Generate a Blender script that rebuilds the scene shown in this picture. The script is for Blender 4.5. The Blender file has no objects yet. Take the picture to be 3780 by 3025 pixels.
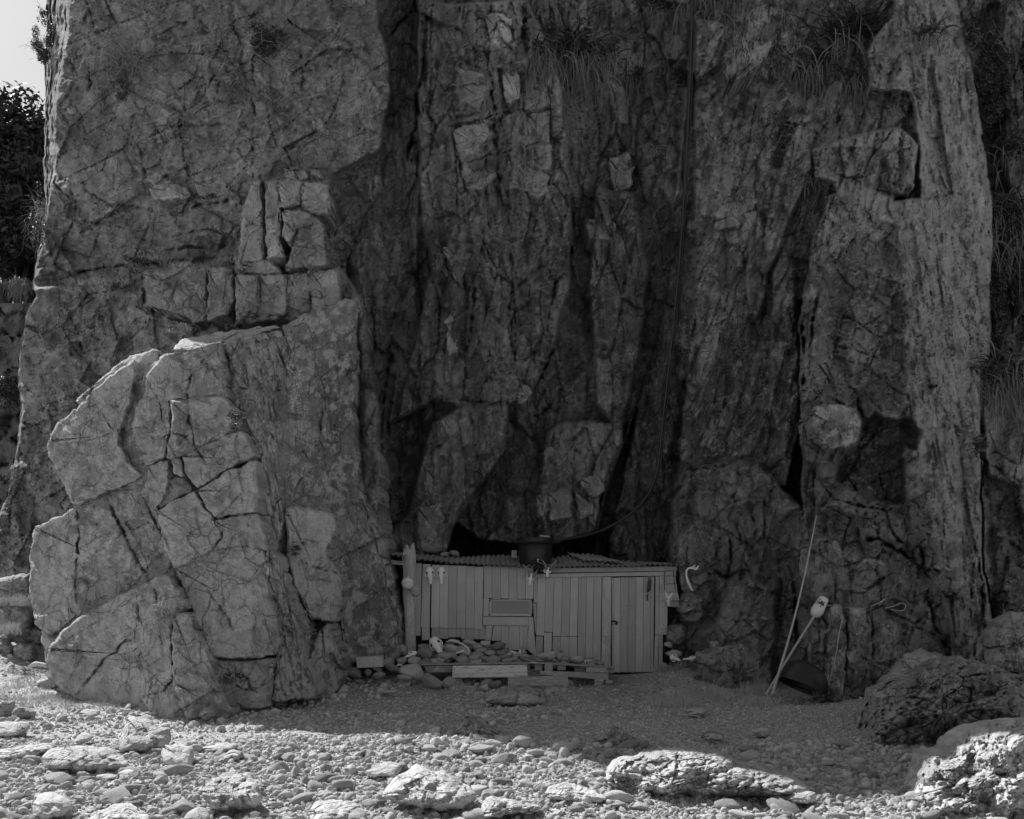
import bpy, bmesh, math, random
import numpy as np
from mathutils import Vector, Matrix

# ------------------------------------------------------------------ camera, world, sun, exposure
scene = bpy.context.scene
col = scene.collection
F = 4000.0; U0 = 1890.0; VH = 2150.0; CZ = 1.7      # focal length in photo pixels, centre column, horizon row, eye height
cam_d = bpy.data.cameras.new('camera'); cam = bpy.data.objects.new('camera', cam_d); col.objects.link(cam)
cam.location = (0, 0, CZ); cam.rotation_euler = (math.pi/2, 0, 0)
cam_d.sensor_fit = 'HORIZONTAL'; cam_d.sensor_width = 36; cam_d.lens = 36*F/3780
cam_d.shift_y = (VH-3025/2)/3780
cam_d.clip_start = 0.1; cam_d.clip_end = 2000
scene.camera = cam

SUN_EL = math.radians(44); SUN_A = math.radians(48)  # elevation; angle from -x towards +y (sun stands behind and left of the cliff)
sd = Vector((-math.cos(SUN_A)*math.cos(SUN_EL), math.sin(SUN_A)*math.cos(SUN_EL), math.sin(SUN_EL)))
sun_d = bpy.data.lights.new('sun', 'SUN'); sun = bpy.data.objects.new('sun', sun_d); col.objects.link(sun)
sun_d.energy = 5.0; sun_d.angle = math.radians(0.5); sun_d.color = (1, 1, 1)
sun.rotation_euler = sd.to_track_quat('Z', 'Y').to_euler()
world = bpy.data.worlds.new('World'); scene.world = world; world.use_nodes = True
wn = world.node_tree; wn.nodes.clear()
wo = wn.nodes.new('ShaderNodeOutputWorld'); bg = wn.nodes.new('ShaderNodeBackground')
sky = wn.nodes.new('ShaderNodeTexSky'); sky.sky_type = 'NISHITA'; sky.sun_disc = False
sky.sun_elevation = SUN_EL; sky.sun_rotation = math.atan2(sd.x, sd.y)
bw = wn.nodes.new('ShaderNodeRGBToBW')
wn.links.new(sky.outputs[0], bw.inputs[0]); wn.links.new(bw.outputs[0], bg.inputs[0])
bg.inputs[1].default_value = 0.09
wn.links.new(bg.outputs[0], wo.inputs[0])
vs = scene.view_settings
vs.view_transform = 'Standard'; vs.look = 'None'; vs.gamma = 1; vs.use_curve_mapping = False
vs.exposure = 0.38
scene.cycles.max_bounces = 6; scene.cycles.diffuse_bounces = 3
RNG = np.random.RandomState(7); random.seed(7)

# ------------------------------------------------------------------ helpers
def PX(u, v, Y):
    """world point seen at photo position (u, v) at distance Y in front of the camera"""
    return np.stack([(u-U0)/F*Y, Y+0*u, CZ-(v-VH)/F*Y], -1)
def pt(u, v, Y): return Vector(((u-U0)/F*Y, Y, CZ-(v-VH)/F*Y))
def gz(Y): return -0.03*(20-Y) if Y < 20 else 0.02*(Y-20)
def yg(v): return 2.3/((v-2150)/4000+.03)            # distance at which the beach is seen at row v

ROOT = {}
def empty(name, loc, rz=0):
    o = bpy.data.objects.new(name, None); col.objects.link(o); o.location = loc; o.rotation_euler = (0, 0, rz)
    o.empty_display_size = 0.1; ROOT[o.name] = Vector(loc); return o
def tag(o, label=None, cat=None, group=None, kind=None):
    if label: o['label'] = label
    if cat: o['category'] = cat
    if group: o['group'] = group
    if kind: o['kind'] = kind
    return o
def mesh_from(name, verts, faces, smooth=True, attrs=None, mats=()):
    verts = np.asarray(verts, dtype=np.float32).reshape(-1, 3)
    me = bpy.data.meshes.new(name)
    if isinstance(faces, np.ndarray):
        n, k = faces.shape
        me.vertices.add(len(verts)); me.vertices.foreach_set('co', verts.ravel())
        me.loops.add(n*k); me.loops.foreach_set('vertex_index', faces.astype(np.int32).ravel())
        me.polygons.add(n); me.polygons.foreach_set('loop_start', np.arange(0, n*k, k, dtype=np.int32))
    else:
        me.from_pydata([tuple(map(float, v)) for v in verts], [], faces)
    me.update(calc_edges=True); 
    if smooth: me.polygons.foreach_set('use_smooth', np.ones(len(me.polygons), dtype=bool))
    for k_, a in (attrs or {}).items():
        at = me.attributes.new(k_, 'FLOAT', 'POINT'); at.data.foreach_set('value', np.asarray(a, dtype=np.float32).ravel())
    for m in mats: me.materials.append(m)
    return me
def obj(name, verts, faces, mat, parent=None, smooth=True, attrs=None, local=False):
    """one mesh object; verts in world space, stored relative to the parent thing's base"""
    verts = np.asarray(verts, dtype=np.float64).reshape(-1, 3)
    off = Vector((0, 0, 0))
    if parent is not None: off = ROOT.get(parent.name, Vector((0, 0, 0)))
    base = off
    if parent is None and not local and len(verts):
        c = verts.mean(0); base = Vector((c[0], c[1], verts[:, 2].min()))
    if not local: verts = verts-np.array(base)
    me = mesh_from(name, verts, faces, smooth, attrs, (mat,))
    o = bpy.data.objects.new(name, me); col.objects.link(o)
    if parent is not None: o.parent = parent; ROOT[o.name] = off
    else:
        o.location = base if not local else (0, 0, 0); ROOT[o.name] = Vector(o.location)
    return o

# ------------------------------------------------------------------ noise in numpy
def _h(ix, iy, seed):
    n = (ix.astype(np.int64)*374761393+iy.astype(np.int64)*668265263+seed*1442695041) & 0xffffffff
    n = ((n ^ (n >> 13))*1274126177) & 0xffffffff
    n = ((n ^ (n >> 16))*2246822519) & 0xffffffff
    return ((n ^ (n >> 15)) & 0xffffff)/float(0xffffff)
def vn(x, y, seed=0):
    x, y = x+0*y, y+0*x
    xi = np.floor(x); yi = np.floor(y); fx = x-xi; fy = y-yi
    fx = fx*fx*fx*(fx*(fx*6-15)+10); fy = fy*fy*fy*(fy*(fy*6-15)+10)
    a = _h(xi, yi, seed); b = _h(xi+1, yi, seed); c = _h(xi, yi+1, seed); d = _h(xi+1, yi+1, seed)
    return (a+(b-a)*fx)*(1-fy)+(c+(d-c)*fx)*fy-0.5
def fbm(x, y, seed=0, oct=4, gain=.5):
    s = 0*x; a = 1.0
    for i in range(oct):
        s = s+a*vn(x, y, seed+17*i); x, y = x*2.03+11.3, y*2.03+5.7; a *= gain
    return s*1.4
def vor(u, v, su, sv, seed, ang=0.0, jit=.85, off=True):
    """fractured plates: F2-F1 edge distance (px-ish), per-plate randoms and the plate-local offset; cell size su x sv px, ang in degrees"""
    ca, sa = math.cos(math.radians(ang)), math.sin(math.radians(ang))
    x = (u*ca+v*sa)/su; y = (-u*sa+v*ca)/sv
    if off:                                          # brick-like offset rows make joints less regular
        x = x+0.5*(np.floor(y) % 2)*0+0.0
    xi = np.floor(x); yi = np.floor(y)
    d1 = np.full(x.shape, 9.); d2 = np.full(x.shape, 9.); r = [np.zeros(x.shape) for _ in range(4)]
    dx1 = np.zeros(x.shape); dy1 = np.zeros(x.shape)
    for i in (-1, 0, 1):
        for j in (-1, 0, 1):
            cx = xi+i; cy = yi+j
            px = cx+.5+jit*(_h(cx, cy, seed)-.5); py = cy+.5+jit*(_h(cx, cy, seed+1)-.5)
            dx = x-px; dy = y-py
            d = np.abs(dx)**1.6+np.abs(dy)**1.6; d = d**(1/1.6)
            m = d < d1
            d2 = np.where(m, d1, np.minimum(d2, d)); d1 = np.where(m, d, d1)
            for k in range(4): r[k] = np.where(m, _h(cx, cy, seed+5+k), r[k])
            dx1 = np.where(m, dx, dx1); dy1 = np.where(m, dy, dy1)
    return (d2-d1)*min(su, sv), r, dx1, dy1
def plates(u, v, su, sv, seed, ang, amp, tilt, gw, gd, thr=0.0):
    e, r, dx, dy = vor(u, v, su, sv, seed, ang)
    big = (r[3] > thr)
    d = amp*(r[0]-.5)*2+tilt*((r[1]-.5)*dx+(r[2]-.5)*dy)*2+gd*np.exp(-(e/gw)**1.5)*(0.3+r[3])
    return d*big, r[3]*0+(r[0]+r[2])-1.0
def facets(u, v, su, sv, seed, ang, amp, tilt, mode):
    """broken planes meeting in crisp edges: mode 'min' bulges blocks towards the viewer with V joints, 'max' leaves chipped arrises"""
    ca, sa = math.cos(math.radians(ang)), math.sin(math.radians(ang)); x = (u*ca+v*sa)/su; y = (-u*sa+v*ca)/sv; xi = np.floor(x); yi = np.floor(y)
    K = .42*(amp+tilt); out = None
    for i in (-1, 0, 1):
        for j in (-1, 0, 1):
            cx = xi+i; cy = yi+j; dx = x-(cx+.5+.8*(_h(cx, cy, seed)-.5)); dy = y-(cy+.5+.8*(_h(cx, cy, seed+1)-.5))
            h = amp*(_h(cx, cy, seed+2)-.5)*2+tilt*((_h(cx, cy, seed+3)-.5)*dx+(_h(cx, cy, seed+4)-.5)*dy)*2; q = K*(dx*dx+dy*dy)
            if mode == 'min': h = h+q; out = h if out is None else np.minimum(out, h)
            else: h = h-q; out = h if out is None else np.maximum(out, h)
    return out
def sdist(u, v, poly):
    """signed distance in px to a polygon, positive inside"""
    p = np.asarray(poly, float); d = np.full(u.shape, 1e18); ins = np.zeros(u.shape, bool)
    for i in range(len(p)):
        a = p[i]; b = p[(i+1) % len(p)]; e = b-a
        wx = u-a[0]; wy = v-a[1]; t = np.clip((wx*e[0]+wy*e[1])/(e@e+1e-9), 0, 1)
        d = np.minimum(d, (wx-t*e[0])**2+(wy-t*e[1])**2)
        c = ((a[1] <= v) & (b[1] > v)) | ((b[1] <= v) & (a[1] > v))
        if e[1] != 0: ins ^= c & (u < a[0]+(v-a[1])/e[1]*e[0])
    return np.sqrt(d)*np.where(ins, 1, -1)
def bbox(u, v, pts, m):
    p = np.asarray(pts, float)
    return np.nonzero((u > p[:, 0].min()-m) & (u < p[:, 0].max()+m) & (v > p[:, 1].min()-m) & (v < p[:, 1].max()+m))
def mask(u, v, poly, soft):
    out = np.zeros(u.shape); ix = bbox(u, v, poly, soft)
    if len(ix[0]):
        t = np.clip(sdist(u[ix], v[ix], poly)/soft*.5+.5, 0, 1); out[ix] = t*t*(3-2*t)
    return out
def carve(D, u, v, line, w, depth, step=.38):
    """a hand-placed crack: a ragged V groove along a polyline, with one lip standing proud of the other"""
    m = 45; ix = bbox(u, v, line, m)
    if not len(ix[0]): return
    uu = u[ix]; vv = v[ix]; d = np.full(uu.shape, 1e18); p = np.asarray(line, float); tt = np.zeros(uu.shape); sg = np.zeros(uu.shape)
    for i in range(len(p)-1):
        a = p[i]; e = p[i+1]-a; wx = uu-a[0]; wy = vv-a[1]; t = np.clip((wx*e[0]+wy*e[1])/(e@e+1e-9), 0, 1)
        q = (wx-t*e[0])**2+(wy-t*e[1])**2; c = q < d; tt = np.where(c, (i+t)/(len(p)-1), tt); sg = np.where(c, np.sign(wx*e[1]-wy*e[0]), sg); d = np.minimum(d, q)
    d = np.sqrt(d); rag = np.clip(.55+1.5*vn(uu/19, vv/19, 93)+.8*vn(uu/60, vv/60, 94), 0, 1.4); env = np.sin(np.clip(tt, .04, .96)*math.pi)**.6
    ww = w*.48*(.25+.75*env)*(.4+.6*rag)+1.5
    D[ix] += 1.0*depth*rag*np.exp(-(d/ww)**2)*env+step*depth*env*sg*np.exp(-d/14)*(.4+.6*rag)*(1 if (int(p[0][0])+int(p[0][1])) % 2 else -1)*.5
def grid_faces(nr, nc):
    i = np.arange(nr-1)[:, None]*nc+np.arange(nc-1)[None, :]
    return np.stack([i, i+nc, i+nc+1, i+1], -1).reshape(-1, 4)

# ------------------------------------------------------------------ materials (black and white picture: neutral greys)
def mat_new(name):
    m = bpy.data.materials.new(name); m.use_nodes = True; nt = m.node_tree
    b = nt.nodes['Principled BSDF']; return m, nt, b
class N:
    """small node-graph writer"""
    def __init__(s, nt): s.nt = nt
    def n(s, t, **kw):
        x = s.nt.nodes.new(t)
        for k, v in kw.items(): setattr(x, k, v)
        return x
    def put(s, sock, v):
        if hasattr(v, 'is_linked') or isinstance(v, bpy.types.NodeSocket): s.nt.links.new(v, sock)
        else: sock.default_value = v
    def math(s, op, a, b=0.0, c=0.0, clamp=False):
        x = s.n('ShaderNodeMath', operation=op); x.use_clamp = clamp
        s.put(x.inputs[0], a); s.put(x.inputs[1], b)
        if op in ('MULTIPLY_ADD',): s.put(x.inputs[2], c)
        return x.outputs[0]
    def ramp(s, a, lo, hi, o0=0., o1=1.):
        x = s.n('ShaderNodeMapRange'); x.interpolation_type = 'SMOOTHSTEP'
        s.put(x.inputs[0], a); x.inputs[1].default_value = lo; x.inputs[2].default_value = hi
        x.inputs[3].default_value = o0; x.inputs[4].default_value = o1; return x.outputs[0]
    def noise(s, vec, scale, detail=4, rough=.55, dist=0.):
        x = s.n('ShaderNodeTexNoise'); s.put(x.inputs['Vector'], vec); x.inputs['Scale'].default_value = scale
        x.inputs['Detail'].default_value = detail; x.inputs['Roughness'].default_value = rough; x.inputs['Distortion'].default_value = dist
        return x.outputs['Fac']
    def voro(s, vec, scale, feat='F1'):
        x = s.n('ShaderNodeTexVoronoi', feature=feat); s.put(x.inputs['Vector'], vec); x.inputs['Scale'].default_value = scale
        return x.outputs['Distance']
    def mapping(s, vec, sc, rot=(0, 0, 0)):
        x = s.n('ShaderNodeMapping'); s.put(x.inputs['Vector'], vec); x.inputs['Scale'].default_value = sc
        x.inputs['Rotation'].default_value = rot; return x.outputs[0]
    def warp(s, vec, scale, amt):
        nz = s.n('ShaderNodeTexNoise'); s.put(nz.inputs['Vector'], vec); nz.inputs['Scale'].default_value = scale; nz.inputs['Detail'].default_value = 3
        a = s.n('ShaderNodeVectorMath', operation='SUBTRACT'); s.put(a.inputs[0], nz.outputs['Color']); a.inputs[1].default_value = (.5, .5, .5)
        b = s.n('ShaderNodeVectorMath', operation='SCALE'); s.put(b.inputs[0], a.outputs[0]); b.inputs['Scale'].default_value = amt
        c = s.n('ShaderNodeVectorMath', operation='ADD'); s.put(c.inputs[0], vec); s.put(c.inputs[1], b.outputs[0]); return c.outputs[0]
    def attr(s, name):
        x = s.n('ShaderNodeAttribute'); x.attribute_name = name; return x.outputs['Fac']

def rock_material(name, base, lich=0.3, vein=.3, bump=1.0, rnd=0.0, scale=1.0, attrs=False, lichcol=.62, pits=0.):
    """attrs=True: per-vertex albedo comes from the mesh; otherwise from noise in the stone's own space"""
    m, nt, b = mat_new(name); g = N(nt)
    tc = g.n('ShaderNodeTexCoord'); vec = tc.outputs['Object']
    if rnd:
        oi = g.n('ShaderNodeObjectInfo')
        sh = g.n('ShaderNodeVectorMath', operation='SCALE'); sh.inputs[0].default_value = (13, 29, 41); g.put(sh.inputs['Scale'], oi.outputs['Random'])
        ad = g.n('ShaderNodeVectorMath', operation='ADD'); g.put(ad.inputs[0], vec); g.put(ad.inputs[1], sh.outputs[0]); vec = ad.outputs[0]
    n2 = g.noise(vec, 5.5*scale, 6, .68); n3 = g.noise(vec, 42*scale, 2, .6); n4 = g.noise(g.mapping(vec, (1.5, 1.5, .8)), 13*scale, 4, .65) if attrs else n3
    k = g.math('MULTIPLY_ADD', n2, .9, .55)
    k = g.math('MULTIPLY', k, g.math('MULTIPLY_ADD', n3, .5, .75))
    v = g.math('MULTIPLY', k, base)
    h = g.math('ADD', g.math('MULTIPLY', n2, .13/scale), g.math('MULTIPLY', n3, .016/scale))
    if attrs:
        h = g.math('ADD', h, g.math('MULTIPLY', n4, .05/scale))
        e1 = g.voro(g.mapping(g.warp(vec, 2.4, .22), (1.5, 1.5, .8), (.1, .25, .35)), 2.1, 'DISTANCE_TO_EDGE')       # hairline joints and pale quartz threads share one fracture net
        sel = g.ramp(g.noise(vec, 1.1, 2), .44, .56)
        h = g.math('SUBTRACT', h, g.math('MULTIPLY', g.math('MULTIPLY', g.ramp(e1, 0, .05, 1, 0), g.math('SUBTRACT', 1.0, sel)), .05))
        vth = g.math('MULTIPLY', g.math('MULTIPLY', g.ramp(e1, 0, .014, 1, 0), sel), .5)
    if attrs:
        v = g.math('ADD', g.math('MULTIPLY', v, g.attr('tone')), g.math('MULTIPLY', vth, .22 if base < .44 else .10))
        mx = g.n('ShaderNodeMix'); mx.data_type = 'FLOAT'; g.put(mx.inputs[0], g.attr('lich')); g.put(mx.inputs[2], v)
        g.put(mx.inputs[3], g.math('MULTIPLY', g.math('MULTIPLY_ADD', n3, .8, .6), lichcol)); v = mx.outputs[0]
    else:
        if rnd: v = g.math('MULTIPLY', v, g.math('MULTIPLY_ADD', oi.outputs['Random'], rnd, 1-rnd*.5))
        nl = g.noise(vec, 1.7*scale, 5, .7)
        v = g.math('MULTIPLY', v, g.math('MULTIPLY_ADD', nl, 1.0, .5))
        if lich:
            lm = g.math('MULTIPLY', g.ramp(g.math('ADD', nl, g.math('MULTIPLY', n2, .5)), .86-.2*lich, .89-.2*lich), .8)
            mx = g.n('ShaderNodeMix'); mx.data_type = 'FLOAT'; g.put(mx.inputs[0], lm); g.put(mx.inputs[2], v); g.put(mx.inputs[3], g.math('MULTIPLY', g.math('MULTIPLY_ADD', n3, .8, .6), lichcol)); v = mx.outputs[0]
        if vein:
            vd = g.voro(g.warp(vec, 2.2*scale, .5/scale), .9*scale, 'DISTANCE_TO_EDGE')
            v = g.math('ADD', v, g.math('MULTIPLY', g.math('MULTIPLY', g.ramp(vd, 0, .016, 1, 0), g.ramp(nl, .46, .56)), vein*.3))
            vd2 = g.voro(g.warp(vec, 4*scale, .3/scale), 1.5*scale, 'DISTANCE_TO_EDGE'); cm = g.math('MULTIPLY', g.ramp(vd2, 0, .022, 1, 0), g.ramp(nl, .4, .5, 1, 0))
            h = g.math('SUBTRACT', h, g.math('MULTIPLY', cm, .05/scale))
        if pits:
            pv = g.voro(g.mapping(g.warp(vec, 3*scale, .3/scale), (1, 1, 2.4), (.35, .2, 0)), 5*scale); h = g.math('ADD', h, g.math('MULTIPLY', g.ramp(pv, .0, .55), .10*pits/scale))
    cc = g.n('ShaderNodeCombineColor')
    for i in range(3): g.put(cc.inputs[i], g.math('MINIMUM', v, .8))
    g.put(b.inputs['Base Color'], cc.outputs[0]); b.inputs['Roughness'].default_value = .9
    b.inputs['Specular IOR Level'].default_value = .2
    bp = g.n('ShaderNodeBump'); bp.inputs['Strength'].default_value = 1; bp.inputs['Distance'].default_value = bump
    g.put(bp.inputs['Height'], h); g.put(b.inputs['Normal'], bp.outputs[0])
    return m
def plain(name, val, rough=.8, var=.3, scale=8, bump=.004, rnd=0., aniso=None, spec=.3, metal=0.):
    m, nt, b = mat_new(name); g = N(nt); tc = g.n('ShaderNodeTexCoord'); vec = tc.outputs['Object']
    oi = g.n('ShaderNodeObjectInfo')
    if aniso: vec = g.mapping(vec, aniso)
    sh = g.n('ShaderNodeVectorMath', operation='SCALE'); sh.inputs[0].default_value = (13, 29, 41); g.put(sh.inputs['Scale'], oi.outputs['Random'])
    ad = g.n('ShaderNodeVectorMath', operation='ADD'); g.put(ad.inputs[0], vec); g.put(ad.inputs[1], sh.outputs[0]); vec = ad.outputs[0]
    n1 = g.noise(vec, scale, 6, .6); n2 = g.noise(vec, scale*6, 3, .6)
    k = g.math('MULTIPLY_ADD', n1, var*2, 1-var); k = g.math('MULTIPLY', k, g.math('MULTIPLY_ADD', n2, var, 1-var*.5))
    if rnd: k = g.math('MULTIPLY', k, g.math('MULTIPLY_ADD', oi.outputs['Random'], rnd, 1-rnd*.5))
    v = g.math('MULTIPLY', k, val); cc = g.n('ShaderNodeCombineColor')
    for i in range(3): g.put(cc.inputs[i], v)
    g.put(b.inputs['Base Color'], cc.outputs[0]); b.inputs['Roughness'].default_value = rough; b.inputs['Metallic'].default_value = metal
    b.inputs['Specular IOR Level'].default_value = spec
    bp = g.n('ShaderNodeBump'); bp.inputs['Distance'].default_value = bump; g.put(bp.inputs['Height'], g.math('ADD', n1, g.math('MULTIPLY', n2, .4)))
    g.put(b.inputs['Normal'], bp.outputs[0]); return m
def painted_wood(name, val, wear=.3, rawv=.5, horiz=False):
    m, nt, b = mat_new(name); g = N(nt); tc = g.n('ShaderNodeTexCoord'); vec = tc.outputs['Object']; oi = g.n('ShaderNodeObjectInfo')
    sh = g.n('ShaderNodeVectorMath', operation='SCALE'); sh.inputs[0].default_value = (13, 29, 41); g.put(sh.inputs['Scale'], oi.outputs['Random'])
    ad = g.n('ShaderNodeVectorMath', operation='ADD'); g.put(ad.inputs[0], vec); g.put(ad.inputs[1], sh.outputs[0]); vec = ad.outputs[0]
    gr = g.noise(g.mapping(vec, (1.6, 40, 55) if horiz else (40, 40, 1.6)), 1, 4, .6); n1 = g.noise(vec, 3.5, 5, .6); n2 = g.noise(g.mapping(vec, (3, 18, 18) if horiz else (18, 18, 3)), 1.5, 6, .75)
    v = g.math('MULTIPLY', g.math('MULTIPLY_ADD', n1, .4, .8), val)
    v = g.math('MULTIPLY', v, g.math('MULTIPLY_ADD', gr, .42, .79)); v = g.math('MULTIPLY', v, g.math('MULTIPLY_ADD', oi.outputs['Random'], .3, .83))
    sp = g.voro(g.mapping(vec, (1, 1, .6)), 11); dots = g.ramp(sp, .02, .07, 1, 0)
    v = g.math('MULTIPLY', v, g.math('SUBTRACT', 1, g.math('MULTIPLY', dots, .55)))
    wm = g.ramp(n2, .72-wear*.3, .75-wear*.3)
    mx = g.n('ShaderNodeMix'); mx.data_type = 'FLOAT'; g.put(mx.inputs[0], g.math('MULTIPLY', wm, min(1, wear*1.8))); g.put(mx.inputs[2], v)
    g.put(mx.inputs[3], g.math('MULTIPLY', g.math('MULTIPLY_ADD', gr, .8, .6), rawv))
    cc = g.n('ShaderNodeCombineColor')
    for i in range(3): g.put(cc.inputs[i], mx.outputs[0])
    g.put(b.inputs['Base Color'], cc.outputs[0]); b.inputs['Roughness'].default_value = .75; b.inputs['Specular IOR Level'].default_value = .3
    bp = g.n('ShaderNodeBump'); bp.inputs['Distance'].default_value = .004; g.put(bp.inputs['Height'], g.math('ADD', gr, g.math('MULTIPLY', wm, -.4)))
    g.put(b.inputs['Normal'], bp.outputs[0]); return m

M = {}
M['cliff'] = rock_material('cliff_rock', .42, attrs=True, bump=1.6)
M['slab'] = rock_material('slab_rock', .45, attrs=True, bump=.9)
M['boulder'] = rock_material('beach_boulder_rock', .56, lich=.1, vein=.4, bump=.7, rnd=.2, scale=1.6)
M['rough'] = rock_material('pitted_boulder_rock', .6, lich=.1, vein=.2, bump=1.0, rnd=.2, scale=1.5, pits=1)
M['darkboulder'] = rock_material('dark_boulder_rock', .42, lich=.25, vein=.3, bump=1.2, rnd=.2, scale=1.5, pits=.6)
M['lichenboulder'] = rock_material('lichen_boulder_rock', .36, lich=1.0, vein=.2, bump=1.0, rnd=.1, scale=1.8)
M['stone'] = rock_material('stone_rock', .46, lich=0, vein=.3, bump=.5, rnd=.7, scale=4)
M['palestone'] = rock_material('pale_stone_rock', .62, lich=0, vein=.2, bump=.5, rnd=.3, scale=4)
M['pebble'] = rock_material('pebble_rock', .76, lich=0, vein=0, bump=.5, rnd=.9, scale=4)
M['paint'] = painted_wood('grey_painted_boards', .53, wear=.2, rawv=.4)
M['paintworn'] = painted_wood('worn_painted_boards', .52, wear=.75, rawv=.60)
M['door'] = painted_wood('door_paint', .50, wear=.2, rawv=.5)
M['palletwood'] = painted_wood('weathered_pallet_wood', .36, wear=.6, rawv=.55, horiz=True)
M['boardworn'] = painted_wood('flaking_painted_board', .34, wear=1.0, rawv=.75, horiz=True)
M['log'] = painted_wood('weathered_post_wood', .5, wear=.7, rawv=.62)
M['bone'] = plain('bleached_bone', .92, .6, .06, 12, .004)
M['horn'] = plain('grey_horn', .26, .6, .3, 20, .004)
M['black'] = plain('black_plastic', .022, .45, .25, 3, .002, spec=.5)
M['hose'] = plain('worn_black_hose', .028, .4, .3, 6, .001, spec=.5)
M['blackmat'] = plain('black_rubber', .02, .6, .3, 6, .001)
M['tin'] = plain('rusted_corrugated_iron', .42, .7, .45, 5, .004, rnd=.4, spec=.4)
M['darkgap'] = plain('dark_gap_shade', .02, .9, .2, 5, .001)  # near-black colour stands in for shade in board gaps, sockets and holes
M['glass'] = plain('window_glass', .26, .07, .1, 2, .0005, spec=.8)
M['putty'] = plain('pale_putty', .6, .7, .3, 30, .001)
M['buoy'] = plain('pale_buoy_plastic', .78, .5, .15, 10, .001)
M['buoydark'] = plain('dark_buoy_plastic', .45, .5, .2, 10, .001)
M['rope'] = plain('pale_rope', .42, .9, .3, 60, .002)
M['bamboo'] = plain('bleached_bamboo', .46, .55, .25, 14, .001)
M['float'] = plain('white_float_plastic', .75, .45, .1, 10, .002)
M['leaf'] = plain('dark_green_leaves', .055, .45, .4, 4, .001, spec=.4)
M['flaxgreen'] = plain('flax_leaves', .05, .5, .5, 3, .001, spec=.35)
M['flaxdry'] = plain('dry_flax_leaves', .20, .7, .5, 6, .001)
M['grass'] = plain('short_grass', .55, .7, .5, 5, .001)
M['twig'] = plain('grey_twigs', .36, .8, .4, 8, .001)
M['bark'] = plain('grey_bark', .12, .85, .5, 8, .01)
# ------------------------------------------------------------------ beach: one sheet to the horizon
def ground_z(x, y):
    z = np.where(y < 20, -0.03*(20-y), 0.02*(y-20))
    z = z+.07*fbm(x/2.1, y/2.1, 5, 3)+.035*fbm(x/.6, y/.6, 6, 3)
    z = z+.22*np.exp(-(((x-3.6)/1.2)**2+((y-19.3)/.7)**2))           # grassy rise beside the door
    z = z+np.clip((-x-6.5)/3, 0, 1)*np.clip((y-16.8)/3, 0, 1)*.55    # bank on the left
    near = np.clip((y-60)/60, 0, 1)
    return z*(1-near)+near*0.8
def build_ground():
    ys = np.concatenate([np.linspace(-150, 0, 12), np.linspace(1, 8, 12), np.arange(8.2, 22, .06), np.linspace(22.2, 40, 30), np.linspace(45, 400, 14)])
    xs = np.concatenate([np.linspace(-300, -16, 14), np.arange(-15, 15, .07), np.linspace(16, 300, 14)])
    X, Y = np.meshgrid(xs, ys); Z = ground_z(X, Y)
    m, nt, b = mat_new('beach_gravel'); g = N(nt); tc = g.n('ShaderNodeTexCoord'); vec = tc.outputs['Object']
    n1 = g.noise(vec, .8, 5, .6); n2 = g.noise(vec, 9, 5, .7)
    vr = g.n('ShaderNodeTexVoronoi'); g.put(vr.inputs['Vector'], vec); vr.inputs['Scale'].default_value = 34
    vr2 = g.n('ShaderNodeTexVoronoi'); g.put(vr2.inputs['Vector'], vec); vr2.inputs['Scale'].default_value = 90
    sep = g.n('ShaderNodeSeparateColor'); g.put(sep.inputs[0], vr.outputs['Color'])
    sep2 = g.n('ShaderNodeSeparateColor'); g.put(sep2.inputs[0], vr2.outputs['Color'])
    v = g.math('MULTIPLY', g.math('MULTIPLY_ADD', sep.outputs[0], .8, .5), g.math('MULTIPLY_ADD', sep2.outputs[0], .7, .6))
    v = g.math('MULTIPLY', v, g.math('MULTIPLY_ADD', n1, .5, .7)); v = g.math('MULTIPLY', v, g.math('MULTIPLY_ADD', n2, .6, .65))
    v = g.math('MULTIPLY', v, .50)
    chip = g.ramp(sep2.outputs[1], .968, .985); v = g.math('ADD', v, g.math('MULTIPLY', chip, .32))
    cc = g.n('ShaderNodeCombineColor')
    for i in range(3): g.put(cc.inputs[i], v)
    g.put(b.inputs['Base Color'], cc.outputs[0]); b.inputs['Roughness'].default_value = .9
    h = g.math('ADD', g.math('MULTIPLY', vr.outputs['Distance'], -.014), g.math('MULTIPLY', vr2.outputs['Distance'], -.006)); h = g.math('ADD', h, g.math('MULTIPLY', n2, .012))
    bp = g.n('ShaderNodeBump'); bp.inputs['Distance'].default_value = 1; g.put(bp.inputs['Height'], h); g.put(b.inputs['Normal'], bp.outputs[0])
    o = obj('ground', np.stack([X, Y, Z], -1).reshape(-1, 3), grid_faces(len(ys), len(xs))[:, ::-1], m, local=True)
    tag(o, kind='structure', label='shingle beach of grey gravel in front of the cliff')
build_ground()
def gh(x, y): return float(ground_z(np.array([float(x)]), np.array([float(y)]))[0])

# ------------------------------------------------------------------ the cliff: one relief in world metres with hand placed masses, ledges, cracks
LEFT = [(-1900, 300), (-900, 300), (-450, 275), (-200, 265), (0, 257), (130, 255), (200, 241), (330, 216), (480, 205), (560, 212), (640, 205), (700, 192), (880, 164), (990, 138), (1060, 124), (1090, 142), (1150, 106), (1260, 86), (1370, 72), (1520, 86), (1600, 78), (1700, 60), (1850, 25), (1900, 5), (2000, -12), (2700, -20)]
SIDE = [(-1900, 200), (-900, 200), (-450, 180), (-200, 175), (0, 170), (150, 172), (230, 165), (450, 166), (620, 160), (740, 165), (820, 160), (950, 135), (1060, 118), (1090, 132), (1150, 98), (1260, 76), (1370, 62), (1520, 76), (1600, 68), (1700, 50), (1850, 15), (1900, -10), (2700, -40)]
def lerp(tab, v): a = np.array(tab, float); return np.interp(v, a[:, 0], a[:, 1])

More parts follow.
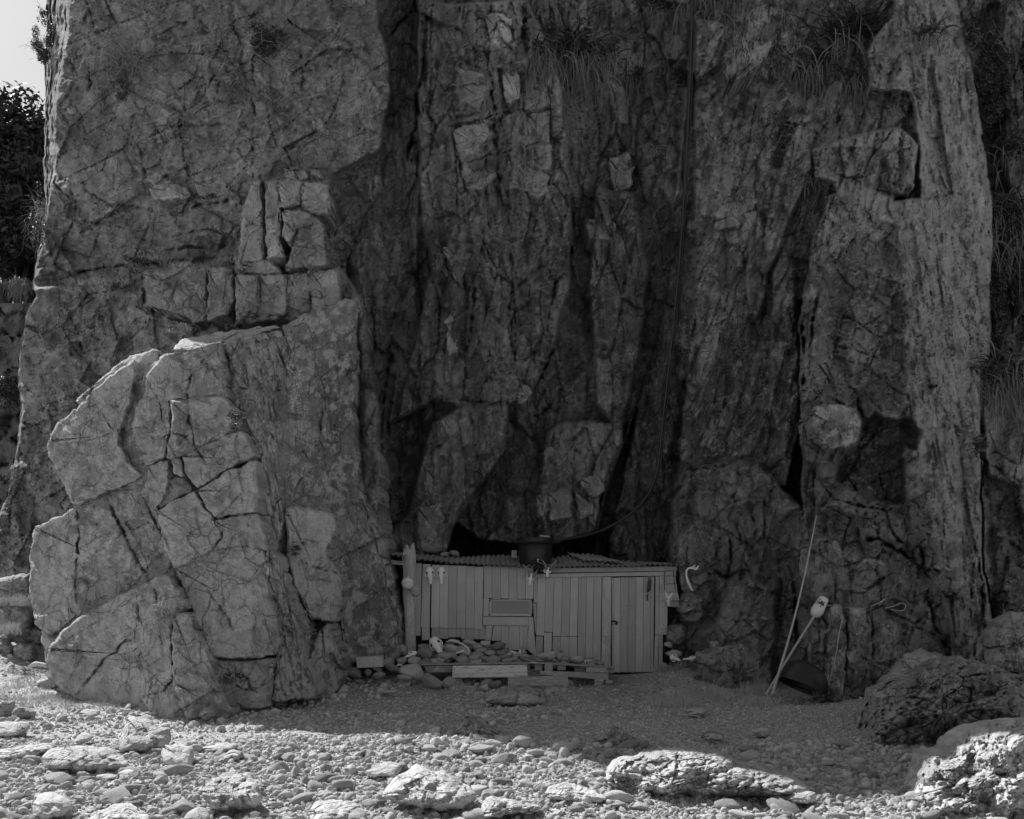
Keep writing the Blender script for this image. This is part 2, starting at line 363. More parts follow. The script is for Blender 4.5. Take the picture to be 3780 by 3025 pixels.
# (outline in photo pixels, depth at centre (cu, cv), d/du, d/dv per 1000 px, edge softness px, tone)
BIGS = [
 # left face
 ([(-300,-1900),(1385,-1900),(1392,0),(1400,100),(1430,200),(1442,350),(1400,560),(1405,700),(1330,820),(1270,1000),(1260,1300),(1000,1500),(-300,1500)], 700,500, 21.75,-1.8,-.55, 9, .88),
 ([(1225,650),(1400,560),(1405,700),(1330,820),(1270,1000),(1225,1000)], 1300,800, 21.2,0,-.6, 14, .8),
 # dark recessed strip
 ([(1392,0),(1400,100),(1430,200),(1442,350),(1400,560),(1410,700),(1335,820),(1275,1000),(1300,1150),(1330,1700),(1420,2120),(1700,2120),(1640,1300),(1620,900),(1555,600),(1560,0)], 1470,800, 22.0,1.5,-.3, 8, .82),
 # lower left slab and its ledge
 ([(-300,1075),(150,1062),(360,1052),(500,1085),(535,1015),(860,1005),(1260,1000),(1330,1100),(1390,1500),(1405,2600),(-300,2600)], 500,1600, 20.85,-1.25,-.75, 8, .98),
 ([(533,1005),(700,978),(860,992),(868,1130),(842,1165),(720,1205),(680,1165),(540,1135)], 700,1090, 20.4,-.6,-1.2, 7, 1.1),
 ([(866,1010),(1000,1014),(1250,990),(1256,1080),(1258,1170),(870,1200)], 1050,1090, 19.9,-.1,-.6, 6, 1.2),
 ([(868,965),(1005,958),(1040,1000),(1040,1013),(866,1012)], 950,990, 20.05,.2,-1, 5, 1.15),
 ([(880,975),(890,800),(928,680),(960,668),(966,800),(970,965)], 925,820, 20.15,.8,-.4, 6, 1.6),
 ([(976,672),(1022,668),(1040,740),(1035,880),(1060,960),(980,965)], 1010,800, 20.15,-.6,-.5, 6, 1.55),
 ([(1022,670),(1112,668),(1110,760),(1040,770)], 1065,720, 20.05,-.6,-.5, 6, 1.7),
 ([(1112,672),(1212,670),(1216,740),(1214,800),(1110,790)], 1165,720, 20.08,.6,-.5, 6, 1.55),
 ([(1045,775),(1110,765),(1160,800),(1100,840),(1070,900),(1040,880)], 1085,820, 20.15,-.4,-.5, 6, 1.5),
 ([(1050,625),(1075,632),(1120,632),(1140,655),(1138,672),(1058,672)], 1095,655, 20.15,1,-.5, 5, 1.8),
 ([(1142,634),(1172,636),(1192,660),(1196,674),(1140,674)], 1165,655, 20.20,-1,-.5, 5, 1.8),
 ([(1075,618),(1098,617),(1103,631),(1074,632)], 1088,625, 20.15,0,-.5, 4, 1.5),
 ([(1060,965),(1100,835),(1152,796),(1198,830),(1207,990),(1040,1003)], 1130,900, 19.92,.4,-1.4, 6, .95),
 # central hanging wall
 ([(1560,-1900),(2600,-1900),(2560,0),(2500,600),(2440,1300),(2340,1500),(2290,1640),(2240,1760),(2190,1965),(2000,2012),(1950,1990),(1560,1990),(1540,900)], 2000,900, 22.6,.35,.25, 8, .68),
 ([(1540,0),(1700,20),(1940,0),(2060,300),(2105,700),(2100,1080),(2065,1150),(2050,1250),(2000,1360),(1964,1440),(1950,1490),(1905,1500),(1880,1560),(1850,1680),(1790,1770),(1775,1850),(1740,1900),(1680,1935),(1660,1990),(1640,2072),(1535,2078),(1440,2060),(1425,1700),(1520,1300),(1590,1000),(1545,700)], 1780,1000, 21.0,.3,.45, 9, .84),
 ([(1560,60),(1620,90),(1700,110),(1790,230),(1828,390),(1700,470),(1590,420),(1553,280)], 1690,280, 21.0,-.3,-.5, 10, 1.05),
 ([(1790,60),(1850,45),(1890,90),(1900,180),(1870,210),(1800,150)], 1845,120, 20.8,1.5,-.5, 8, 1.6),
 ([(1840,260),(1925,270),(1945,420),(1850,440)], 1890,350, 21.05,.8,-.5, 8, 1.05),
 ([(1930,270),(2020,320),(2040,520),(1945,545)], 1985,420, 21.15,1.2,-.5, 8, .9),
 ([(1660,470),(1790,440),(1830,470),(1770,560),(1690,590)], 1740,520, 21.05,.5,-.6, 7, 1.35),
 ([(1938,550),(1990,620),(2035,650),(2030,740),(1960,760),(1925,700)], 1980,660, 21.1,.8,-.4, 8, 1.4),
 ([(2200,700),(2330,720),(2390,1000),(2360,1300),(2280,1600),(2200,1500),(2170,1000)], 2280,1100, 21.5,.5,.2, 12, .88),
 # chock block, recesses, void above the hut roof
 ([(1425,1560),(1510,1535),(1610,1480),(1680,1500),(1640,1640),(1560,1700),(1500,1900),(1420,1980)], 1540,1700, 22.3,-1.8,-.2, 16, .7),
 ([(1590,1560),(1720,1490),(1880,1505),(1890,1560),(1850,1680),(1790,1770),(1680,1900),(1650,2075),(1540,2078),(1530,1800)], 1700,1750, 21.15,.5,.0, 9, 1.1),
 ([(1880,1500),(2050,1450),(2090,1560),(2010,1800),(2010,2020),(1880,2016),(1760,1985),(1680,1935),(1795,1765),(1850,1690)], 1880,1800, 22.5,.4,-.4, 9, .8),
 ([(2010,1600),(2080,1560),(2290,1560),(2290,1640),(2240,1760),(2212,1850),(2190,1960),(2100,2000),(2010,2012),(1985,1850)], 2120,1800, 21.6,.5,-.2, 9, 1.15),
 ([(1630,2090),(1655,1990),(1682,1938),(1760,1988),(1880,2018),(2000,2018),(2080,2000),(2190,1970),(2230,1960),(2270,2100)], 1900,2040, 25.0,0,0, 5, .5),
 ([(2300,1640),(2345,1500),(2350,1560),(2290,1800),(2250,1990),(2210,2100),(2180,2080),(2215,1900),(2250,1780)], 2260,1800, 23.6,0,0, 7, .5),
 # smooth wall right of the slit
 ([(2345,1520),(2440,1200),(2500,700),(2545,300),(2600,-1900),(2640,-1900),(2590,900),(2560,1500),(2500,1780),(2480,2120),(2230,2120),(2290,1820)], 2430,1600, 22.2,-.8,-.5, 10, .6),
 ([(2470,230),(2535,230),(2530,330),(2468,340)], 2500,280, 23.0,0,0, 9, .6),
 # upper right inclined slabs
 ([(2560,-1900),(3500,-1900),(3480,700),(3300,900),(3000,1000),(2950,1600),(2900,1800),(2500,1800),(2560,1000)], 2900,600, 21.6,-1.2,-1.2, 12, .78),
 ([(2560,60),(2680,100),(2640,250),(2560,300)], 2610,180, 21.6,1.5,-.5, 8, 1.0),
 ([(2700,230),(2860,140),(2850,180),(2700,300)], 2770,220, 21.0,.2,-2, 8, 1.1),
 ([(2560,1000),(2700,520),(2840,330),(2950,290),(2930,420),(2800,700),(2760,1000),(2700,1200),(2580,1500)], 2740,800, 21.25,-1.6,-1.4, 22, .95),
 ([(2920,430),(3000,420),(2990,640),(2900,860),(2820,1040),(2800,900),(2870,700)], 2900,700, 20.75,-.8,-1.8, 14, 1.05),
 ([(2640,1000),(2740,800),(2800,1000),(2760,1300),(2700,1400),(2640,1300)], 2710,1100, 20.95,.6,-.8, 16, .9),
 ([(2760,850),(2800,790),(2840,1000),(2790,1200),(2750,1100)], 2790,1000, 20.6,1,-.8, 12, .95),
 ([(2850,1000),(2890,900),(2930,1000),(2945,1500),(2900,1700),(2840,1500)], 2890,1300, 20.3,.8,-.6, 12, .85),
 # lower wall between hut and the rib
 ([(2480,1850),(2540,1760),(2600,1720),(2700,1700),(2800,1720),(2960,1880),(3010,2200),(3030,2700),(2380,2700),(2470,2120)], 2700,2200, 19.5,-2.6,-1.1, 10, .82),
 ([(2500,1990),(2560,1930),(2620,1960),(2640,2080),(2570,2130),(2500,2110)], 2570,2040, 19.7,-.6,-.8, 9, 1.15),
 ([(2660,1740),(2700,1730),(2760,1760),(2755,1850),(2700,1870),(2650,1820)], 2705,1800, 20.0,.8,-1, 9, 1.3),
 ([(2560,1820),(2650,1830),(2690,1900),(2640,1990),(2560,1960)], 2620,1900, 20.0,-.5,-.8, 9, 1.1),
 ([(2515,2230),(2560,2220),(2590,2270),(2578,2290),(2530,2300),(2508,2280)], 2550,2260, 19.35,.5,-1.2, 8, 1.1),
 ([(2460,2310),(2530,2310),(2530,2370),(2500,2385),(2460,2360)], 2495,2340, 19.6,0,-.6, 6, 1.0),
 ([(2690,2180),(2770,2120),(2860,2200),(2860,2420),(2800,2480),(2680,2440),(2640,2330)], 2760,2300, 18.6,-1.4,-1.6, 16, 1.0),
 ([(2570,2420),(2700,2390),(2850,2420),(2850,2640),(2500,2600),(2560,2500)], 2700,2500, 18.2,-1.8,-2.8, 12, .85),
 ([(2380,2090),(2505,2095),(2518,2250),(2470,2300),(2465,2480),(2380,2480)], 2450,2300, 20.35,0,0, 7, .9),
 # right rib: front, ledges, hollow, light slab
 ([(2955,1600),(2950,1200),(3000,900),(3060,720),(3150,680),(3345,800),(3372,960),(3376,1480),(3476,1700),(3466,2000),(3560,2500),(3600,2800),(3000,2800),(2975,1900)], 3200,1600, 18.1,.5,-1.42, 8, .78),
 ([(3260,-1900),(3470,-1900),(3520,0),(3600,350),(3662,800),(3652,1300),(3612,1700),(3622,2100),(3690,2400),(3700,2700),(3560,2700),(3450,1950),(3352,1500),(3335,950),(3310,850),(3400,750),(3370,400),(3300,150)], 3480,1200, 19.4,5.8,-1.7, 14, 1.0),
 ([(3390,0),(3440,100),(3420,340),(3380,350),(3210,330),(3200,200),(3290,60)], 3320,200, 20.3,1.0,-1.4, 8, 1.05),
 ([(3020,620),(3070,530),(3150,500),(3330,470),(3380,540),(3370,700),(3290,740),(3140,700),(3010,640)], 3200,560, 19.75,.6,-2.4, 10, 1.25),
 ([(3000,560),(3060,545),(3330,560),(3352,725),(3290,735),(3150,690),(3000,660)], 3190,640, 19.9,.3,-.3, 10, .75),
 ([(3260,560),(3280,520),(3345,560),(3375,690),(3350,735),(3290,710)], 3320,630, 19.75,1.2,-.3, 12, .7),
 ([(3070,670),(3160,680),(3300,740),(3420,740),(3400,800),(3320,850),(3200,770),(3090,720)], 3220,750, 19.5,.6,-5.5, 10, 1.5),
 ([(2990,1520),(3030,1495),(3150,1510),(3178,1570),(3165,1620),(3110,1658),(3040,1660),(3000,1610)], 3080,1580, 17.75,.3,-.6, 13, 1.25),
 ([(3180,1560),(3230,1535),(3300,1562),(3345,1548),(3395,1600),(3372,1660),(3330,1650),(3300,1712),(3240,1690),(3190,1730),(3110,1690),(3160,1640)], 3260,1640, 18.95,.4,.6, 20, .42),  # hollow: overhang shade put into its low tone
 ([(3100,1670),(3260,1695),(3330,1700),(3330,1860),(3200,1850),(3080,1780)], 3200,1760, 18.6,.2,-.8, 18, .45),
 ([(3330,1740),(3400,1690),(3440,1640),(3480,1780),(3335,1868)], 3400,1780, 18.3,1.6,-2.2, 6, .95),
 ([(3020,1950),(3100,1960),(3200,2010),(3330,2060),(3420,2180),(3440,2420),(3180,2460),(3150,2620),(3080,2600),(3010,2400)], 3180,2250, 17.2,.3,-1.9, 9, 1.05),
 ([(2960,1700),(3010,1720),(3010,1900),(2980,2060),(2950,1800)], 2985,1880, 18.6,1,-1, 8, .9),
 ([(3065,2600),(3050,2250),(3120,2230),(3220,2240),(3200,2440),(3225,2580),(3130,2590)], 3120,2450, 16.75,.5,-1.6, 8, 1.0),
 ([(3430,2080),(3470,2085),(3560,2150),(3540,2210),(3480,2190),(3420,2130)], 3490,2150, 17.6,1,-1.6, 8, 1.2),
 # beyond the rib
 ([(3560,-1900),(5600,-1900),(5600,1500),(3620,1500),(3650,1300),(3664,800),(3602,350),(3522,0)], 3700,600, 24.5,-.5,-.6, 8, .7),
 ([(3680,0),(3780,0),(3900,500),(3780,900),(3700,600),(3690,300)], 3740,400, 23.6,-.3,-.8, 30, .85),
 ([(3620,1450),(3700,1330),(3900,1300),(5600,1300),(5600,2800),(3700,2800),(3690,2400),(3625,2100),(3615,1700)], 3720,1900, 20.5,1.5,-1.6, 8, .85),
 ([(3620,1450),(3720,1380),(3900,1380),(3900,1640),(3780,1800),(3640,1760),(3630,1600)], 3720,1600, 20.3,1.5,-3.4, 12, 1.5),
]
CRACKS = [
 ([(1554,61),(1557,183),(1551,292),(1539,365),(1536,475),(1512,548),(1500,609)], 10, .9), ([(1500,600),(1530,500),(1545,640),(1490,800),(1480,950)], 6, .3),
 ([(1798,195),(1813,304),(1828,377),(1834,426),(1825,487),(1831,572)], 8, .5), ([(1834,426),(1840,700),(1859,791)], 6, .35),
 ([(1560,207),(1688,219),(1786,262),(1810,304)], 4, .15), ([(1646,475),(1706,469),(1786,438),(1840,426),(1938,414),(1968,405)], 5, .3),
 ([(1694,615),(1773,590),(1859,569),(1938,545),(2035,526),(2102,505),(2240,500)], 7, .4), ([(1664,475),(1670,536),(1688,584),(1700,627),(1713,700),(1731,761)], 6, .35),
 ([(1926,274),(1919,365),(1944,426),(1944,536)], 5, .3), ([(2030,320),(2042,400)], 4, .2), ([(1615,852),(1646,974),(1676,1047)], 6, .35),
 ([(1250,925),(1372,931),(1457,913)], 4, .2), ([(1615,895),(1798,901),(2035,870)], 4, .2), ([(2302,290),(2315,400),(2330,540),(2340,610)], 7, .35),
 ([(1435,1052),(1435,1195),(1435,1325),(1412,1455),(1406,1584),(1403,1750)], 8, .5), ([(1886,800),(1886,1000),(1886,1195),(1890,1357)], 6, .3),
 ([(1737,1000),(1747,1130),(1731,1260),(1718,1331)], 7, .4), ([(1666,1584),(1672,1714),(1669,1844)], 5, .25), ([(1529,1714),(1536,1844),(1523,1974),(1536,2072)], 6, .3),
 ([(1420,1575),(1510,1539),(1614,1474),(1718,1480),(1873,1494),(1899,1503)], 7, .45), ([(2016,1812),(2010,1900),(2020,1960)], 5, .3), ([(2110,1714),(2120,1900)], 4, .25),
 ([(2080,1180),(2060,1270),(2000,1370),(1965,1440)], 9, .5), ([(2110,740),(2105,900),(2100,1080)], 7, .45), ([(1980,600),(1975,700)], 4, .2), ([(1700,800),(1760,1000)], 4, .15),
 ([(2180,760),(2200,1000),(2160,1300)], 6, .3), ([(1960,1530),(1990,1540),(2040,1480)], 8, .5), ([(2230,50),(2200,130)], 5, .3), ([(1690,0),(1700,50),(1740,60)], 6, .3), ([(1930,0),(1930,140),(1945,200)], 10, .7),
 # left face
 ([(395,30),(517,52),(639,79),(730,116),(822,131)], 4, .14), ([(255,128),(341,119),(414,122)], 5, .2), ([(523,231),(609,207),(761,189)], 3, .1),
 ([(609,386),(700,347),(791,292),(852,262),(925,219),(1004,183),(1114,189),(1211,183)], 5, .2), ([(928,225),(931,304),(925,377),(940,438)], 6, .3), ([(1102,189),(1108,243),(1114,353)], 5, .25),
 ([(548,676),(639,639),(700,603)], 6, .25), ([(505,517),(523,578),(536,657),(560,730),(548,800)], 4, .16), ([(207,639),(304,694),(396,749),(463,797)], 4, .14),
 ([(231,901),(365,822),(450,767),(548,694)], 4, .14), ([(974,633),(1035,584),(1114,517)], 4, .14), ([(572,463),(700,469),(913,466)], 4, .14), ([(930,470),(932,660)], 4, .2),
 ([(970,672),(972,790),(978,862)], 4, .3), ([(1022,670),(1035,760),(1047,815),(1077,852)], 5, .3), ([(134,1022),(304,1004),(475,980),(609,968),(860,952)], 6, .35), ([(600,930),(680,920),(860,912)], 9, .3),
 ([(323,256),(329,304),(316,365)], 5, .2), ([(670,620),(700,575),(720,640)], 7, .25), ([(600,800),(720,760),(850,740),(880,700)], 7, .3), ([(640,870),(760,850),(860,880)], 6, .25), ([(150,640),(225,642)], 4, .12),
 ([(880,860),(985,862),(1060,876)], 4, .2),
 ([(543,1138),(612,1159),(675,1187),(710,1207),(717,1235)], 9, .5), ([(529,1020),(532,1138)], 5, .25), ([(863,950),(870,1089),(856,1152)], 6, .4), ([(953,1033),(963,1117)], 7, .5), ([(988,1020),(991,1089)], 5, .3), ([(1057,1013),(1060,1075)], 4, .25),
 ([(1143,1040),(1147,1150)], 4, .25), ([(1195,1025),(1190,1150)], 4, .25), ([(132,1312),(237,1256),(306,1221)], 3, .1), ([(83,1566),(167,1566)], 5, .3), ([(90,1604),(188,1597)], 4, .2), ([(258,1270),(300,1262),(300,1318),(265,1310),(258,1275)], 8, .25),
 # right side
 ([(2940,1030),(2948,1100),(2960,1250),(2965,1400),(2955,1520)], 11, 1.3), ([(3020,1080),(3000,1200),(2985,1300)], 7, .5), ([(2920,1180),(2930,1330)], 7, .5), ([(2800,960),(2830,1100),(2800,1250)], 6, .4),
 ([(3005,1265),(3080,1270),(3150,1300),(3330,1340)], 4, .25), ([(3090,1190),(3200,1200),(3300,1140)], 4, .16), ([(3010,1350),(3080,1420),(3150,1435),(3185,1450)], 7, .45), ([(3160,1430),(3170,1500),(3180,1550)], 5, .4), ([(3185,1450),(3270,1530)], 5, .3),
 ([(3420,1432),(3450,1435),(3490,1455)], 6, .3), ([(2995,1740),(3080,1850),(3130,1860),(3270,1890),(3330,1870)], 6, .4), ([(3270,1890),(3280,1950),(3330,2010),(3360,2060)], 5, .35), ([(3120,1760),(3200,1860),(3270,1870)], 6, .4),
 ([(3040,2000),(3130,2010),(3240,1985),(3330,2040),(3400,2100)], 8, .6), ([(3130,2200),(3200,2180),(3300,2110),(3340,2090)], 6, .4), ([(3150,2090),(3140,2210)], 5, .3), ([(3420,2120),(3430,2250),(3460,2330),(3520,2400)], 6, .35), ([(3380,2000),(3410,2080),(3420,2150)], 7, .5),
 ([(3045,2000),(3030,2150),(3045,2230),(3050,2430)], 8, .8), ([(3120,2230),(3125,2400),(3110,2580)], 5, .4), ([(3215,2260),(3220,2440)], 5, .3), ([(3600,1980),(3620,2150),(3640,2380)], 8, .7), ([(3590,2020),(3580,2300)], 5, .3),
 ([(2500,1720),(2560,1740),(2640,1720)], 6, .3), ([(2530,1990),(2540,2120)], 6, .35), ([(2640,1850),(2660,1960),(2640,2060)], 7, .45), ([(2500,2110),(2570,2130),(2640,2110),(2690,2130)], 7, .5), ([(2520,2185),(2560,2170),(2580,2130)], 5, .35),
 ([(2690,1960),(2700,2080),(2680,2160)], 7, .45), ([(2690,2240),(2620,2290),(2590,2330)], 5, .3), ([(2530,2290),(2590,2290),(2640,2270)], 6, .45), ([(2740,2060),(2800,2180)], 6, .35), ([(2590,2420),(2710,2370),(2850,2300)], 5, .3), ([(2720,2480),(2720,2560)], 4, .2),
 ([(2860,2000),(2880,2150),(2870,2260)], 9, .6), ([(2780,1870),(2790,1990)], 6, .35), ([(2720,1900),(2730,2010)], 5, .3), ([(2600,2120),(2680,2130),(2740,2110)], 6, .4), ([(2830,2050),(2800,2110)], 6, .35), ([(2920,2100),(2940,2300),(2935,2420)], 9, .6),
 ([(2680,310),(2600,400),(2570,450)], 5, .3), ([(2700,220),(2700,300)], 4, .2), ([(3270,300),(3320,230)], 5, .2), ([(3110,420),(3080,480)], 6, .35), ([(2900,430),(2880,520)], 5, .2), ([(3020,640),(3140,655),(3200,665)], 4, .2),
 ([(3640,1700),(3700,1750),(3780,1800)], 6, .3), ([(3620,1550),(3640,1650)], 6, .4), ([(3240,700),(3290,720),(3340,740)], 7, .4),
]
def zone(u, v, poly, soft=60): return mask(u, v, poly, soft)
def disp(u, v, z):
    """jointing and weathering relief in metres for zone weights z"""
    wu = u+5*fbm(u/90, v/90, 31, 2); wv = v+5*fbm(u/90, v/90, 37, 2)
    d = np.zeros(u.shape); t = np.zeros(u.shape)
    for name, sets in ZSETS.items():
        w = z.get(name)
        if w is None: continue
        ix = np.nonzero(w > .003)
        if not len(ix[0]): continue
        dd = 0; tt = 0
        for (su, sv, ang, amp, tilt, gw, gd, seed, tw) in sets:
            a, b = plates(wu[ix], wv[ix], su, sv, seed, ang, amp, tilt, gw, gd); dd = dd+a; tt = tt+b*tw
        for (su, sv, ang, amp, tilt, mode, seed) in FSETS.get(name, ()): dd = dd+facets(wu[ix], wv[ix], su, sv, seed, ang, amp, tilt, mode)
        d[ix] += w[ix]*dd; t[ix] += w[ix]*tt
    return d, t
#        su   sv   ang amp  tilt gw  gd  seed tonew
ZSETS = {
 'L': [(330,230,-24,.08,.14,3,.11,101,.16),(130,100,-30,.04,.08,2.5,.08,102,.18),(48,36,20,.010,.03,2,.02,103,.08)],
 'C': [(95,300,4,.17,.20,4,.20,111,.44),(46,125,-3,.07,.12,3.5,.12,112,.40),(24,38,8,.03,.06,2.5,.05,113,.22)],
 'R': [(85,400,17,.13,.16,4,.13,121,.24),(42,135,14,.06,.10,3,.08,122,.24),(22,42,10,.015,.04,2,.02,123,.10)],
 'S': [(34,220,-9,.04,.06,3,.06,131,.34),(13,60,-9,.02,.05,3,.025,132,.36),(9,14,0,.010,.03,3,.008,133,.14)],
 'B': [(150,170,12,.13,.22,4,.17,141,.18),(70,90,8,.06,.12,3,.08,142,.16),(28,36,0,.018,.05,2,.02,143,.10)],
}
#        su   sv  ang amp tilt mode seed
FSETS = {
 'L': [(420,300,-22,.14,.42,'max',171),(150,110,-32,.10,.40,'min',172),(62,48,25,.05,.26,'max',173),(26,22,0,.02,.11,'min',174)],
 'C': [(190,620,3,.42,.60,'min',181),(84,250,6,.18,.50,'max',182),(38,90,-4,.08,.32,'min',183),(18,30,10,.025,.12,'max',184)],
 'R': [(150,560,18,.26,.50,'min',191),(70,220,16,.13,.38,'max',192),(34,80,12,.06,.24,'min',193),(17,30,0,.02,.10,'max',194)],
 'S': [(120,420,-9,.10,.34,'max',201),(34,130,-9,.05,.22,'min',202),(14,34,-6,.02,.10,'max',203)],
 'B': [(190,210,14,.24,.58,'max',211),(84,100,-14,.12,.40,'min',212),(38,46,10,.05,.22,'max',213),(18,20,0,.02,.09,'min',214)],
}
def veins(u, v, seed, su, sv, ang, w, lo):
    e, r, dx, dy = vor(u+26*fbm(u/60, v/60, seed, 2), v+26*fbm(u/60, v/60, seed+1, 2), su, sv, seed, ang)
    return np.exp(-(e/w)**2)*np.clip((fbm(u/170, v/170, seed+3, 3)-lo)*7, 0, 1)
def crust(u, v, amount, seed=300):
    """pale lichen crusts and round spots, amount 0..1.3"""
    n = fbm(u/28, v/32, seed, 6, .72)
    c = np.clip((n-(.55-.62*amount))*9, 0, 1)*np.clip(amount*4, 0, 1)
    e, r, dx, dy = vor(u+3*vn(u/5, v/5, seed+2), v+3*vn(u/5, v/5, seed+3), 21, 21, seed+5, 13)
    rad = np.sqrt(dx*dx+dy*dy); sp = (rad < .12+.22*r[0])*(r[1] > .55)*np.clip((fbm(u/130, v/130, seed+7, 3)+.05+.3*(amount-.6))*4, 0, 1)
    return np.clip(np.maximum(c, sp*.8*np.clip(amount, 0, 1)), 0, 1)
def surface_tone(u, v, T, amount, veinw, seed=300):
    """albedo multiplier and crust mask for bare rock: broad stains, rain streaks, mottling, quartz veins, lichen"""
    st = fbm(u/17+.6*fbm(u/50, v/50, seed+11, 2), v/230, seed+12, 4, .55)
    T = T*(1+.34*fbm(u/260, v/330, seed+13, 3))*(1+.20*fbm(u/40, v/52, seed+14, 4, .55))*(1+.17*st)
    vv = np.maximum(np.maximum(veins(u, v, seed+21, 150, 60, -28, 2.2, .02), veins(u, v, seed+31, 90, 190, 30, 1.9, .1)), veins(u, v, seed+41, 46, 30, 10, 1.6, .18))
    T = T+vv*veinw
    return np.clip(T, .22, 2.3), np.clip(crust(u, v, amount, seed)*.72, 0, 1)
def cliff_depth(u, v):
    wu = u+9*facets(u, v, 60, 70, 3, 20, .5, 1.2, 'min')+2.5*vn(u/9, v/9, 8); wv = v+9*facets(u, v, 60, 60, 4, -20, .5, 1.2, 'max')+2.5*vn(u/9, v/9, 9)
    D = np.full(u.shape, 22.2); T = np.full(u.shape, .9)
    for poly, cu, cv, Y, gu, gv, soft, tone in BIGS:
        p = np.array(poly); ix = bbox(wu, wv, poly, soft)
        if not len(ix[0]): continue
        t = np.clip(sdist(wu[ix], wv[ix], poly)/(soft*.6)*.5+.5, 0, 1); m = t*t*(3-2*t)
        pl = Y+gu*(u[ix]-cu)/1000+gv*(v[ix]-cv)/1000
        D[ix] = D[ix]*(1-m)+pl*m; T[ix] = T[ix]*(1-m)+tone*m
    z = {}
    z['L'] = zone(wu, wv, [(-500,-2000),(1395,-2000),(1440,350),(1330,820),(1300,1100),(1400,2800),(-500,2800)], 30)
    z['S'] = zone(wu, wv, [(3300,-2000),(3540,-2000),(3620,350),(3680,800),(3660,1300),(3620,1700),(3700,2700),(3560,2700),(3450,1950),(3352,1500),(3335,950),(3310,850),(3400,750),(3370,400),(3300,150)], 16)
    z['B'] = np.maximum(zone(wu, wv, [(2480,1700),(2960,1700),(3050,1000),(3300,850),(3350,1500),(3470,1950),(3600,2800),(2300,2800)], 30), zone(wu, wv, [(3630,1500),(5600,1400),(5600,2800),(3700,2800)], 30))*(1-z['S'])
    z['R'] = zone(wu, wv, [(2540,-2000),(3560,-2000),(3400,800),(3050,1000),(2960,1720),(2490,1720),(2545,900)], 30)*(1-z['S'])*(1-z['B'])
    z['C'] = np.clip(1-z['L']-z['S']-z['B']-z['R'], 0, 1)
    d, t = disp(u, v, z); D = D+d; T = T*np.clip(1+t, .4, 1.8)
    cu_ = u+6*facets(u, v, 34, 30, 95, 10, .6, 1.2, 'min')+7*fbm(u/38, v/38, 97, 3)+3*vn(u/8, v/8, 95); cv_ = v+6*facets(u, v, 30, 34, 96, -10, .6, 1.2, 'max')+7*fbm(u/38, v/38, 98, 3)+3*vn(u/8, v/8, 96)
    for line, w, dep in CRACKS: carve(D, cu_, cv_, line, w, dep)
    # honeycomb weathering on the pale band near the edge of the left face and scattered pits
    hc = zone(wu, wv, [(1150,150),(1420,120),(1440,400),(1380,700),(1230,640),(1200,350)], 60)*.9+zone(wu, wv, [(1600,250),(1860,300),(1850,480),(1600,440)], 50)*.6+zone(wu, wv, [(2180,900),(2420,900),(2300,1480),(2100,1450)], 80)*.8+zone(wu, wv, [(1650,1250),(1950,1250),(1950,1500),(1700,1450)], 60)*.7
    ix = np.nonzero(hc > .01)
    if len(ix[0]):
        e, r, dx, dy = vor(wu[ix]+6*fbm(u[ix]/20, v[ix]/20, 71, 2), wv[ix], 34, 17, 72, 8); D[ix] += hc[ix]*(.09*np.clip(e/8, 0, 1)*r[0])
        T[ix] *= 1+.25*hc[ix]
    pitn = fbm(u/160, v/160, 61, 3); e, r, _, _ = vor(u, v, 17, 15, 62, 0); c = np.clip((pitn-.05)*6, 0, 1)
    D += .05*c*(r[0] > .72)*np.clip(e/5, 0, 1)
    # rubbly, crumbly relief
    D += .16*fbm(u/210, v/240, 41, 3)+.05*fbm(u/48, v/60, 42, 4, .55)+.020*fbm(u/13, v/15, 43, 3, .6)
    rg = np.abs(fbm(u/38+.3*fbm(u/60, v/60, 45), v/150, 44, 3)); D += .07*rg*(z['C']+z['R'])
    rg2 = np.abs(fbm(u/110, v/70, 47, 4, .6)); D += .10*rg2*z['L']
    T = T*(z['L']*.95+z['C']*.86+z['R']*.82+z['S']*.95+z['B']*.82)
    lich = .15*z['L']+.08*z['C']+.38*z['R']+.8*z['S']+.08*z['B']
    lich += .35*zone(wu, wv, [(-100,1050),(900,1050),(900,1700),(600,2600),(-100,2600)], 80)+.7*zone(wu, wv, [(2560,700),(2800,350),(3400,300),(3420,820),(3100,780),(2900,1000)], 60)+.8*zone(wu, wv, [(3620,1430),(3900,1350),(3900,1800),(3640,1760)], 30)
    T, L = surface_tone(u, v, T, np.clip(lich, 0, 1.3), .55)
    return D, T, L

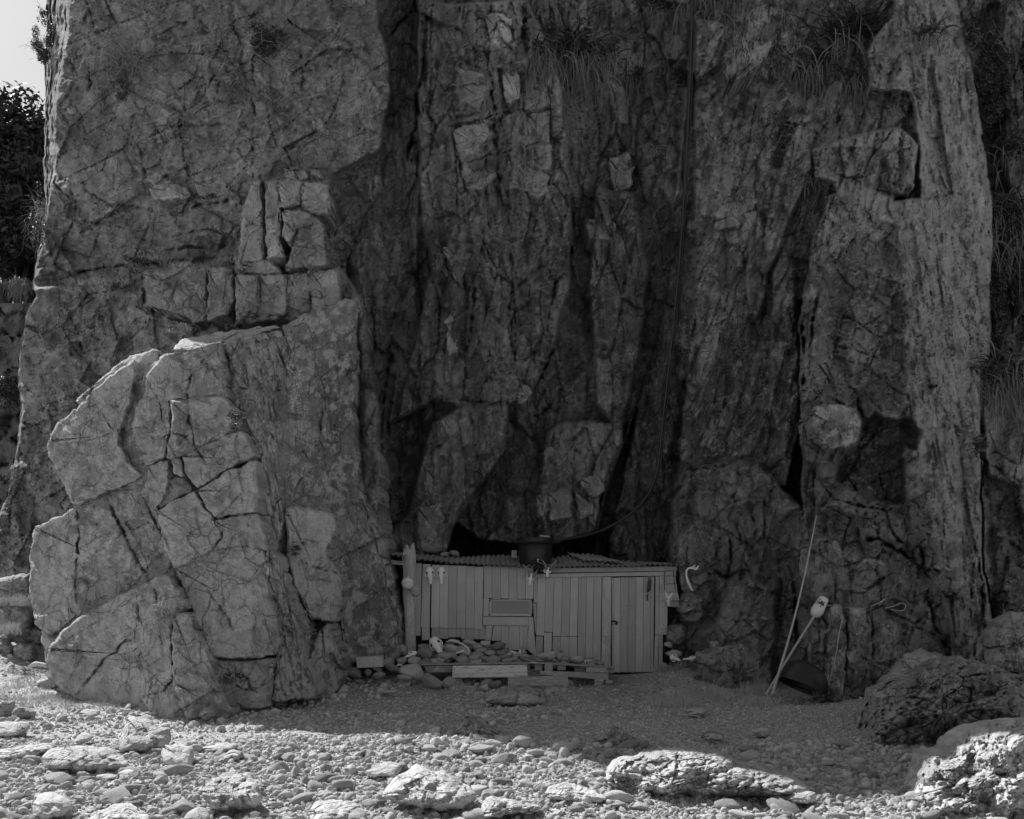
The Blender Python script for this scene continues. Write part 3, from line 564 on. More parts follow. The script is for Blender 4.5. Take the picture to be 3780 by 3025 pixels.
def build_cliff():
    global CLIFF
    vr = np.concatenate([np.arange(-370, -30, 10), np.arange(-30, 2700, 5.2)])
    cols = np.concatenate([np.arange(0, 3860, 5.2), np.arange(3868, 4400, 10), np.arange(4420, 5400, 35)])      # offset from the left edge
    V, Cc = np.meshgrid(vr, cols, indexing='ij'); UL = lerp(LEFT, V+10*vn(V/31, V*0, 15)+5*vn(V/9, V*0, 16))
    UL = UL+5*fbm(V/22, V*0, 18, 3)
    U = UL+(Cc)*(1-UL/cols[-1])
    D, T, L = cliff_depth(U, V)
    top = CZ+(VH-V)/F*D
    W = PX(U, V, D)
    # side face turned towards the sun: ribs of the bedding seen end on
    ns = 26; s = np.linspace(0, 1, ns+1)[1:]; Ve = V[:, :1]; US = lerp(SIDE, Ve)+4*fbm(Ve/30, Ve*0, 19, 3)
    ss = s[None, :]; Uside = UL[:, :1]+(US-UL[:, :1])*ss
    Yside = D[:, :1]+3.4*ss+.9*np.abs(vn(ss*11+.004*Ve, Ve/520, 23))*(.3+ss)+.25*fbm(ss*14, Ve/65, 24, 4)
    Uside = Uside+(4*fbm(ss*7, Ve/26, 25, 3)+9*vn(ss*11, Ve/300, 26))*np.sin(ss*math.pi)
    Ws = PX(Uside, Ve+0*ss, Yside)
    back = Ws[:, -1:, :].repeat(6, 1).copy()
    for k in range(6): back[:, k, 1] += (k+1)*2.2; back[:, k, 0] += -.1*(k+1)+.25*vn(Ve[:, 0]/60, Ve[:, 0]*0+k, 28)
    W = np.concatenate([back[:, ::-1], Ws[:, ::-1], W], 1)
    ext = lambda A, f=1.0: np.concatenate([np.repeat(A[:, :1]*f, ns+6, 1), A], 1)
    T = ext(T); L = ext(L, .5)
    T[:, :ns+6] = .75*(1+.7*fbm(np.arange(ns+6)[None, :]/1.7+0*Ve, Ve/90, 29, 3))
    # plateau on top, running back from the last row
    rows = []
    for k in range(1, 6):
        r = W[:1].copy(); r[..., 1] += k*3.0; r[..., 2] += .15*k; rows.insert(0, r)
    W = np.concatenate(rows+[W], 0); T = np.concatenate([np.repeat(T[:1], 5, 0), T], 0); L = np.concatenate([np.repeat(L[:1], 5, 0), L], 0)
    nr, nc = W.shape[:2]
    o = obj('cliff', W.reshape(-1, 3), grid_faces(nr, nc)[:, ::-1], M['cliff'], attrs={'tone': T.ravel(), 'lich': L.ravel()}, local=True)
    CLIFF = o
    tag(o, kind='structure', label='sheer grey rock cliff with vertical cracks rising behind the hut')
build_cliff()

# hillside far left, behind the cliff edge
def build_bank():
    vr = np.arange(1120, 2700, 12); ur = np.arange(-900, 260, 12); V, U = np.meshgrid(vr, ur, indexing='ij')
    D = 27.5-(V-1120)*.0052+.5*fbm(U/110, V/120, 201, 4); D = np.maximum(D, 19.9)
    e, r, dx, dy = vor(U+12*vn(U/30, V/30, 5), V+12*vn(U/30, V/30, 6), 95, 75, 203, -15); D = D+.5*(r[0]-.5)+.4*((r[1]-.5)*dx+(r[2]-.5)*dy)+.35*np.exp(-(e/6)**2)+.08*fbm(U/20, V/22, 204, 3)
    W = PX(U, V, D); rows = []
    for k in range(1, 8):
        q = W[:1].copy(); q[..., 1] += k*2.0; q[..., 2] += k*.15; rows.insert(0, q)
    W = np.concatenate(rows+[W], 0); T = np.concatenate([np.full((7, D.shape[1]), .8), .75+.4*(r[3]-.2)], 0)
    o = obj('hillside', W.reshape(-1, 3), grid_faces(*W.shape[:2])[:, ::-1], M['cliff'], attrs={'tone': T.ravel(), 'lich': 0*T.ravel()+.1}, local=True)
    tag(o, kind='structure', label='broken rocky hillside behind the left end of the cliff')
build_bank()
# ------------------------------------------------------------------ traced slabs and boulders (each with its own distance, thickness and back)
def resample(poly, step, jit, seed, rnd=2):
    p = np.asarray(poly, float); q = np.roll(p, -1, 0); L = np.hypot(*(q-p).T); n = max(24, int(L.sum()/step))
    c = np.concatenate([[0], np.cumsum(L)]); s = np.linspace(0, c[-1], n, endpoint=False)
    x = np.interp(s, c, np.append(p[:, 0], p[0, 0])); y = np.interp(s, c, np.append(p[:, 1], p[0, 1]))
    for _ in range(rnd): x = (np.roll(x, 1)+2*x+np.roll(x, -1))/4; y = (np.roll(y, 1)+2*y+np.roll(y, -1))/4
    a = jit*fbm(x/26, y/26, seed, 4, .6); b = jit*fbm(x/26, y/26, seed+9, 4, .6)
    return x+a*2, y+b*2
def polar(poly, step, jit, seed, centre=None):
    bx, by = resample(poly, step, jit, seed)
    p = np.asarray(poly, float)
    if centre is None: centre = (bx.mean(), by.mean())
    R = np.hypot(bx-centre[0], by-centre[1]).max(); nr = max(6, int(R/step))
    r = np.linspace(0, 1, nr+1)[1:]**.9
    U = centre[0]+r[:, None]*(bx-centre[0])[None]; V = centre[1]+r[:, None]*(by-centre[1])[None]
    return U, V, r, np.stack([bx, by], -1), centre
def ring_faces(nr, nc, first):
    """rings wrapped round; vertex 0 is the centre"""
    j = np.arange(nc); jn = (j+1) % nc; F_ = []
    i = np.arange(nr-1)[:, None]
    q = np.stack([1+i*nc+j, 1+i*nc+jn, 1+(i+1)*nc+jn, 1+(i+1)*nc+j], -1).reshape(-1, 4)
    t = np.stack([0*j, jn+1, j+1, 0*j], -1)[:, [0, 1, 2, 2]]
    return q, np.stack([0*j, j+1, jn+1], -1)
def quads_tris(name, verts, q, t, mat, parent, attrs=None, flip=True, smooth=True):
    faces = [tuple(x) for x in (q[:, ::-1] if flip else q).tolist()]+[tuple(x) for x in (t[:, ::-1] if flip else t).tolist()]
    return obj(name, verts, faces, mat, parent, attrs=attrs, smooth=smooth)
CR_O = [([(770,1300),(700,1400),(690,1500),(715,1640),(760,1720)], 5, .2),
 ([(395,1840),(420,1900),(470,2000),(520,2110),(560,2160)], 4, .18), ([(285,1880),(290,1990),(275,2130),(280,2230)], 5, .2), ([(420,1990),(470,1960),(550,1930)], 3, .1),
 ([(500,2190),(510,2260),(525,2320)], 4, .15), ([(560,2150),(580,2200),(585,2240)], 4, .15), ([(280,2570),(340,2500),(400,2420),(470,2370),(540,2330)], 5, .2),
 ([(200,2400),(300,2330),(420,2260),(560,2210)], 2.5, .06), ([(550,2560),(600,2555),(635,2520),(650,2460)], 4, .15), ([(740,2150),(800,2220),(850,2310),(860,2350)], 4, .12),
 ([(650,1660),(700,1600),(760,1560)], 3, .06), ([(860,1800),(900,1850),(920,1960)], 3, .1), ([(1190,1500),(1180,1600),(1200,1720)], 4, .12), ([(1330,1820),(1380,1990),(1440,2200)], 4, .12),
 ([(1160,1720),(1100,1780),(1075,1850)], 3, .08), ([(880,2470),(930,2540),(960,2560)], 4, .15), ([(950,2540),(990,2490)], 4, .12), ([(850,2530),(900,2540),(1000,2545)], 4, .12), ([(560,1440),(590,1500),(600,1560)], 3, .1),
 ([(620,1590),(680,1610),(720,1650)], 3, .1), ([(380,1500),(395,1560),(430,1610)], 3, .1), ([(1110,1990),(1180,2010),(1260,1980)], 4, .15), ([(1120,2080),(1190,2100),(1262,2120)], 5, .2)]
ZSETS['O'] = [(300,260,-26,.02,.06,2.5,.02,151,.09),(110,90,-30,.008,.03,2,.015,152,.08),(40,34,20,.004,.015,2,.004,153,.05)]
FSETS['O'] = [(330,300,-26,.07,.30,'max',221),(140,100,-30,.035,.14,'min',222),(50,40,15,.016,.07,'max',223),(22,20,15,.008,.036,'min',224)]
FSETS['Q'] = [(70,260,-16,.07,.24,'max',231),(34,90,-14,.03,.12,'min',232),(17,26,0,.01,.05,'max',233)]
ZSETS['W'] = [(120,60,-14,.08,.12,4,.16,241,.14),(54,30,-18,.03,.06,3,.07,242,.12)]
FSETS['W'] = [(200,110,-15,.14,.46,'max',243),(80,46,-18,.08,.30,'min',244),(34,22,-10,.035,.15,'max',245),(15,12,0,.014,.07,'min',246)]
ZSETS['P'] = [(170,120,-24,.03,.08,3,.07,251,.10),(60,50,20,.01,.03,2,.02,252,.07)]
FSETS['P'] = [(210,150,-24,.10,.40,'max',253),(90,70,15,.05,.20,'min',254),(36,30,0,.016,.08,'max',255),(16,14,0,.007,.035,'min',256)]
ZSETS['Q'] = [(50,210,-16,.07,.16,4,.07,161,.15),(24,70,-14,.03,.1,3,.03,162,.12),(14,22,0,.012,.05,2.5,.01,163,.1)]
def OA(u, v): return 15.3+(2640-v)*.0016+np.clip(640-u, 0, None)*.0026+np.clip(u-930, 0, None)*.0034
def OR(u, v): return 17.45+(u-1040)*.0042+(2400-v)*.0007
def slab(parent, poly, Yf, thick=1.4, seed=1, bevel=9, bdrop=.12, tone=1., lich=.5, zn='O', tilt=(0, 0), off=0., centre=None, label=None, step=6.2, jit=3.2, name='slab'):
    U, V, r, B, c = polar(poly, step, jit, seed, centre)
    U = np.concatenate([[np.full(U.shape[1], c[0])], U]); V = np.concatenate([[np.full(V.shape[1], c[1])], V])
    bevel *= .55; bdrop *= .6
    p = np.asarray(poly, float); cu, cv = p.mean(0)
    sd = np.zeros(U.shape); 
    Bs = B[::2]; sd = np.abs(sdist(U, V, Bs))
    D = Yf(U, V)+off+tilt[0]*(U-cu)/1000+tilt[1]*(V-cv)/1000
    wu = U+7*fbm(U/45, V/45, 3, 3); wv = V+7*fbm(U/45, V/45, 4, 3)
    d, t = disp(U, V, {zn: np.ones(U.shape)}); edge = np.clip(sd/bevel, 0, 1)
    D = D+d+.08*fbm(U/190, V/200, 41+seed, 3)+.018*fbm(U/42, V/50, 42, 4, .55)+.008*fbm(U/13, V/15, 43, 3, .6)
    D = D+bdrop*(1-np.sqrt(np.clip(1-(1-edge)**2, 0, 1)))*(1+.9*fbm(U/22, V/22, 77, 3))
    cu_ = U+5*facets(U, V, 34, 30, 95, 10, .6, 1.2, 'min')+6*fbm(U/38, V/38, 97, 3); cv_ = V+5*facets(U, V, 30, 34, 96, -10, .6, 1.2, 'max')+6*fbm(U/38, V/38, 98, 3)
    for line, w, dep in CR_O: carve(D, cu_, cv_, line, w, dep)
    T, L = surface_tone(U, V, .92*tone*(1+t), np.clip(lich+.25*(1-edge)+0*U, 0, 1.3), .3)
    W = PX(U, V, D); n = W.shape[1]
    side = [W]
    for k, s_ in enumerate((.12, .35, .7, 1.0)):
        q = W[-1].copy(); cen = W[0, 0]; q[:, 1] += thick*s_; q[:, 0] += (cen[0]-q[:, 0])*.04*s_+.03*fbm(U[-1]/20, V[-1]/20, 80+k, 3); q[:, 2] += (cen[2]-q[:, 2])*.04*s_+.03*fbm(U[-1]/20, V[-1]/20, 90+k, 3); side.append(q[None])
    W = np.concatenate(side, 0); T = np.concatenate([T]+[T[-1:]]*4, 0); L = np.concatenate([L]+[L[-1:]]*4, 0)
    f = grid_faces(W.shape[0], n); nrw = W.shape[0]; i = np.arange(nrw-1)
    wrap = np.stack([i*n+n-1, i*n, (i+1)*n, (i+1)*n+n-1], -1); f = np.concatenate([f, wrap])
    o = obj(name, W.reshape(-1, 3), f[:, ::-1] if _cw(B) else f, M['slab'], parent, attrs={'tone': T.ravel(), 'lich': L.ravel()})
    if label: o['label'] = label
    return o
def _cw(B):
    x, y = B[:, 0], B[:, 1]; return (x*np.roll(y, -1)-np.roll(x, -1)*y).sum() < 0

outcrop = empty('leaning_outcrop', (-4.6, 15.6, -.2))
tag(outcrop, 'huge leaning mass of split lichen-spotted slabs standing left of the hut', 'rock outcrop')
CORE = [(190,2550),(150,2340),(140,2000),(275,1905),(265,1850),(205,1690),(235,1580),(335,1480),(560,1335),(640,1305),(820,1295),(1050,1235),(1290,1140),(1290,1500),(1380,1930),(1430,2150),(1460,2420),(1265,2440),(1255,2530),(1150,2580),(1000,2620),(850,2640),(700,2680),(560,2660),(380,2620)]
def YC(u, v): m = np.clip((u-980)/120, 0, 1); return OA(u, v)*(1-m)+OR(u, v)*m+.20
slab(outcrop, CORE, YC, 3.0, 3, 26, .3, .75, .3, centre=(820,1900), step=8, name='core_rock')
z4 = lambda L_: [(.6957*x, 950+.6957*y) for x, y in L_]
z6 = lambda L_: [(.603*x, 2000+.603*y) for x, y in L_]
SL = [
 (z4([(400,762),(560,622),(690,522),(830,480),(848,525),(830,585),(780,610),(700,690),(560,720),(440,800)]), dict(off=.35, tone=1.1, lich=.7, bevel=12, bdrop=.2)),
 (z4([(252,970),(310,872),(420,785),(560,642),(715,542),(718,640),(700,730),(640,930),(628,990),(715,1120),(768,1165),(560,1250),(382,1325),(335,1200),(250,1040)]), dict(off=-.02, tone=1.12, lich=.62, bevel=14, bdrop=.2, centre=z4([(520,950)])[0])),
 (z4([(780,630),(862,520),(1000,482),(1180,452),(1198,560),(1212,690),(1222,752),(1180,736),(1050,748),(962,758),(900,762),(906,900),(890,980),(885,1062),(860,1077),(782,1104),(740,1020),(697,900),(720,800),(775,690)]), dict(off=-.05, tone=1.0, lich=.42, bevel=12, bdrop=.2, centre=z4([(850,800)])[0])),
 (z4([(905,765),(1050,745),(1180,733),(1240,800),(1245,850),(1205,942),(1100,1000),(960,1062),(886,1066),(888,980),(916,900)]), dict(off=-.30, tone=.98, lich=.35, bevel=14)),
 (z4([(975,1050),(1110,982),(1210,940),(1290,915),(1330,990),(1365,1060),(1200,1130),(1040,1232),(985,1152)]), dict(off=-.28, tone=1.0, lich=.45, bevel=12)),
 (z4([(1040,1238),(1200,1140),(1365,1070),(1376,1250),(1370,1352),(1200,1374),(1132,1386),(1080,1300)]), dict(off=-.30, tone=1.0, lich=.35, bevel=9)),
 (z4([(785,1110),(890,1077),(898,1180),(862,1300),(812,1350),(772,1200)]), dict(off=-.05, tone=1.0, lich=.3, bevel=10)),
 (z4([(905,1070),(945,1062),(972,1092),(980,1160),(960,1172),(920,1150)]), dict(off=-.25, tone=1.15, lich=.3, bevel=14, bdrop=.2)),
 (z4([(890,1182),(935,1160),(982,1168),(1030,1236),(930,1290),(845,1330)]), dict(off=.08, tone=.95, lich=.3, bevel=8)),
 (z4([(835,1340),(930,1292),(1030,1242),(1080,1310),(1130,1388),(1170,1472),(1120,1560),(925,1650),(862,1520)]), dict(off=-.2, tone=1.1, lich=.98, bevel=10)),
 (z4([(1136,1390),(1250,1372),(1370,1357),(1410,1480),(1420,1562),(1290,1532),(1120,1562),(1176,1480)]), dict(off=-.14, tone=.95, lich=.5, bevel=8)),
 ([(125,1948),(265,1880),(400,1820),(535,1768),(552,1875),(600,1950),(625,2050),(638,2106),(560,2140),(400,2212),(260,2292),(195,2347),(130,2312),(108,2180),(113,2050)], dict(off=.22, tone=1.05, lich=.55, bevel=9, bdrop=.13)),
 ([(548,1772),(575,1880),(620,1950),(690,2050),(700,2110),(645,2100),(622,2040),(590,1950),(545,1870)], dict(off=.0, tone=1.0, lich=.4, bevel=8, centre=(610,1980))),
 ([(175,2390),(240,2316),(300,2272),(480,2177),(618,2114),(655,2170),(690,2230),(640,2300),(632,2400),(640,2500),(690,2610),(700,2665),(560,2665),(380,2620),(270,2580),(200,2530),(176,2450)], dict(off=-.22, tone=1.05, lich=.3, bevel=13, bdrop=.2)),
 (z6([(1062,445),(1090,432),(1150,432),(1220,570),(1290,720),(1370,900),(1430,1040),(1400,1090),(1140,1090),(1062,900),(1052,700),(1052,520)]), dict(off=-.45, tone=1.05, lich=.45, bevel=14, bdrop=.25, label='thin pointed slab split from the foot of the outcrop')),
 ([(643,2100),(700,2060),(780,2035),(870,2010),(960,1992),(986,2090),(992,2210),(1030,2300),(1036,2365),(1025,2422),(900,2430),(782,2428),(740,2330),(692,2200)], dict(off=-.1, tone=1.12, lich=.72, bevel=10)),
 ([(775,2440),(900,2438),(1018,2428),(1012,2530),(1003,2612),(900,2622),(850,2570),(815,2510)], dict(off=-.02, tone=1.0, lich=.25, bevel=8)),
 ([(640,2520),(700,2480),(760,2500),(830,2600),(880,2640),(800,2665),(700,2665)], dict(off=-.5, tone=1.0, lich=.1, bevel=16, bdrop=.3)),
 ([(984,2018),(1025,2060),(1067,2169),(1091,2300),(1110,2392),(1158,2512),(1175,2580),(1010,2590),(1019,2422),(1034,2362),(995,2223),(975,2120)], dict(off=-.05, tone=1.2, lich=.9, zn='Q', bevel=16, centre=(1060,2330))),
 ([(820,1268),(900,1240),(1050,1222),(1062,1330),(1015,1560),(1042,1800),(1052,1950),(1015,2060),(975,1990),(952,1860),(950,1700),(920,1580),(868,1510),(850,1400),(842,1320)], dict(off=.25, tone=1.15, lich=.85, zn='Q', bevel=20, bdrop=.3, centre=(965,1560), tilt=(1.6, 0))),
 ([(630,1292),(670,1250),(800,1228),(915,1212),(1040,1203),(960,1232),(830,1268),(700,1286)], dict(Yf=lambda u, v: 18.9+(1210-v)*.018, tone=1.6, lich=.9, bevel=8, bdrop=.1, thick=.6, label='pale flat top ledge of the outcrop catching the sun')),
]
TL = random.Random(3)
for i, (poly, kw) in enumerate(SL):
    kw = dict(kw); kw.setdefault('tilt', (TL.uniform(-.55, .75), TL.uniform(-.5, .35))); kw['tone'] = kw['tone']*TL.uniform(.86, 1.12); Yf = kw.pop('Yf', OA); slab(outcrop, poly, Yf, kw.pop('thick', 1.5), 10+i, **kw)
slab(outcrop, [(1042,1205),(1110,1165),(1180,1137),(1275,1102),(1322,1115),(1319,1230),(1322,1340),(1302,1510),(1315,1620),(1320,1715),(1332,1812),(1398,1925),(1423,2015),(1452,2120),(1482,2300),(1490,2420),(1440,2450),(1280,2450),(1262,2250),(1200,2050),(1080,1900),(1040,1750),(1022,1570),(1055,1370),(1062,1260)], OR, 2.2, 41, bevel=14, bdrop=.2, tone=.66, lich=.55, centre=(1190,1700), label='tall smooth slab with pale lichen spots on the right of the outcrop')  # low tone paints the shade of this right-turned plane
slab(outcrop, [(1050,1872),(1110,1866),(1230,1890),(1252,1950),(1202,2050),(1268,2122),(1264,2240),(1236,2300),(1150,2290),(1090,2180),(1060,2060)], OR, 1.0, 42, off=-.7, bevel=22, bdrop=.4, tone=1.1, lich=1.0, centre=(1160,2090))
slab(outcrop, [(1186,2316),(1206,2302),(1242,2374),(1272,2470),(1256,2535),(1230,2575),(1176,2578),(1146,2525),(1138,2425),(1152,2386)], OR, 1.0, 43, off=-1.0, bevel=26, bdrop=.45, tone=1.0, lich=.9, label='lichen-capped block at the right foot of the outcrop')
slab(outcrop, [(1316,1640),(1365,1633),(1405,1680),(1402,1820),(1416,1950),(1440,2080),(1400,2090),(1370,1960),(1330,1812)], OR, 1.5, 44, off=.5, bevel=20, bdrop=.3, tone=.75, lich=.6, centre=(1370,1800))

# single joint blocks standing proud of the cliff face
k2 = lambda L_: [(1250+.6086*x, .6086*y) for x, y in L_]
k5 = lambda L_: [(1250+.6494*x, 1000+.6494*y) for x, y in L_]
k1 = lambda L_: [(.6086*x, .6086*y) for x, y in L_]
k3 = lambda L_: [(2480+.6086*x, .6086*y) for x, y in L_]
KB = [
 (k2([(890,90),(960,75),(1040,100),(1065,250),(1010,330),(920,290),(900,180)]), 1.45, .25), (k2([(515,170),(620,150),(700,150),(740,190),(790,280),(780,370),(640,350),(535,330)]), 1.2, .08),
 (k2([(620,380),(710,400),(880,440),(915,500),(760,520),(640,530)]), 1.35, .10), (k2([(740,520),(900,510),(940,620),(900,670),(800,650),(745,590)]), .95, .12), (k2([(1000,430),(1095,430),(1105,600),(1040,640),(1000,590)]), 1.05, .10),
 (k2([(1110,440),(1210,480),(1270,520),(1290,640),(1200,665),(1130,670)]), .8, .10), (k2([(680,780),(900,745),(930,790),(880,900),(740,1000),(710,890)]), 1.3, .12), (k2([(740,1030),(860,980),(950,960),(960,1080),(900,1120),(860,1160),(780,1150)]), 1.15, .08),
 (k2([(1150,690),(1290,660),(1280,860),(1150,885)]), .7, .08), (k2([(1150,900),(1300,870),(1290,1040),(1180,1010)]), .8, .06), (k2([(1130,1010),(1220,1020),(1290,1070),(1280,1150),(1220,1210),(1160,1190),(1120,1120)]), 1.35, .12),
 (k2([(800,1240),(850,1230),(910,1280),(900,1380),(820,1380)]), 1.0, .08), (k2([(1640,480),(1720,520),(1760,600),(1760,760),(1680,760),(1640,600)]), 1.0, .1), (k2([(1640,960),(1760,920),(1790,1000),(1780,1130),(1680,1190),(1640,1080)]), 1.05, .12),
 (k2([(1500,1330),(1670,1320),(1680,1400),(1640,1470),(1510,1440)]), 1.4, .1), (k2([(620,1500),(760,1480),(790,1600),(740,1720),(700,1700)]), 1.1, .08),
 (k5([(600,290),(640,240),(680,300),(685,460),(620,480)]), 1.3, .08), (k5([(600,850),(660,830),(685,860),(690,980),(640,1000),(600,900)]), 1.3, .1), (k5([(485,1110),(630,1110),(630,1310),(560,1300),(490,1250)]), 1.35, .1),
 (k5([(640,1030),(690,1020),(720,1090),(725,1200),(650,1310),(640,1200)]), 1.2, .1), (k5([(450,1340),(630,1320),(635,1440),(600,1600),(450,1600)]), 1.1, .12), (k5([(1380,1180),(1480,1160),(1510,1240),(1460,1300),(1370,1220)]), 1.3, .1),
 (k5([(1190,1260),(1320,1230),(1330,1400),(1200,1430)]), 1.15, .12), (k5([(1340,1260),(1450,1320),(1450,1380),(1360,1430)]), 1.0, .1), (k5([(1130,1270),(1185,1260),(1180,1380),(1130,1400)]), 1.3, .1), (k5([(1040,640),(1090,660),(1100,700),(1060,770),(1010,750)]), 1.4, .2),
 (k1([(900,1130),(1010,1100),(1150,1140),(1155,1200),(1000,1215),(910,1210)]), 1.2, .1), (k1([(1180,1110),(1370,1100),(1370,1190),(1200,1190)]), 1.15, .1), (k1([(660,1260),(760,1240),(780,1330),(690,1330)]), 1.15, .08),
 (k1([(1540,330),(1800,310),(1830,520),(1760,590),(1560,480)]), .72, .03), (k1([(1890,715),(1960,715),(1970,800),(1900,800)]), 1.1, .1), (k1([(395,640),(470,640),(475,690),(420,705)]), 1.0, .12),
 (k3([(160,150),(310,170),(320,190),(250,320),(150,350)]), 1.0, .12), (k3([(370,490),(450,340),(600,240),(615,270),(600,310),(480,430),(400,500)]), 1.1, .12), (k3([(650,240),(715,175),(720,280),(650,290)]), 1.05, .12),
 (k3([(250,1340),(300,1240),(480,1220),(420,1380),(260,1400)]), .95, .15), (k3([(430,1300),(520,1280),(520,1400),(440,1500),(420,1400)]), .9, .18),
 (k3([(1190,1270),(1300,1300),(1300,1500),(1150,1480),(1130,1380)]), .8, .08), ([(2998,1530),(3020,1502),(3090,1490),(3152,1508),(3176,1560),(3165,1625),(3112,1652),(3078,1662),(3030,1640),(3003,1610)], .92, .12),
 ([(882,975),(890,800),(928,680),(960,668),(968,800),(970,965)], 1.45, .16), ([(980,672),(1018,668),(1030,740),(1032,880),(1050,955),(984,958)], 1.4, .16), ([(1026,671),(1110,669),(1108,762),(1042,772)], 1.5, .18), ([(1116,673),(1210,672),(1214,740),(1212,800),(1112,790)], 1.4, .18),
 ([(1046,778),(1108,768),(1156,800),(1098,840),(1070,898),(1040,880)], 1.35, .15), ([(1062,965),(1100,838),(1152,798),(1196,832),(1206,985),(1045,1000)], .95, .19), ([(868,968),(1005,960),(1040,1000),(1038,1012),(868,1012)], 1.2, .12),
 ([(868,1014),(948,1016),(952,1165),(872,1190)], 1.25, .16), ([(956,1016),(1055,1012),(1058,1165),(958,1168)], 1.2, .17), ([(1061,1012),(1140,1004),(1144,1165),(1064,1165)], 1.3, .16), ([(1148,1003),(1250,992),(1256,1080),(1257,1160),(1150,1166)], 1.25, .18),
 ([(535,1008),(700,980),(760,985),(762,1190),(720,1203),(680,1163),(540,1133)], 1.1, .14), ([(766,986),(858,994),(865,1128),(842,1162),(768,1188)], 1.15, .12),
 ([(2500,2062),(2545,2050),(2560,2100),(2590,2150),(2570,2190),(2520,2190),(2505,2140)], .8, .12), ([(2545,2105),(2590,2095),(2622,2130),(2600,2165),(2560,2160)], .85, .15), ([(2517,2212),(2550,2180),(2588,2195),(2596,2262),(2572,2298),(2532,2296),(2514,2250)], 1.05, .25),
 ([(2463,2246),(2511,2248),(2513,2304),(2465,2304)], .8, .05), ([(2464,2308),(2524,2306),(2532,2366),(2500,2386),(2462,2362)], .95, .12), ([(2575,2440),(2640,2402),(2725,2372),(2840,2430),(2850,2590),(2560,2560)], .85, .04), ([(3062,2240),(3105,2225),(3125,2330),(3115,2590),(3040,2595),(3035,2500)], .85, .06), ([(3128,2240),(3200,2245),(3212,2440),(3222,2575),(3150,2592),(3122,2540)], .9, .06),
 ([(3010,2010),(3090,1990),(3120,2060),(3100,2150),(3030,2180),(3005,2100)], .95, .12), ([(3150,2100),(3200,2060),(3270,2080),(3290,2160),(3200,2190),(3150,2180)], .9, .1), ([(3425,2080),(3480,2085),(3565,2150),(3545,2215),(3480,2190),(3420,2130)], 1.15, .2),
]
for i, (poly, tone, proud) in enumerate(KB):
    p = np.array(poly); q = np.concatenate([p*.8+p.mean(0)*.2, p*.4+p.mean(0)*.6, p.mean(0)[None]]); dd = cliff_depth(q[:, 0].copy(), q[:, 1].copy())[0]
    A_ = np.stack([(q[:, 0]-p[:, 0].mean())/1000, (q[:, 1]-p[:, 1].mean())/1000, np.ones(len(q))], 1); A_ = np.concatenate([A_, np.diag([.25, .25, 0])]); dd_ = np.append(dd, [0, 0, 0]); cf = np.linalg.lstsq(A_, dd_, rcond=None)[0]
    c0 = p.mean(0); base_ = min(cf[2], np.percentile(dd, 35))-proud*.7
    slab(CLIFF, poly, lambda u, v, cf=cf, c0=c0, b_=base_: b_+cf[0]*(u-c0[0])/1000+cf[1]*(v-c0[1])/1000, .9, 700+i, bevel=9+26*proud, bdrop=.10+.6*proud, tone=.82*(1+(tone-1)*(.45 if 1500 < p[:, 0].mean() < 2500 and p[:, 1].mean() < 2000 else .8)), lich=.15 if p[:, 0].mean() < 2900 else .3, jit=3.5, name='rock_block', zn='O' if proud < .2 else 'B')

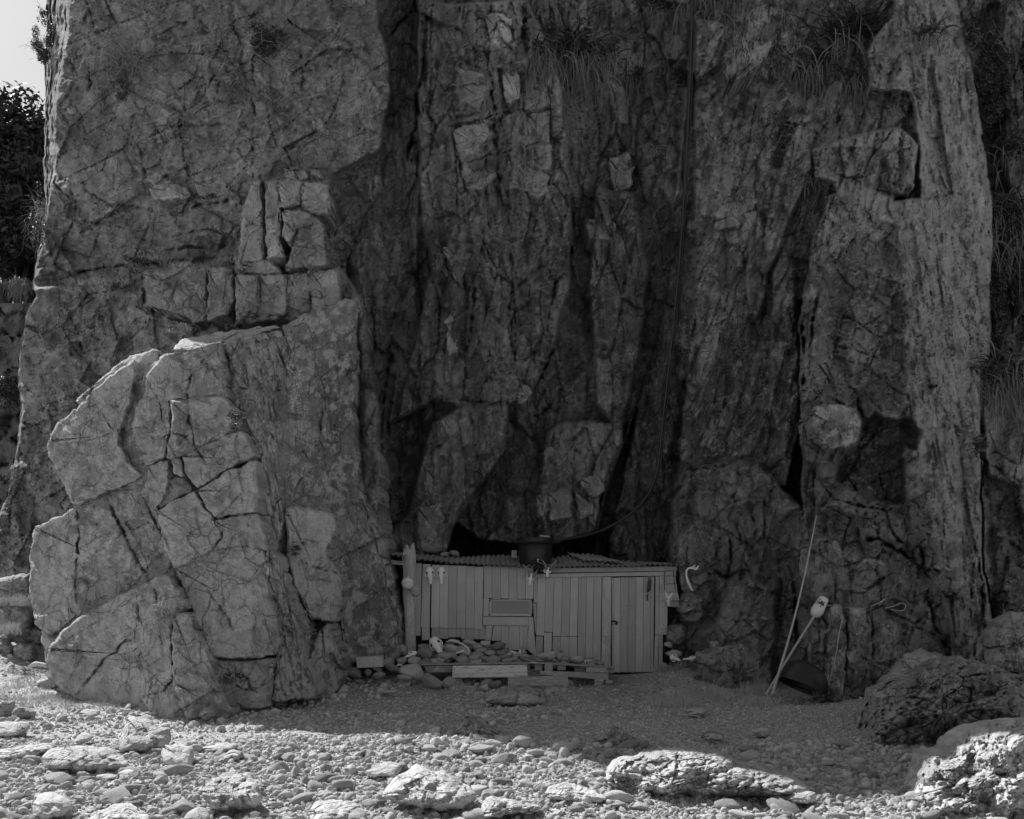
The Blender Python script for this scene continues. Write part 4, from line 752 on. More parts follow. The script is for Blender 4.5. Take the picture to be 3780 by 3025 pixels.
# boulders lying on the beach: closed bodies with traced outlines
def boulder(poly, label, Y=None, bulge=None, mat='boulder', seed=1, fac=.25, step=6.5, cat='boulder', name='boulder', parent=None, jit=3, group=None, top=0.0, sharp=.5, sink=0.0):
    p = np.asarray(poly, float); vb = p[:, 1].max(); w = p[:, 0].max()-p[:, 0].min(); hgt = vb-p[:, 1].min()
    if Y is None: Y = yg(vb)
    if bulge is None: bulge = .42*w/F*Y
    U, V, r, B, c = polar(poly, step, jit, seed)
    U = np.concatenate([[np.full(U.shape[1], c[0])], U]); V = np.concatenate([[np.full(V.shape[1], c[1])], V]); r = np.append(0, r)
    prof = np.clip(1-r[:, None]**(2.6+sharp), 0, 1)**.55
    sz = max(w, hgt)
    a1, t1 = plates(U, V, .42*sz, .36*sz, seed+3, 30*math.sin(seed), .5, 1.6, 3, 0)
    a2, t2 = plates(U, V, .2*sz, .16*sz, seed+4, 20, .3, .7, 2.5, .15)
    rough = fbm(U/(.13*sz), V/(.10*sz), seed+5, 5, .6)
    f1 = facets(U, V, .34*sz, .30*sz, seed+6, 25*math.cos(seed), .5, 1.5, 'max'); f2 = facets(U, V, .13*sz, .10*sz, seed+7, 15, .4, 1.0, 'min'); f3 = facets(U, V, 30, 22, seed+8, 10, .4, 1.0, 'max')
    rel = .8*fac*bulge*(a1*.12+a2*.12+rough*.22+f1*.55+f2*.4)*np.clip(prof*1.6, 0, 1)+.02*f3
    slope = ((1.8 if top >= .35 else 1.3) if top >= .2 and mat != 'darkboulder' else .5*(top > 0))*(V-.5*(vb+p[:, 1].min()))/F*Y     # real boulders lean back from the foot
    T_ = None
    if w > 150 and fac > .15:
        k_ = 16/max(9, min(Y, 18)); uu = U*k_+seed*31; vv = V*k_+seed*17; zz = {'rough': 'W', 'darkboulder': 'W', 'lichenboulder': 'B', 'boulder': 'P'}[mat]
        d_, t_ = disp(uu, vv, {zz: np.ones(U.shape)}); amt = {'darkboulder': .8, 'rough': .34}.get(mat, .45)*min(1, w/420)*np.clip(prof*7, 0, 1)
        rel = rel+amt*d_
        if zz == 'W':
            e_, r_, dx_, dy_ = vor(uu+8*fbm(uu/25, vv/25, 71, 2), vv+6*fbm(uu/25, vv/25, 73, 2), 30, 15, 72+seed, -14); pz = np.clip((fbm(uu/110, vv/110, 74+seed, 3)+.12)*5, 0, 1)
            rel = rel+pz*amt*.09*np.clip(e_/6, 0, 1)*(r_[0] > .35)
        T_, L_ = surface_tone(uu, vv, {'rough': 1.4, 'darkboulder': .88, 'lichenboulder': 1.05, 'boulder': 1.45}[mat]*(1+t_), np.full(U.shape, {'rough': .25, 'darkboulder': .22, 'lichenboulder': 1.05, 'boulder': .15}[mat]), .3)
    yc = Y+bulge*.9
    Df = yc-bulge*prof-slope+rel
    Wf = PX(U, V, Df)
    ks = [k for k in range(len(r)-2, 0, -2)]
    rear = []
    cen = PX(np.array([c[0]]), np.array([c[1]]), np.array([yc]))[0]
    rim = PX(U[-1], V[-1], Df[-1])
    for k in ks:
        q = cen+(rim-cen)*r[k]; q = q.copy(); q[:, 1] += bulge*.9*(1-r[k]**2.3)**.55; rear.append(q[None])
    q = cen[None].repeat(U.shape[1], 0).copy(); q[:, 1] = yc+bulge*.9; rear.append(q[None])
    at_ = None; mt = M[mat]
    if T_ is not None: at_ = {'tone': np.concatenate([T_]+[T_[-1:]]*len(rear), 0).ravel(), 'lich': np.concatenate([L_]+[L_[-1:]]*len(rear), 0).ravel()}; mt = M['slab']
    W = np.concatenate([Wf]+rear, 0); n = W.shape[1]; nrw = W.shape[0]; f = grid_faces(nrw, n); i = np.arange(nrw-1)
    f = np.concatenate([f, np.stack([i*n+n-1, i*n, (i+1)*n, (i+1)*n+n-1], -1)])
    o = obj(name, W.reshape(-1, 3), f[:, ::-1] if _cw(B) else f, mt, parent, attrs=at_)
    if parent is None: tag(o, label, cat, group)
    elif label: o['label'] = label
    return o
c6 = z6
cb = lambda L_: [(1250+.603*x, 2400+.603*y) for x, y in L_]
cd = lambda L_: [(2480+.603*x, 2000+.603*y) for x, y in L_]
BL = [
 (c6([(760,1062),(830,1070),(905,1085),(955,1130),(1035,1140),(1045,1215),(1010,1285),(900,1300),(740,1290),(720,1240),(750,1170)]), 'angular pale boulder with a pointed top left of centre on the sunlit shingle', dict(fac=.45, top=.25)),
 (c6([(250,1320),(300,1275),(400,1255),(500,1258),(600,1262),(680,1275),(735,1320),(790,1375),(700,1408),(560,1415),(400,1405),(270,1395)]), 'long rounded pale boulder lying left of the blocky stone', dict(fac=.3, top=.25)),
 (c6([(1000,1245),(1090,1240),(1180,1250),(1185,1330),(1165,1375),(1060,1378),(988,1360),(985,1300)]), 'squarish flat-topped boulder between the long boulder and the round white stone', dict(fac=.35, top=.2, sharp=2)),
 (c6([(195,1600),(240,1545),(290,1530),(340,1545),(430,1590),(440,1640),(370,1690),(280,1702),(200,1700)]), 'dark-veined wedge boulder near the bottom left corner', dict(fac=.4, top=.2)),
 (c6([(520,1700),(600,1660),(680,1620),(770,1600),(850,1640),(920,1690),(900,1760),(560,1760)]), 'large pale pointed boulder cut by the bottom edge left of centre', dict(fac=.3, top=.35)),
 (c6([(1215,1530),(1240,1490),(1300,1455),(1400,1440),(1510,1412),(1540,1450),(1590,1500),(1605,1580),(1570,1630),(1400,1640),(1300,1640),(1260,1600)]), 'rough weathered boulder with a jagged crest between two smooth pale ones', dict(fac=.6, mat='rough', top=.2)),
 (c6([(1120,1700),(1150,1655),(1210,1622),(1260,1630),(1287,1675),(1280,1720),(1180,1740)]), 'smooth round pale boulder at the bottom edge', dict(fac=.08, top=.3, sharp=0, jit=.5)),
 (c6([(1890,1650),(1930,1600),(2000,1582),(2100,1590),(2200,1610),(2210,1690),(2050,1720),(1900,1720)]), 'broad flat pale boulder at the bottom edge below the split boulder', dict(fac=.2, top=.35)),
 (c6([(-40,1110),(60,1100),(150,1098),(182,1130),(140,1180),(60,1202),(-40,1190)]), 'pale smooth boulder at the left edge of the photo', dict(fac=.25, top=.3)),
 (c6([(-40,1290),(60,1262),(180,1245),(320,1235),(332,1275),(240,1310),(120,1342),(-40,1345)]), 'low rough flat boulder at the left edge below the smooth one', dict(fac=.4, mat='rough', top=.35)),
 (c6([(-30,985),(40,970),(90,980),(96,1030),(70,1075),(-30,1075)]), 'dark rounded boulder in the grass at the left edge', dict(fac=.3, mat='darkboulder')),
 (c6([(62,1085),(95,1005),(160,1008),(220,1040),(218,1085),(140,1092)]), 'dark square block beside the grass at the left edge', dict(fac=.35, mat='darkboulder', sharp=2)),
 (c6([(448,1230),(470,1190),(520,1165),(565,1180),(570,1215),(520,1232)]), 'smooth domed stone behind the long pale boulder', dict(fac=.08, sharp=0, jit=.6, top=.2)),
 (c6([(580,1435),(640,1420),(720,1430),(725,1450),(650,1462),(590,1452)]), 'flat pale oval stone just below the long boulder', dict(fac=.06, sharp=0, jit=.6, top=.5)),
 (c6([(718,1420),(760,1390),(820,1400),(842,1430),(810,1455),(740,1455)]), 'grey rounded stone right of the flat oval stone', dict(fac=.2, top=.2)),
 (c6([(1170,1240),(1215,1238),(1245,1262),(1240,1292),(1195,1300),(1165,1275)]), 'round white stone touching the squarish boulder', dict(fac=.08, sharp=0, jit=.5)),
 (c6([(1240,1262),(1300,1240),(1400,1235),(1465,1245),(1450,1270),(1350,1302),(1245,1290)]), 'flat pale slab lying right of the round white stone', dict(fac=.25, top=.5)),
 (c6([(1310,1345),(1370,1300),(1430,1270),(1495,1285),(1475,1325),(1400,1365),(1320,1365)]), 'tilted ribbed slab on the sunlit shingle under the flat pale slab', dict(fac=.5, mat='rough', top=.3)),
 (c6([(480,1040),(540,1020),(600,1030),(610,1065),(540,1078),(475,1068)]), 'low stone half in shade at the edge of the grass', dict(fac=.25, top=.4)),
 (c6([(1210,1075),(1250,1020),(1310,1005),(1330,1040),(1320,1085),(1270,1095)]), 'small leaning rock fragment at the foot of the leaning outcrop', dict(fac=.4, mat='darkboulder')),
 (c6([(1400,1470),(1440,1460),(1490,1470),(1540,1490),(1500,1520),(1420,1510)]), 'small flat stone beside the jagged boulder', dict(fac=.2, top=.4)),
 (cb([(262,880),(300,830),(360,775),(440,715),(490,700),(545,738),(600,745),(640,735),(720,790),(790,845),(850,885),(800,940),(760,980),(640,985),(500,965),(380,940),(270,905)]), 'biggest sunlit boulder, pale and split by a dark crack, at bottom centre', dict(fac=.5, top=.35)),
 (cb([(160,750),(230,700),(310,682),(390,695),(385,740),(340,785),(280,778),(200,782)]), 'flat pale slab behind the biggest split boulder', dict(fac=.2, top=.45)),
 (cb([(870,1000),(880,925),(920,903),(1010,918),(1120,935),(1235,955),(1245,985),(1180,1000),(1060,1010),(960,1030),(890,1030)]), 'log-shaped pale stone at the bottom right of the split boulder', dict(fac=.25, top=.2, mat='rough')),
 (cb([(1265,880),(1290,835),(1370,815),(1460,828),(1560,860),(1645,905),(1640,935),(1520,938),(1400,925),(1290,905)]), 'low smooth pale boulder in front of the pitted ledge', dict(fac=.18, top=.4)),
 (cb([(890,312),(930,265),(1000,225),(1060,215),(1100,232),(1150,218),(1215,235),(1262,270),(1270,315),(1220,340),(1100,345),(960,330)]), 'lichen-crusted boulder in the shade just in front of the pallets', dict(fac=.45, mat='lichenboulder', top=.2)),
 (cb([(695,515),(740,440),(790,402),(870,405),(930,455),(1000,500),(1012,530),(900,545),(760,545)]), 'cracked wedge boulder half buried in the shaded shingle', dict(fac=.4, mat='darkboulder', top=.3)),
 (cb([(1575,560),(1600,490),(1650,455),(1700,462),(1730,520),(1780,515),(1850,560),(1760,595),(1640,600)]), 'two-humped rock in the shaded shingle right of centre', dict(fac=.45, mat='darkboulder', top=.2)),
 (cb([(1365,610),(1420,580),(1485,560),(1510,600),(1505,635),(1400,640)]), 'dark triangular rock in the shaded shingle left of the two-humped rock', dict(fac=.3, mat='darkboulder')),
 (cb([(-60,940),(30,928),(110,945),(175,1000),(180,1060),(-60,1060)]), 'grey smooth boulder at the bottom edge left of the split boulder', dict(fac=.2, top=.35)),
 (cb([(575,685),(600,672),(640,680),(640,712),(600,722),(577,712)]), 'small pale block perched behind the split boulder', dict(fac=.2, sharp=2)),
 (cb([(1636,800),(1640,720),(1680,680),(1760,668),(1860,635),(1960,612),(2080,603),(2200,610),(2320,625),(2400,650),(2460,700),(2600,720),(2760,760),(2850,810),(2900,860),(2860,905),(2700,900),(2400,905),(2200,900),(1900,890),(1780,880),(1690,850)]), 'long pitted rock ledge lying half in sun at bottom right of centre', dict(fac=.7, mat='rough', top=.45, bulge=.8, cat='rock ledge', name='rock_ledge')),
 (cd([(1240,900),(1270,830),(1330,760),(1380,670),(1440,630),(1520,620),(1560,655),(1640,680),(1700,710),(1690,780),(1600,860),(1420,900)]), 'smooth pointed rock standing behind the pitted boulder at right', dict(Y=16.6, fac=.35, mat='lichenboulder', top=.2, bulge=.6)),
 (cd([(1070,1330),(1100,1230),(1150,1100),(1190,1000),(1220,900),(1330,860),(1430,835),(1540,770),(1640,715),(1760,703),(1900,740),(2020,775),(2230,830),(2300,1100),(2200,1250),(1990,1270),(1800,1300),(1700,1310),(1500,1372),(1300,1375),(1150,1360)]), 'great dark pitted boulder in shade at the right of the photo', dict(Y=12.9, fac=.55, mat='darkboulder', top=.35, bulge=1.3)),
 (cd([(1455,1560),(1490,1480),(1510,1340),(1540,1290),(1620,1285),(1690,1275),(1720,1200),(1800,1150),(1870,1118),(1960,1105),(2080,1085),(2240,1080),(2300,1400),(2280,1760),(1900,1760),(1640,1720),(1560,1640)]), 'great sunlit jagged rock in the bottom right corner', dict(Y=9.6, fac=.6, mat='rough', top=.5, bulge=1.0)),
 (cd([(1940,640),(1930,540),(1990,470),(2060,430),(2240,420),(2260,800),(1990,800),(1945,740)]), 'pale rough boulder against the cliff at the right edge', dict(Y=16.2, fac=.5, mat='lichenboulder', bulge=.7, top=.3)),
 (cd([(485,1165),(500,1145),(590,1140),(602,1160),(590,1205),(520,1200)]), 'squared brown-grey stone in the shade at right of centre', dict(fac=.3, sharp=2)),
 (cd([(172,1185),(200,1160),(250,1158),(322,1172),(320,1215),(200,1220)]), 'pale angular stone in the shade left of the squared stone', dict(fac=.3, mat='lichenboulder', top=.3)),
 (cd([(78,1050),(100,1015),(150,1010),(208,1020),(200,1050),(140,1068)]), 'pale lichened stone sunk in the grass near the door', dict(fac=.3, mat='lichenboulder', top=.4)),
 (cd([(1085,1380),(1120,1360),(1180,1368),(1215,1395),(1200,1425),(1100,1428)]), 'brown squarish stone right of the pitted ledge', dict(fac=.3, sharp=2, mat='darkboulder')),
 (cd([(912,1330),(950,1318),(1000,1330),(1005,1365),(950,1375),(915,1365)]), 'rounded grey stone in the shade behind the pitted ledge', dict(fac=.2)),
 (cd([(690,1560),(740,1532),(800,1540),(890,1530),(888,1590),(830,1605),(740,1600)]), 'pair of joined pale stones on the right end of the pitted ledge', dict(fac=.35, top=.3)),
 (cd([(865,985),(900,940),(950,915),(948,980),(920,995)]), 'triangular stone propping the black tub', dict(fac=.2, Y=16.5, mat='darkboulder', bulge=.12)),
 (c6([(-40,830),(-20,720),(40,712),(90,760),(150,850),(120,900),(-40,915)]), 'shaded rock with grass round it at the left edge', dict(Y=18.8, fac=.4, mat='lichenboulder')),
 (c6([(70,740),(80,640),(130,620),(210,640),(230,740),(170,765)]), 'dark square rock against the cliff foot at far left', dict(Y=19.2, fac=.35, mat='darkboulder', sharp=2, bulge=.3)),
 (c6([(-30,700),(-30,590),(10,580),(80,650),(95,710),(40,720)]), 'dark leaning rock at the far left edge under the grassy shelf', dict(Y=19.3, fac=.35, mat='darkboulder', bulge=.3)),
 (c6([(-60,560),(-60,400),(60,392),(180,400),(200,440),(180,520),(100,570)]), 'flat-fronted block below the grassy shelf at far left', dict(Y=19.6, fac=.3, mat='darkboulder', sharp=2, bulge=.4)),
 (c6([(-60,390),(-60,230),(40,215),(100,200),(190,190),(190,330),(100,380)]), 'upper block of the shelf against the cliff at far left', dict(Y=19.9, fac=.3, mat='darkboulder', sharp=2, bulge=.4)),
 (c6([(215,880),(230,845),(290,832),(325,860),(310,900),(260,910)]), 'rounded stone catching sun at the left foot of the outcrop', dict(Y=17.6, fac=.15, bulge=.12)),
]
for i, (poly, lab, kw) in enumerate(BL): boulder(poly, lab, seed=400+7*i, **kw)

# ------------------------------------------------------------------ loose stones (convex bodies with flats), reused by many
def ico(sub):
    bm = bmesh.new(); bmesh.ops.create_icosphere(bm, subdivisions=sub, radius=1); v = np.array([x.co[:] for x in bm.verts]); f = np.array([[x.index for x in y.verts] for y in bm.faces]); bm.free(); return v, f
ICO = {k: ico(k) for k in (1, 2, 3, 4)}
def stone_verts(seed, sub=2, flats=9, soft=7.0, rough=.05):
    rs = np.random.RandomState(seed); v, f = ICO[sub]
    nn = rs.normal(size=(flats, 3)); nn /= np.linalg.norm(nn, axis=1)[:, None]; nn = np.concatenate([nn, -nn[:2]]); dd = .62+.38*rs.rand(len(nn))
    c = np.clip(v@nn.T, 1e-3, None)/dd
    k = soft; r = 1/((c**k).sum(1)**(1/k)); r = np.minimum(r, 1.25)
    r *= 1+rough*2*fbm(v[:, 0]*2+seed, v[:, 1]*2+v[:, 2]*1.7, seed, 3)
    v = v*r[:, None]; return v/np.abs(v).max(0), f
def stone_mesh(seed, sub=2, mat='stone', **k):
    v, f = stone_verts(seed, sub, **k); return mesh_from('stone', v, f, seed % 2 == 1, None, (M[mat],))
SM = [stone_mesh(500+i, 3, 'stone', flats=6+i % 4, soft=24, rough=.03) for i in range(7)]          # angular
RM = [stone_mesh(600+i, 3, 'stone', flats=11, soft=6, rough=.03) for i in range(5)]      # rounded
PM = [stone_mesh(650+i, 3, 'palestone', flats=8, soft=14) for i in range(3)]
def put_stone(mesh, loc, size, rot, label, group=None, name='stone', cat='stone'):
    o = bpy.data.objects.new(name, mesh); col.objects.link(o); o.location = loc; o.scale = size; o.rotation_euler = rot
    tag(o, label, cat, group); return o
# ------------------------------------------------------------------ the hut
rnd = random.Random(11)
def z1(x, y): return (1250+.603*x, 1900+.603*y)
def quadbox(name, q, Y, th, mat, parent, jit=.0, dY=None, bow=0.0, label=None):
    """a board: four corners in photo pixels (TL, TR, BR, BL) on the wall plane Y, thickness th backwards, softened edges"""
    w = [pt(u, v, Y) for u, v in q]
    dY = rnd.uniform(-.006, .006) if dY is None else dY
    c = sum(w, Vector())/4; vs_ = []
    e = .0035
    for s, y, off in ((1, dY+e, 0), (0, dY, e), (1, th, 0)):
        for k, p in enumerate(w):
            d = Vector((c.x-p.x, 0, c.z-p.z)); n = Vector((math.copysign(1, d.x), 0, math.copysign(1, d.z)))*off
            vs_.append((p.x+n.x, Y+y+bow*rnd.uniform(-1, 1), p.z+n.z))
    F_ = [(7, 6, 5, 4)]
    for k in range(4):
        k2 = (k+1) % 4; F_.append((k, k2, 4+k2, 4+k)[::-1] if False else (4+k, 4+k2, k2, k)); F_.append((k, k2, 8+k2, 8+k))
    F_.append((8, 9, 10, 11))
    me_faces = F_
    o = obj(name, vs_, me_faces, M[mat], parent, smooth=False)
    bmx = bmesh.new(); bmx.from_mesh(o.data); bmesh.ops.recalc_face_normals(bmx, faces=bmx.faces); bmx.to_mesh(o.data); bmx.free()
    if label: o['label'] = label
    return o
def tube(name, pts, rad, mat, parent=None, seg=8, label=None, res=6, cap=True):
    P_ = [Vector(p) for p in pts]; out = []; R = []
    rr = rad if isinstance(rad, (list, tuple)) else [rad]*len(P_)
    for i in range(len(P_)-1):
        p0 = P_[max(i-1, 0)]; p1 = P_[i]; p2 = P_[i+1]; p3 = P_[min(i+2, len(P_)-1)]
        for k in range(res):
            t = k/res; out.append(.5*((2*p1)+(p2-p0)*t+(2*p0-5*p1+4*p2-p3)*t*t+(3*p1-p0-3*p2+p3)*t**3)); R.append(rr[i]*(1-t)+rr[i+1]*t)
    out.append(P_[-1]); R.append(rr[-1]); vs_ = []; 
    T = [(out[min(i+1, len(out)-1)]-out[max(i-1, 0)]).normalized() for i in range(len(out))]
    up = T[0].orthogonal().normalized()
    for p, t, r in zip(out, T, R):
        up = (up-t*up.dot(t)).normalized(); s = t.cross(up)
        for k in range(seg):
            a = 2*math.pi*k/seg; vs_.append(p+(up*math.cos(a)+s*math.sin(a))*r)
    f = [(i*seg+k, i*seg+(k+1) % seg, (i+1)*seg+(k+1) % seg, (i+1)*seg+k) for i in range(len(out)-1) for k in range(seg)]
    if cap: f += [tuple(range(seg))[::-1], tuple((len(out)-1)*seg+k for k in range(seg))]
    o = obj(name, [tuple(v) for v in vs_], f, M[mat], parent)
    if label: o['label'] = label
    return o
def lathe(name, prof, mtx, mat, parent=None, n=32, label=None, fn=None):
    vs_ = []; nr = len(prof)
    for i, (r, h) in enumerate(prof):
        for k in range(n):
            a = 2*math.pi*k/n; p = Vector((r*math.cos(a), r*math.sin(a), h))
            if fn: p = fn(p, i, a)
            vs_.append(mtx @ p)
    f = [(i*n+k, i*n+(k+1) % n, (i+1)*n+(k+1) % n, (i+1)*n+k) for i in range(nr-1) for k in range(n)]
    o = obj(name, [tuple(v) for v in vs_], f, M[mat], parent)
    if label: o['label'] = label
    return o
def axis(p, d, up=(0, 1, 0)):
    z = Vector(d).normalized(); x = Vector(up).cross(z).normalized(); y = z.cross(x)
    m = Matrix((x, y, z)).transposed().to_4x4(); m.translation = Vector(p); return m

HY = 20.0
hut = empty('hut', tuple(pt(2010, 2485, HY)))
tag(hut, 'low grey board hut with a rusty corrugated roof tucked under the cliff', 'hut')
quadbox('backing_wall', [(1500, 2075), (2505, 2105), (2440, 2480), (1530, 2440)], HY+.085, .03, 'darkgap', hut, dY=0)  # black sheet stands in for the shade seen between boards
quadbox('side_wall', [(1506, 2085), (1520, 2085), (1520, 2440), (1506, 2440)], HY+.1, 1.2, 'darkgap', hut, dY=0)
g_ = .8
def planks(edges_top, edges_bot, tops, bots, mat='paint', Y=HY, name='plank', parent=None, th=.022):
    for i in range(len(edges_top)-1):
        quadbox(name, [(edges_top[i]+g_*.5, tops[i]), (edges_top[i+1]-g_*.5, tops[i+1] if len(tops) > len(edges_top)-1 else tops[i]), (edges_bot[i+1]-g_*.5, bots[i]), (edges_bot[i]+g_*.5, bots[i]+rnd.uniform(-1.5, 1.5))], Y, th, mat, parent or hut)
# left section, upper boards (bottom row tucked behind them)
planks([1531,1557],[1529,1552],[2080],[2348], Y=HY+.01)
et = [1560,1590]; planks(et, [1553,1586], [2083], [2315])
planks([1594,1625,1656,1688,1721,1753,1785], [1590,1621,1653,1686,1718,1750,1781], [2086,2087,2088,2089,2091,2093], [2317,2319,2319,2319,2320,2324])
planks([1556,1586],[1557,1587],[2310],[2363], Y=HY+.028)
planks([1593,1621,1654,1686,1702,1719,1750,1768,1790],[1593,1621,1654,1686,1702,1719,1750,1768,1791],[2310]*8,[2363,2359,2353,2353,2360,2362,2361,2361], Y=HY+.028)
quadbox('plank', [(1793, 2300), (1821, 2303), (1812, 2366), (1790, 2362)], HY+.02, .02, 'paint', hut)
planks([1823,1851,1879,1918,1934,1950],[1814,1849,1878,1918,1933,1948],[2305]*5,[2366,2394,2400,2389,2395], Y=HY+.026)
quadbox('plank', [(1919, 2388), (1943, 2388), (1943, 2402), (1919, 2402)], HY+.03, .02, 'paint', hut)
# above and round the window
planks([1786,1816,1847,1878,1909,1941,1969],[1786,1816,1847,1878,1909,1940,1969],[2090,2092,2093,2094,2095,2096],[2209,2212,2211,2214,2211,2211])
quadbox('casing_board', [(1785, 2209), (1805, 2210), (1804, 2276), (1784, 2275)], HY-.008, .03, 'paint', hut)
quadbox('sill_board', [(1783, 2277), (1951, 2279), (1951, 2310), (1783, 2308)], HY-.012, .03, 'paint', hut)
quadbox('plank', [(1969, 2096), (1984, 2098), (1984, 2226), (1970, 2226)], HY+.004, .02, 'paint', hut)
quadbox('plank', [(1967, 2228), (1981, 2228), (1979, 2342), (1975, 2330)], HY+.004, .02, 'paint', hut)
quadbox('plank', [(1952, 2279), (1968, 2279), (1979, 2425), (1948, 2400)], HY, .02, 'paint', hut)
quadbox('plank', [(1950, 2330), (1958, 2340), (1976, 2375), (1944, 2400)], HY-.01, .015, 'paint', hut)
# right section
et = [1985,2016,2046,2077,2107,2136,2166,2193,2222]; eb = [1979,2009,2040,2071,2102,2131,2160,2188,2217]
planks(et, eb, [2130]*8, [2347,2334,2349,2349,2349,2435,2438,2440])
planks([1978,2005],[1976,2003],[2350],[2432]); planks([2008,2038],[2006,2036],[2336],[2432]); planks([2040,2069,2101,2131],[2038,2068,2100,2130],[2351]*3,[2434,2436,2436], Y=HY+.004)
# header boards
quadbox('header_board', [(1972, 2099), (2500, 2091), (2500, 2108), (1972, 2116)], HY-.03, .03, 'paint', hut, dY=0)
quadbox('header_board', [(1960, 2120), (2454, 2111), (2454, 2126), (1962, 2132)], HY-.04, .035, 'paint', hut, dY=0)
quadbox('door_post', [(2224, 2131), (2257, 2131), (2255, 2350), (2222, 2349)], HY-.03, .05, 'paintworn', hut, dY=0)
quadbox('door_post', [(2222, 2350), (2255, 2351), (2254, 2462), (2219, 2460)], HY-.028, .05, 'paintworn', hut, dY=0)
# window
fr = [(1806, 2213), (1965, 2214), (1964, 2276), (1805, 2275)]; gl = [(1813, 2219), (1957, 2219), (1957, 2269), (1813, 2269)]
def pbar(name, a, b, c, d, Y, th, mat, parent): return quadbox(name, [a, b, c, d], Y, th, mat, parent, dY=0)
wf = pbar('window_frame', fr[0], fr[1], (1960, 2221), (1811, 2221), HY-.022, .04, 'paint', hut)
pbar('window_frame', (1811, 2268), (1959, 2268), fr[2], fr[3], HY-.022, .04, 'paint', hut)
pbar('window_frame', (1806, 2221), (1813, 2221), (1812, 2268), (1805, 2268), HY-.021, .04, 'paint', hut)
pbar('window_frame', (1957, 2221), (1965, 2221), (1964, 2268), (1957, 2268), HY-.021, .04, 'paint', hut)
pbar('window_pane', (1810, 2218), (1960, 2218), (1960, 2271), (1810, 2271), HY-.004, .006, 'glass', hut)
for q in ([(1812, 2219.5), (1850, 2220), (1850, 2222), (1812, 2221.5)], [(1905, 2220), (1957, 2220), (1957, 2222), (1905, 2222)], [(1954.5, 2222), (1957, 2222), (1957, 2268), (1954.5, 2268)], [(1813, 2266), (1957, 2267), (1957, 2269), (1813, 2268.5)], [(1812.5, 2224), (1814, 2224), (1814, 2266), (1812.5, 2266)]):
    quadbox('putty_strip', q, HY-.014, .01, 'putty', hut, dY=0)
# door
door_top = [2258,2266,2290,2320,2349,2376,2403,2415]; dn = [2259,2264,2288,2317,2345,2373,2400,2411]
dr = quadbox('door', [(2257, 2134), (2416, 2129), (2412, 2483), (2258, 2481)], HY+.03, .02, 'door', hut, dY=0)
for i in range(7):
    a = quadbox('plank', [(door_top[i]+.5, 2134-i*.7), (door_top[i+1]-.5, 2133-i*.7), (dn[i+1]-.5, 2483+rnd.uniform(-1, 1)), (dn[i]+.5, 2482)], HY+.008, .02, 'door', dr, dY=rnd.uniform(-.002, .002))
lt = quadbox('door_bolt', [(2256, 2290), (2271, 2291), (2271, 2298), (2256, 2298)], HY-.012, .018, 'black', dr, dY=0)
tube('padlock', [pt(2270, 2293, HY-.01), pt(2276, 2299, HY-.015), pt(2274, 2306, HY-.01)], [.014, .022, .018], 'black', dr, 8)
tube('hasp', [pt(2258, 2296, HY-.015), pt(2260, 2308, HY-.012)], .008, 'black', dr, 6)
for k in range(16):                                                      # faded scribble: a line of small marks and a smudge below
    uu = 2267.5+(k % 5)*4.2; vv = [2243, 2250, 2256, 2261][k//5]+rnd.uniform(-1, 1)
    if k//5 and rnd.random() < .35: continue
    s_ = rnd.uniform(1.2, 2.2); quadbox('ink_mark', [(uu, vv), (uu+s_, vv+.4), (uu+s_*.8, vv+s_*1.1), (uu-.3, vv+s_)], HY+.0035, .002, 'horn', dr, dY=0)
for (uu, vv) in ((2263, 2272), (2263, 2279), (2258, 2246), (2312, 2234), (2330, 2234), (2365, 2277), (2400, 2202), (2399, 2225), (2340, 2345), (2312, 2368)):
    quadbox('knot', [(uu, vv), (uu+2.5, vv), (uu+2.2, vv+6), (uu+.3, vv+6)], HY+.0035, .002, 'horn', dr, dY=0)
# right of the door
quadbox('jamb_board', [(2420, 2128), (2433, 2128), (2432, 2345), (2418, 2345)], HY-.005, .03, 'paint', hut)
quadbox('jamb_board', [(2418, 2347), (2432, 2347), (2428, 2478), (2413, 2476)], HY-.003, .03, 'paintworn', hut)
quadbox('jamb_board', [(2434, 2340), (2447, 2340), (2445, 2478), (2430, 2478)], HY+.004, .03, 'paintworn', hut)
quadbox('jamb_board', [(2435, 2127), (2464, 2128), (2464, 2343), (2433, 2344)], HY-.02, .022, 'paint', hut)
for q in ([(2450,2110),(2496,2109),(2496,2126),(2450,2127)], [(2446,2128),(2494,2128),(2496,2155),(2446,2156)], [(2437,2157),(2498,2157),(2501,2186),(2437,2187)], [(2443,2188),(2503,2188),(2508,2218),(2443,2219)], [(2456,2220),(2513,2221),(2513,2242),(2456,2240)]):
    quadbox('lap_board', q, HY-.05, .02, 'paint', hut, dY=rnd.uniform(-.01, .005))
quadbox('beam_end', [(1441, 2068), (1492, 2073), (1492, 2087), (1444, 2084)], HY-.02, .5, 'paintworn', hut, dY=0)
pn = quadbox('steel_plate', [(2437, 2297), (2462, 2296), (2462, 2323), (2438, 2320)], HY-.04, .008, 'putty', hut, dY=0); tube('keyhole_bolt', [pt(2449, 2306, HY-.055), pt(2449, 2306, HY-.03)], .009, 'black', hut, 8)
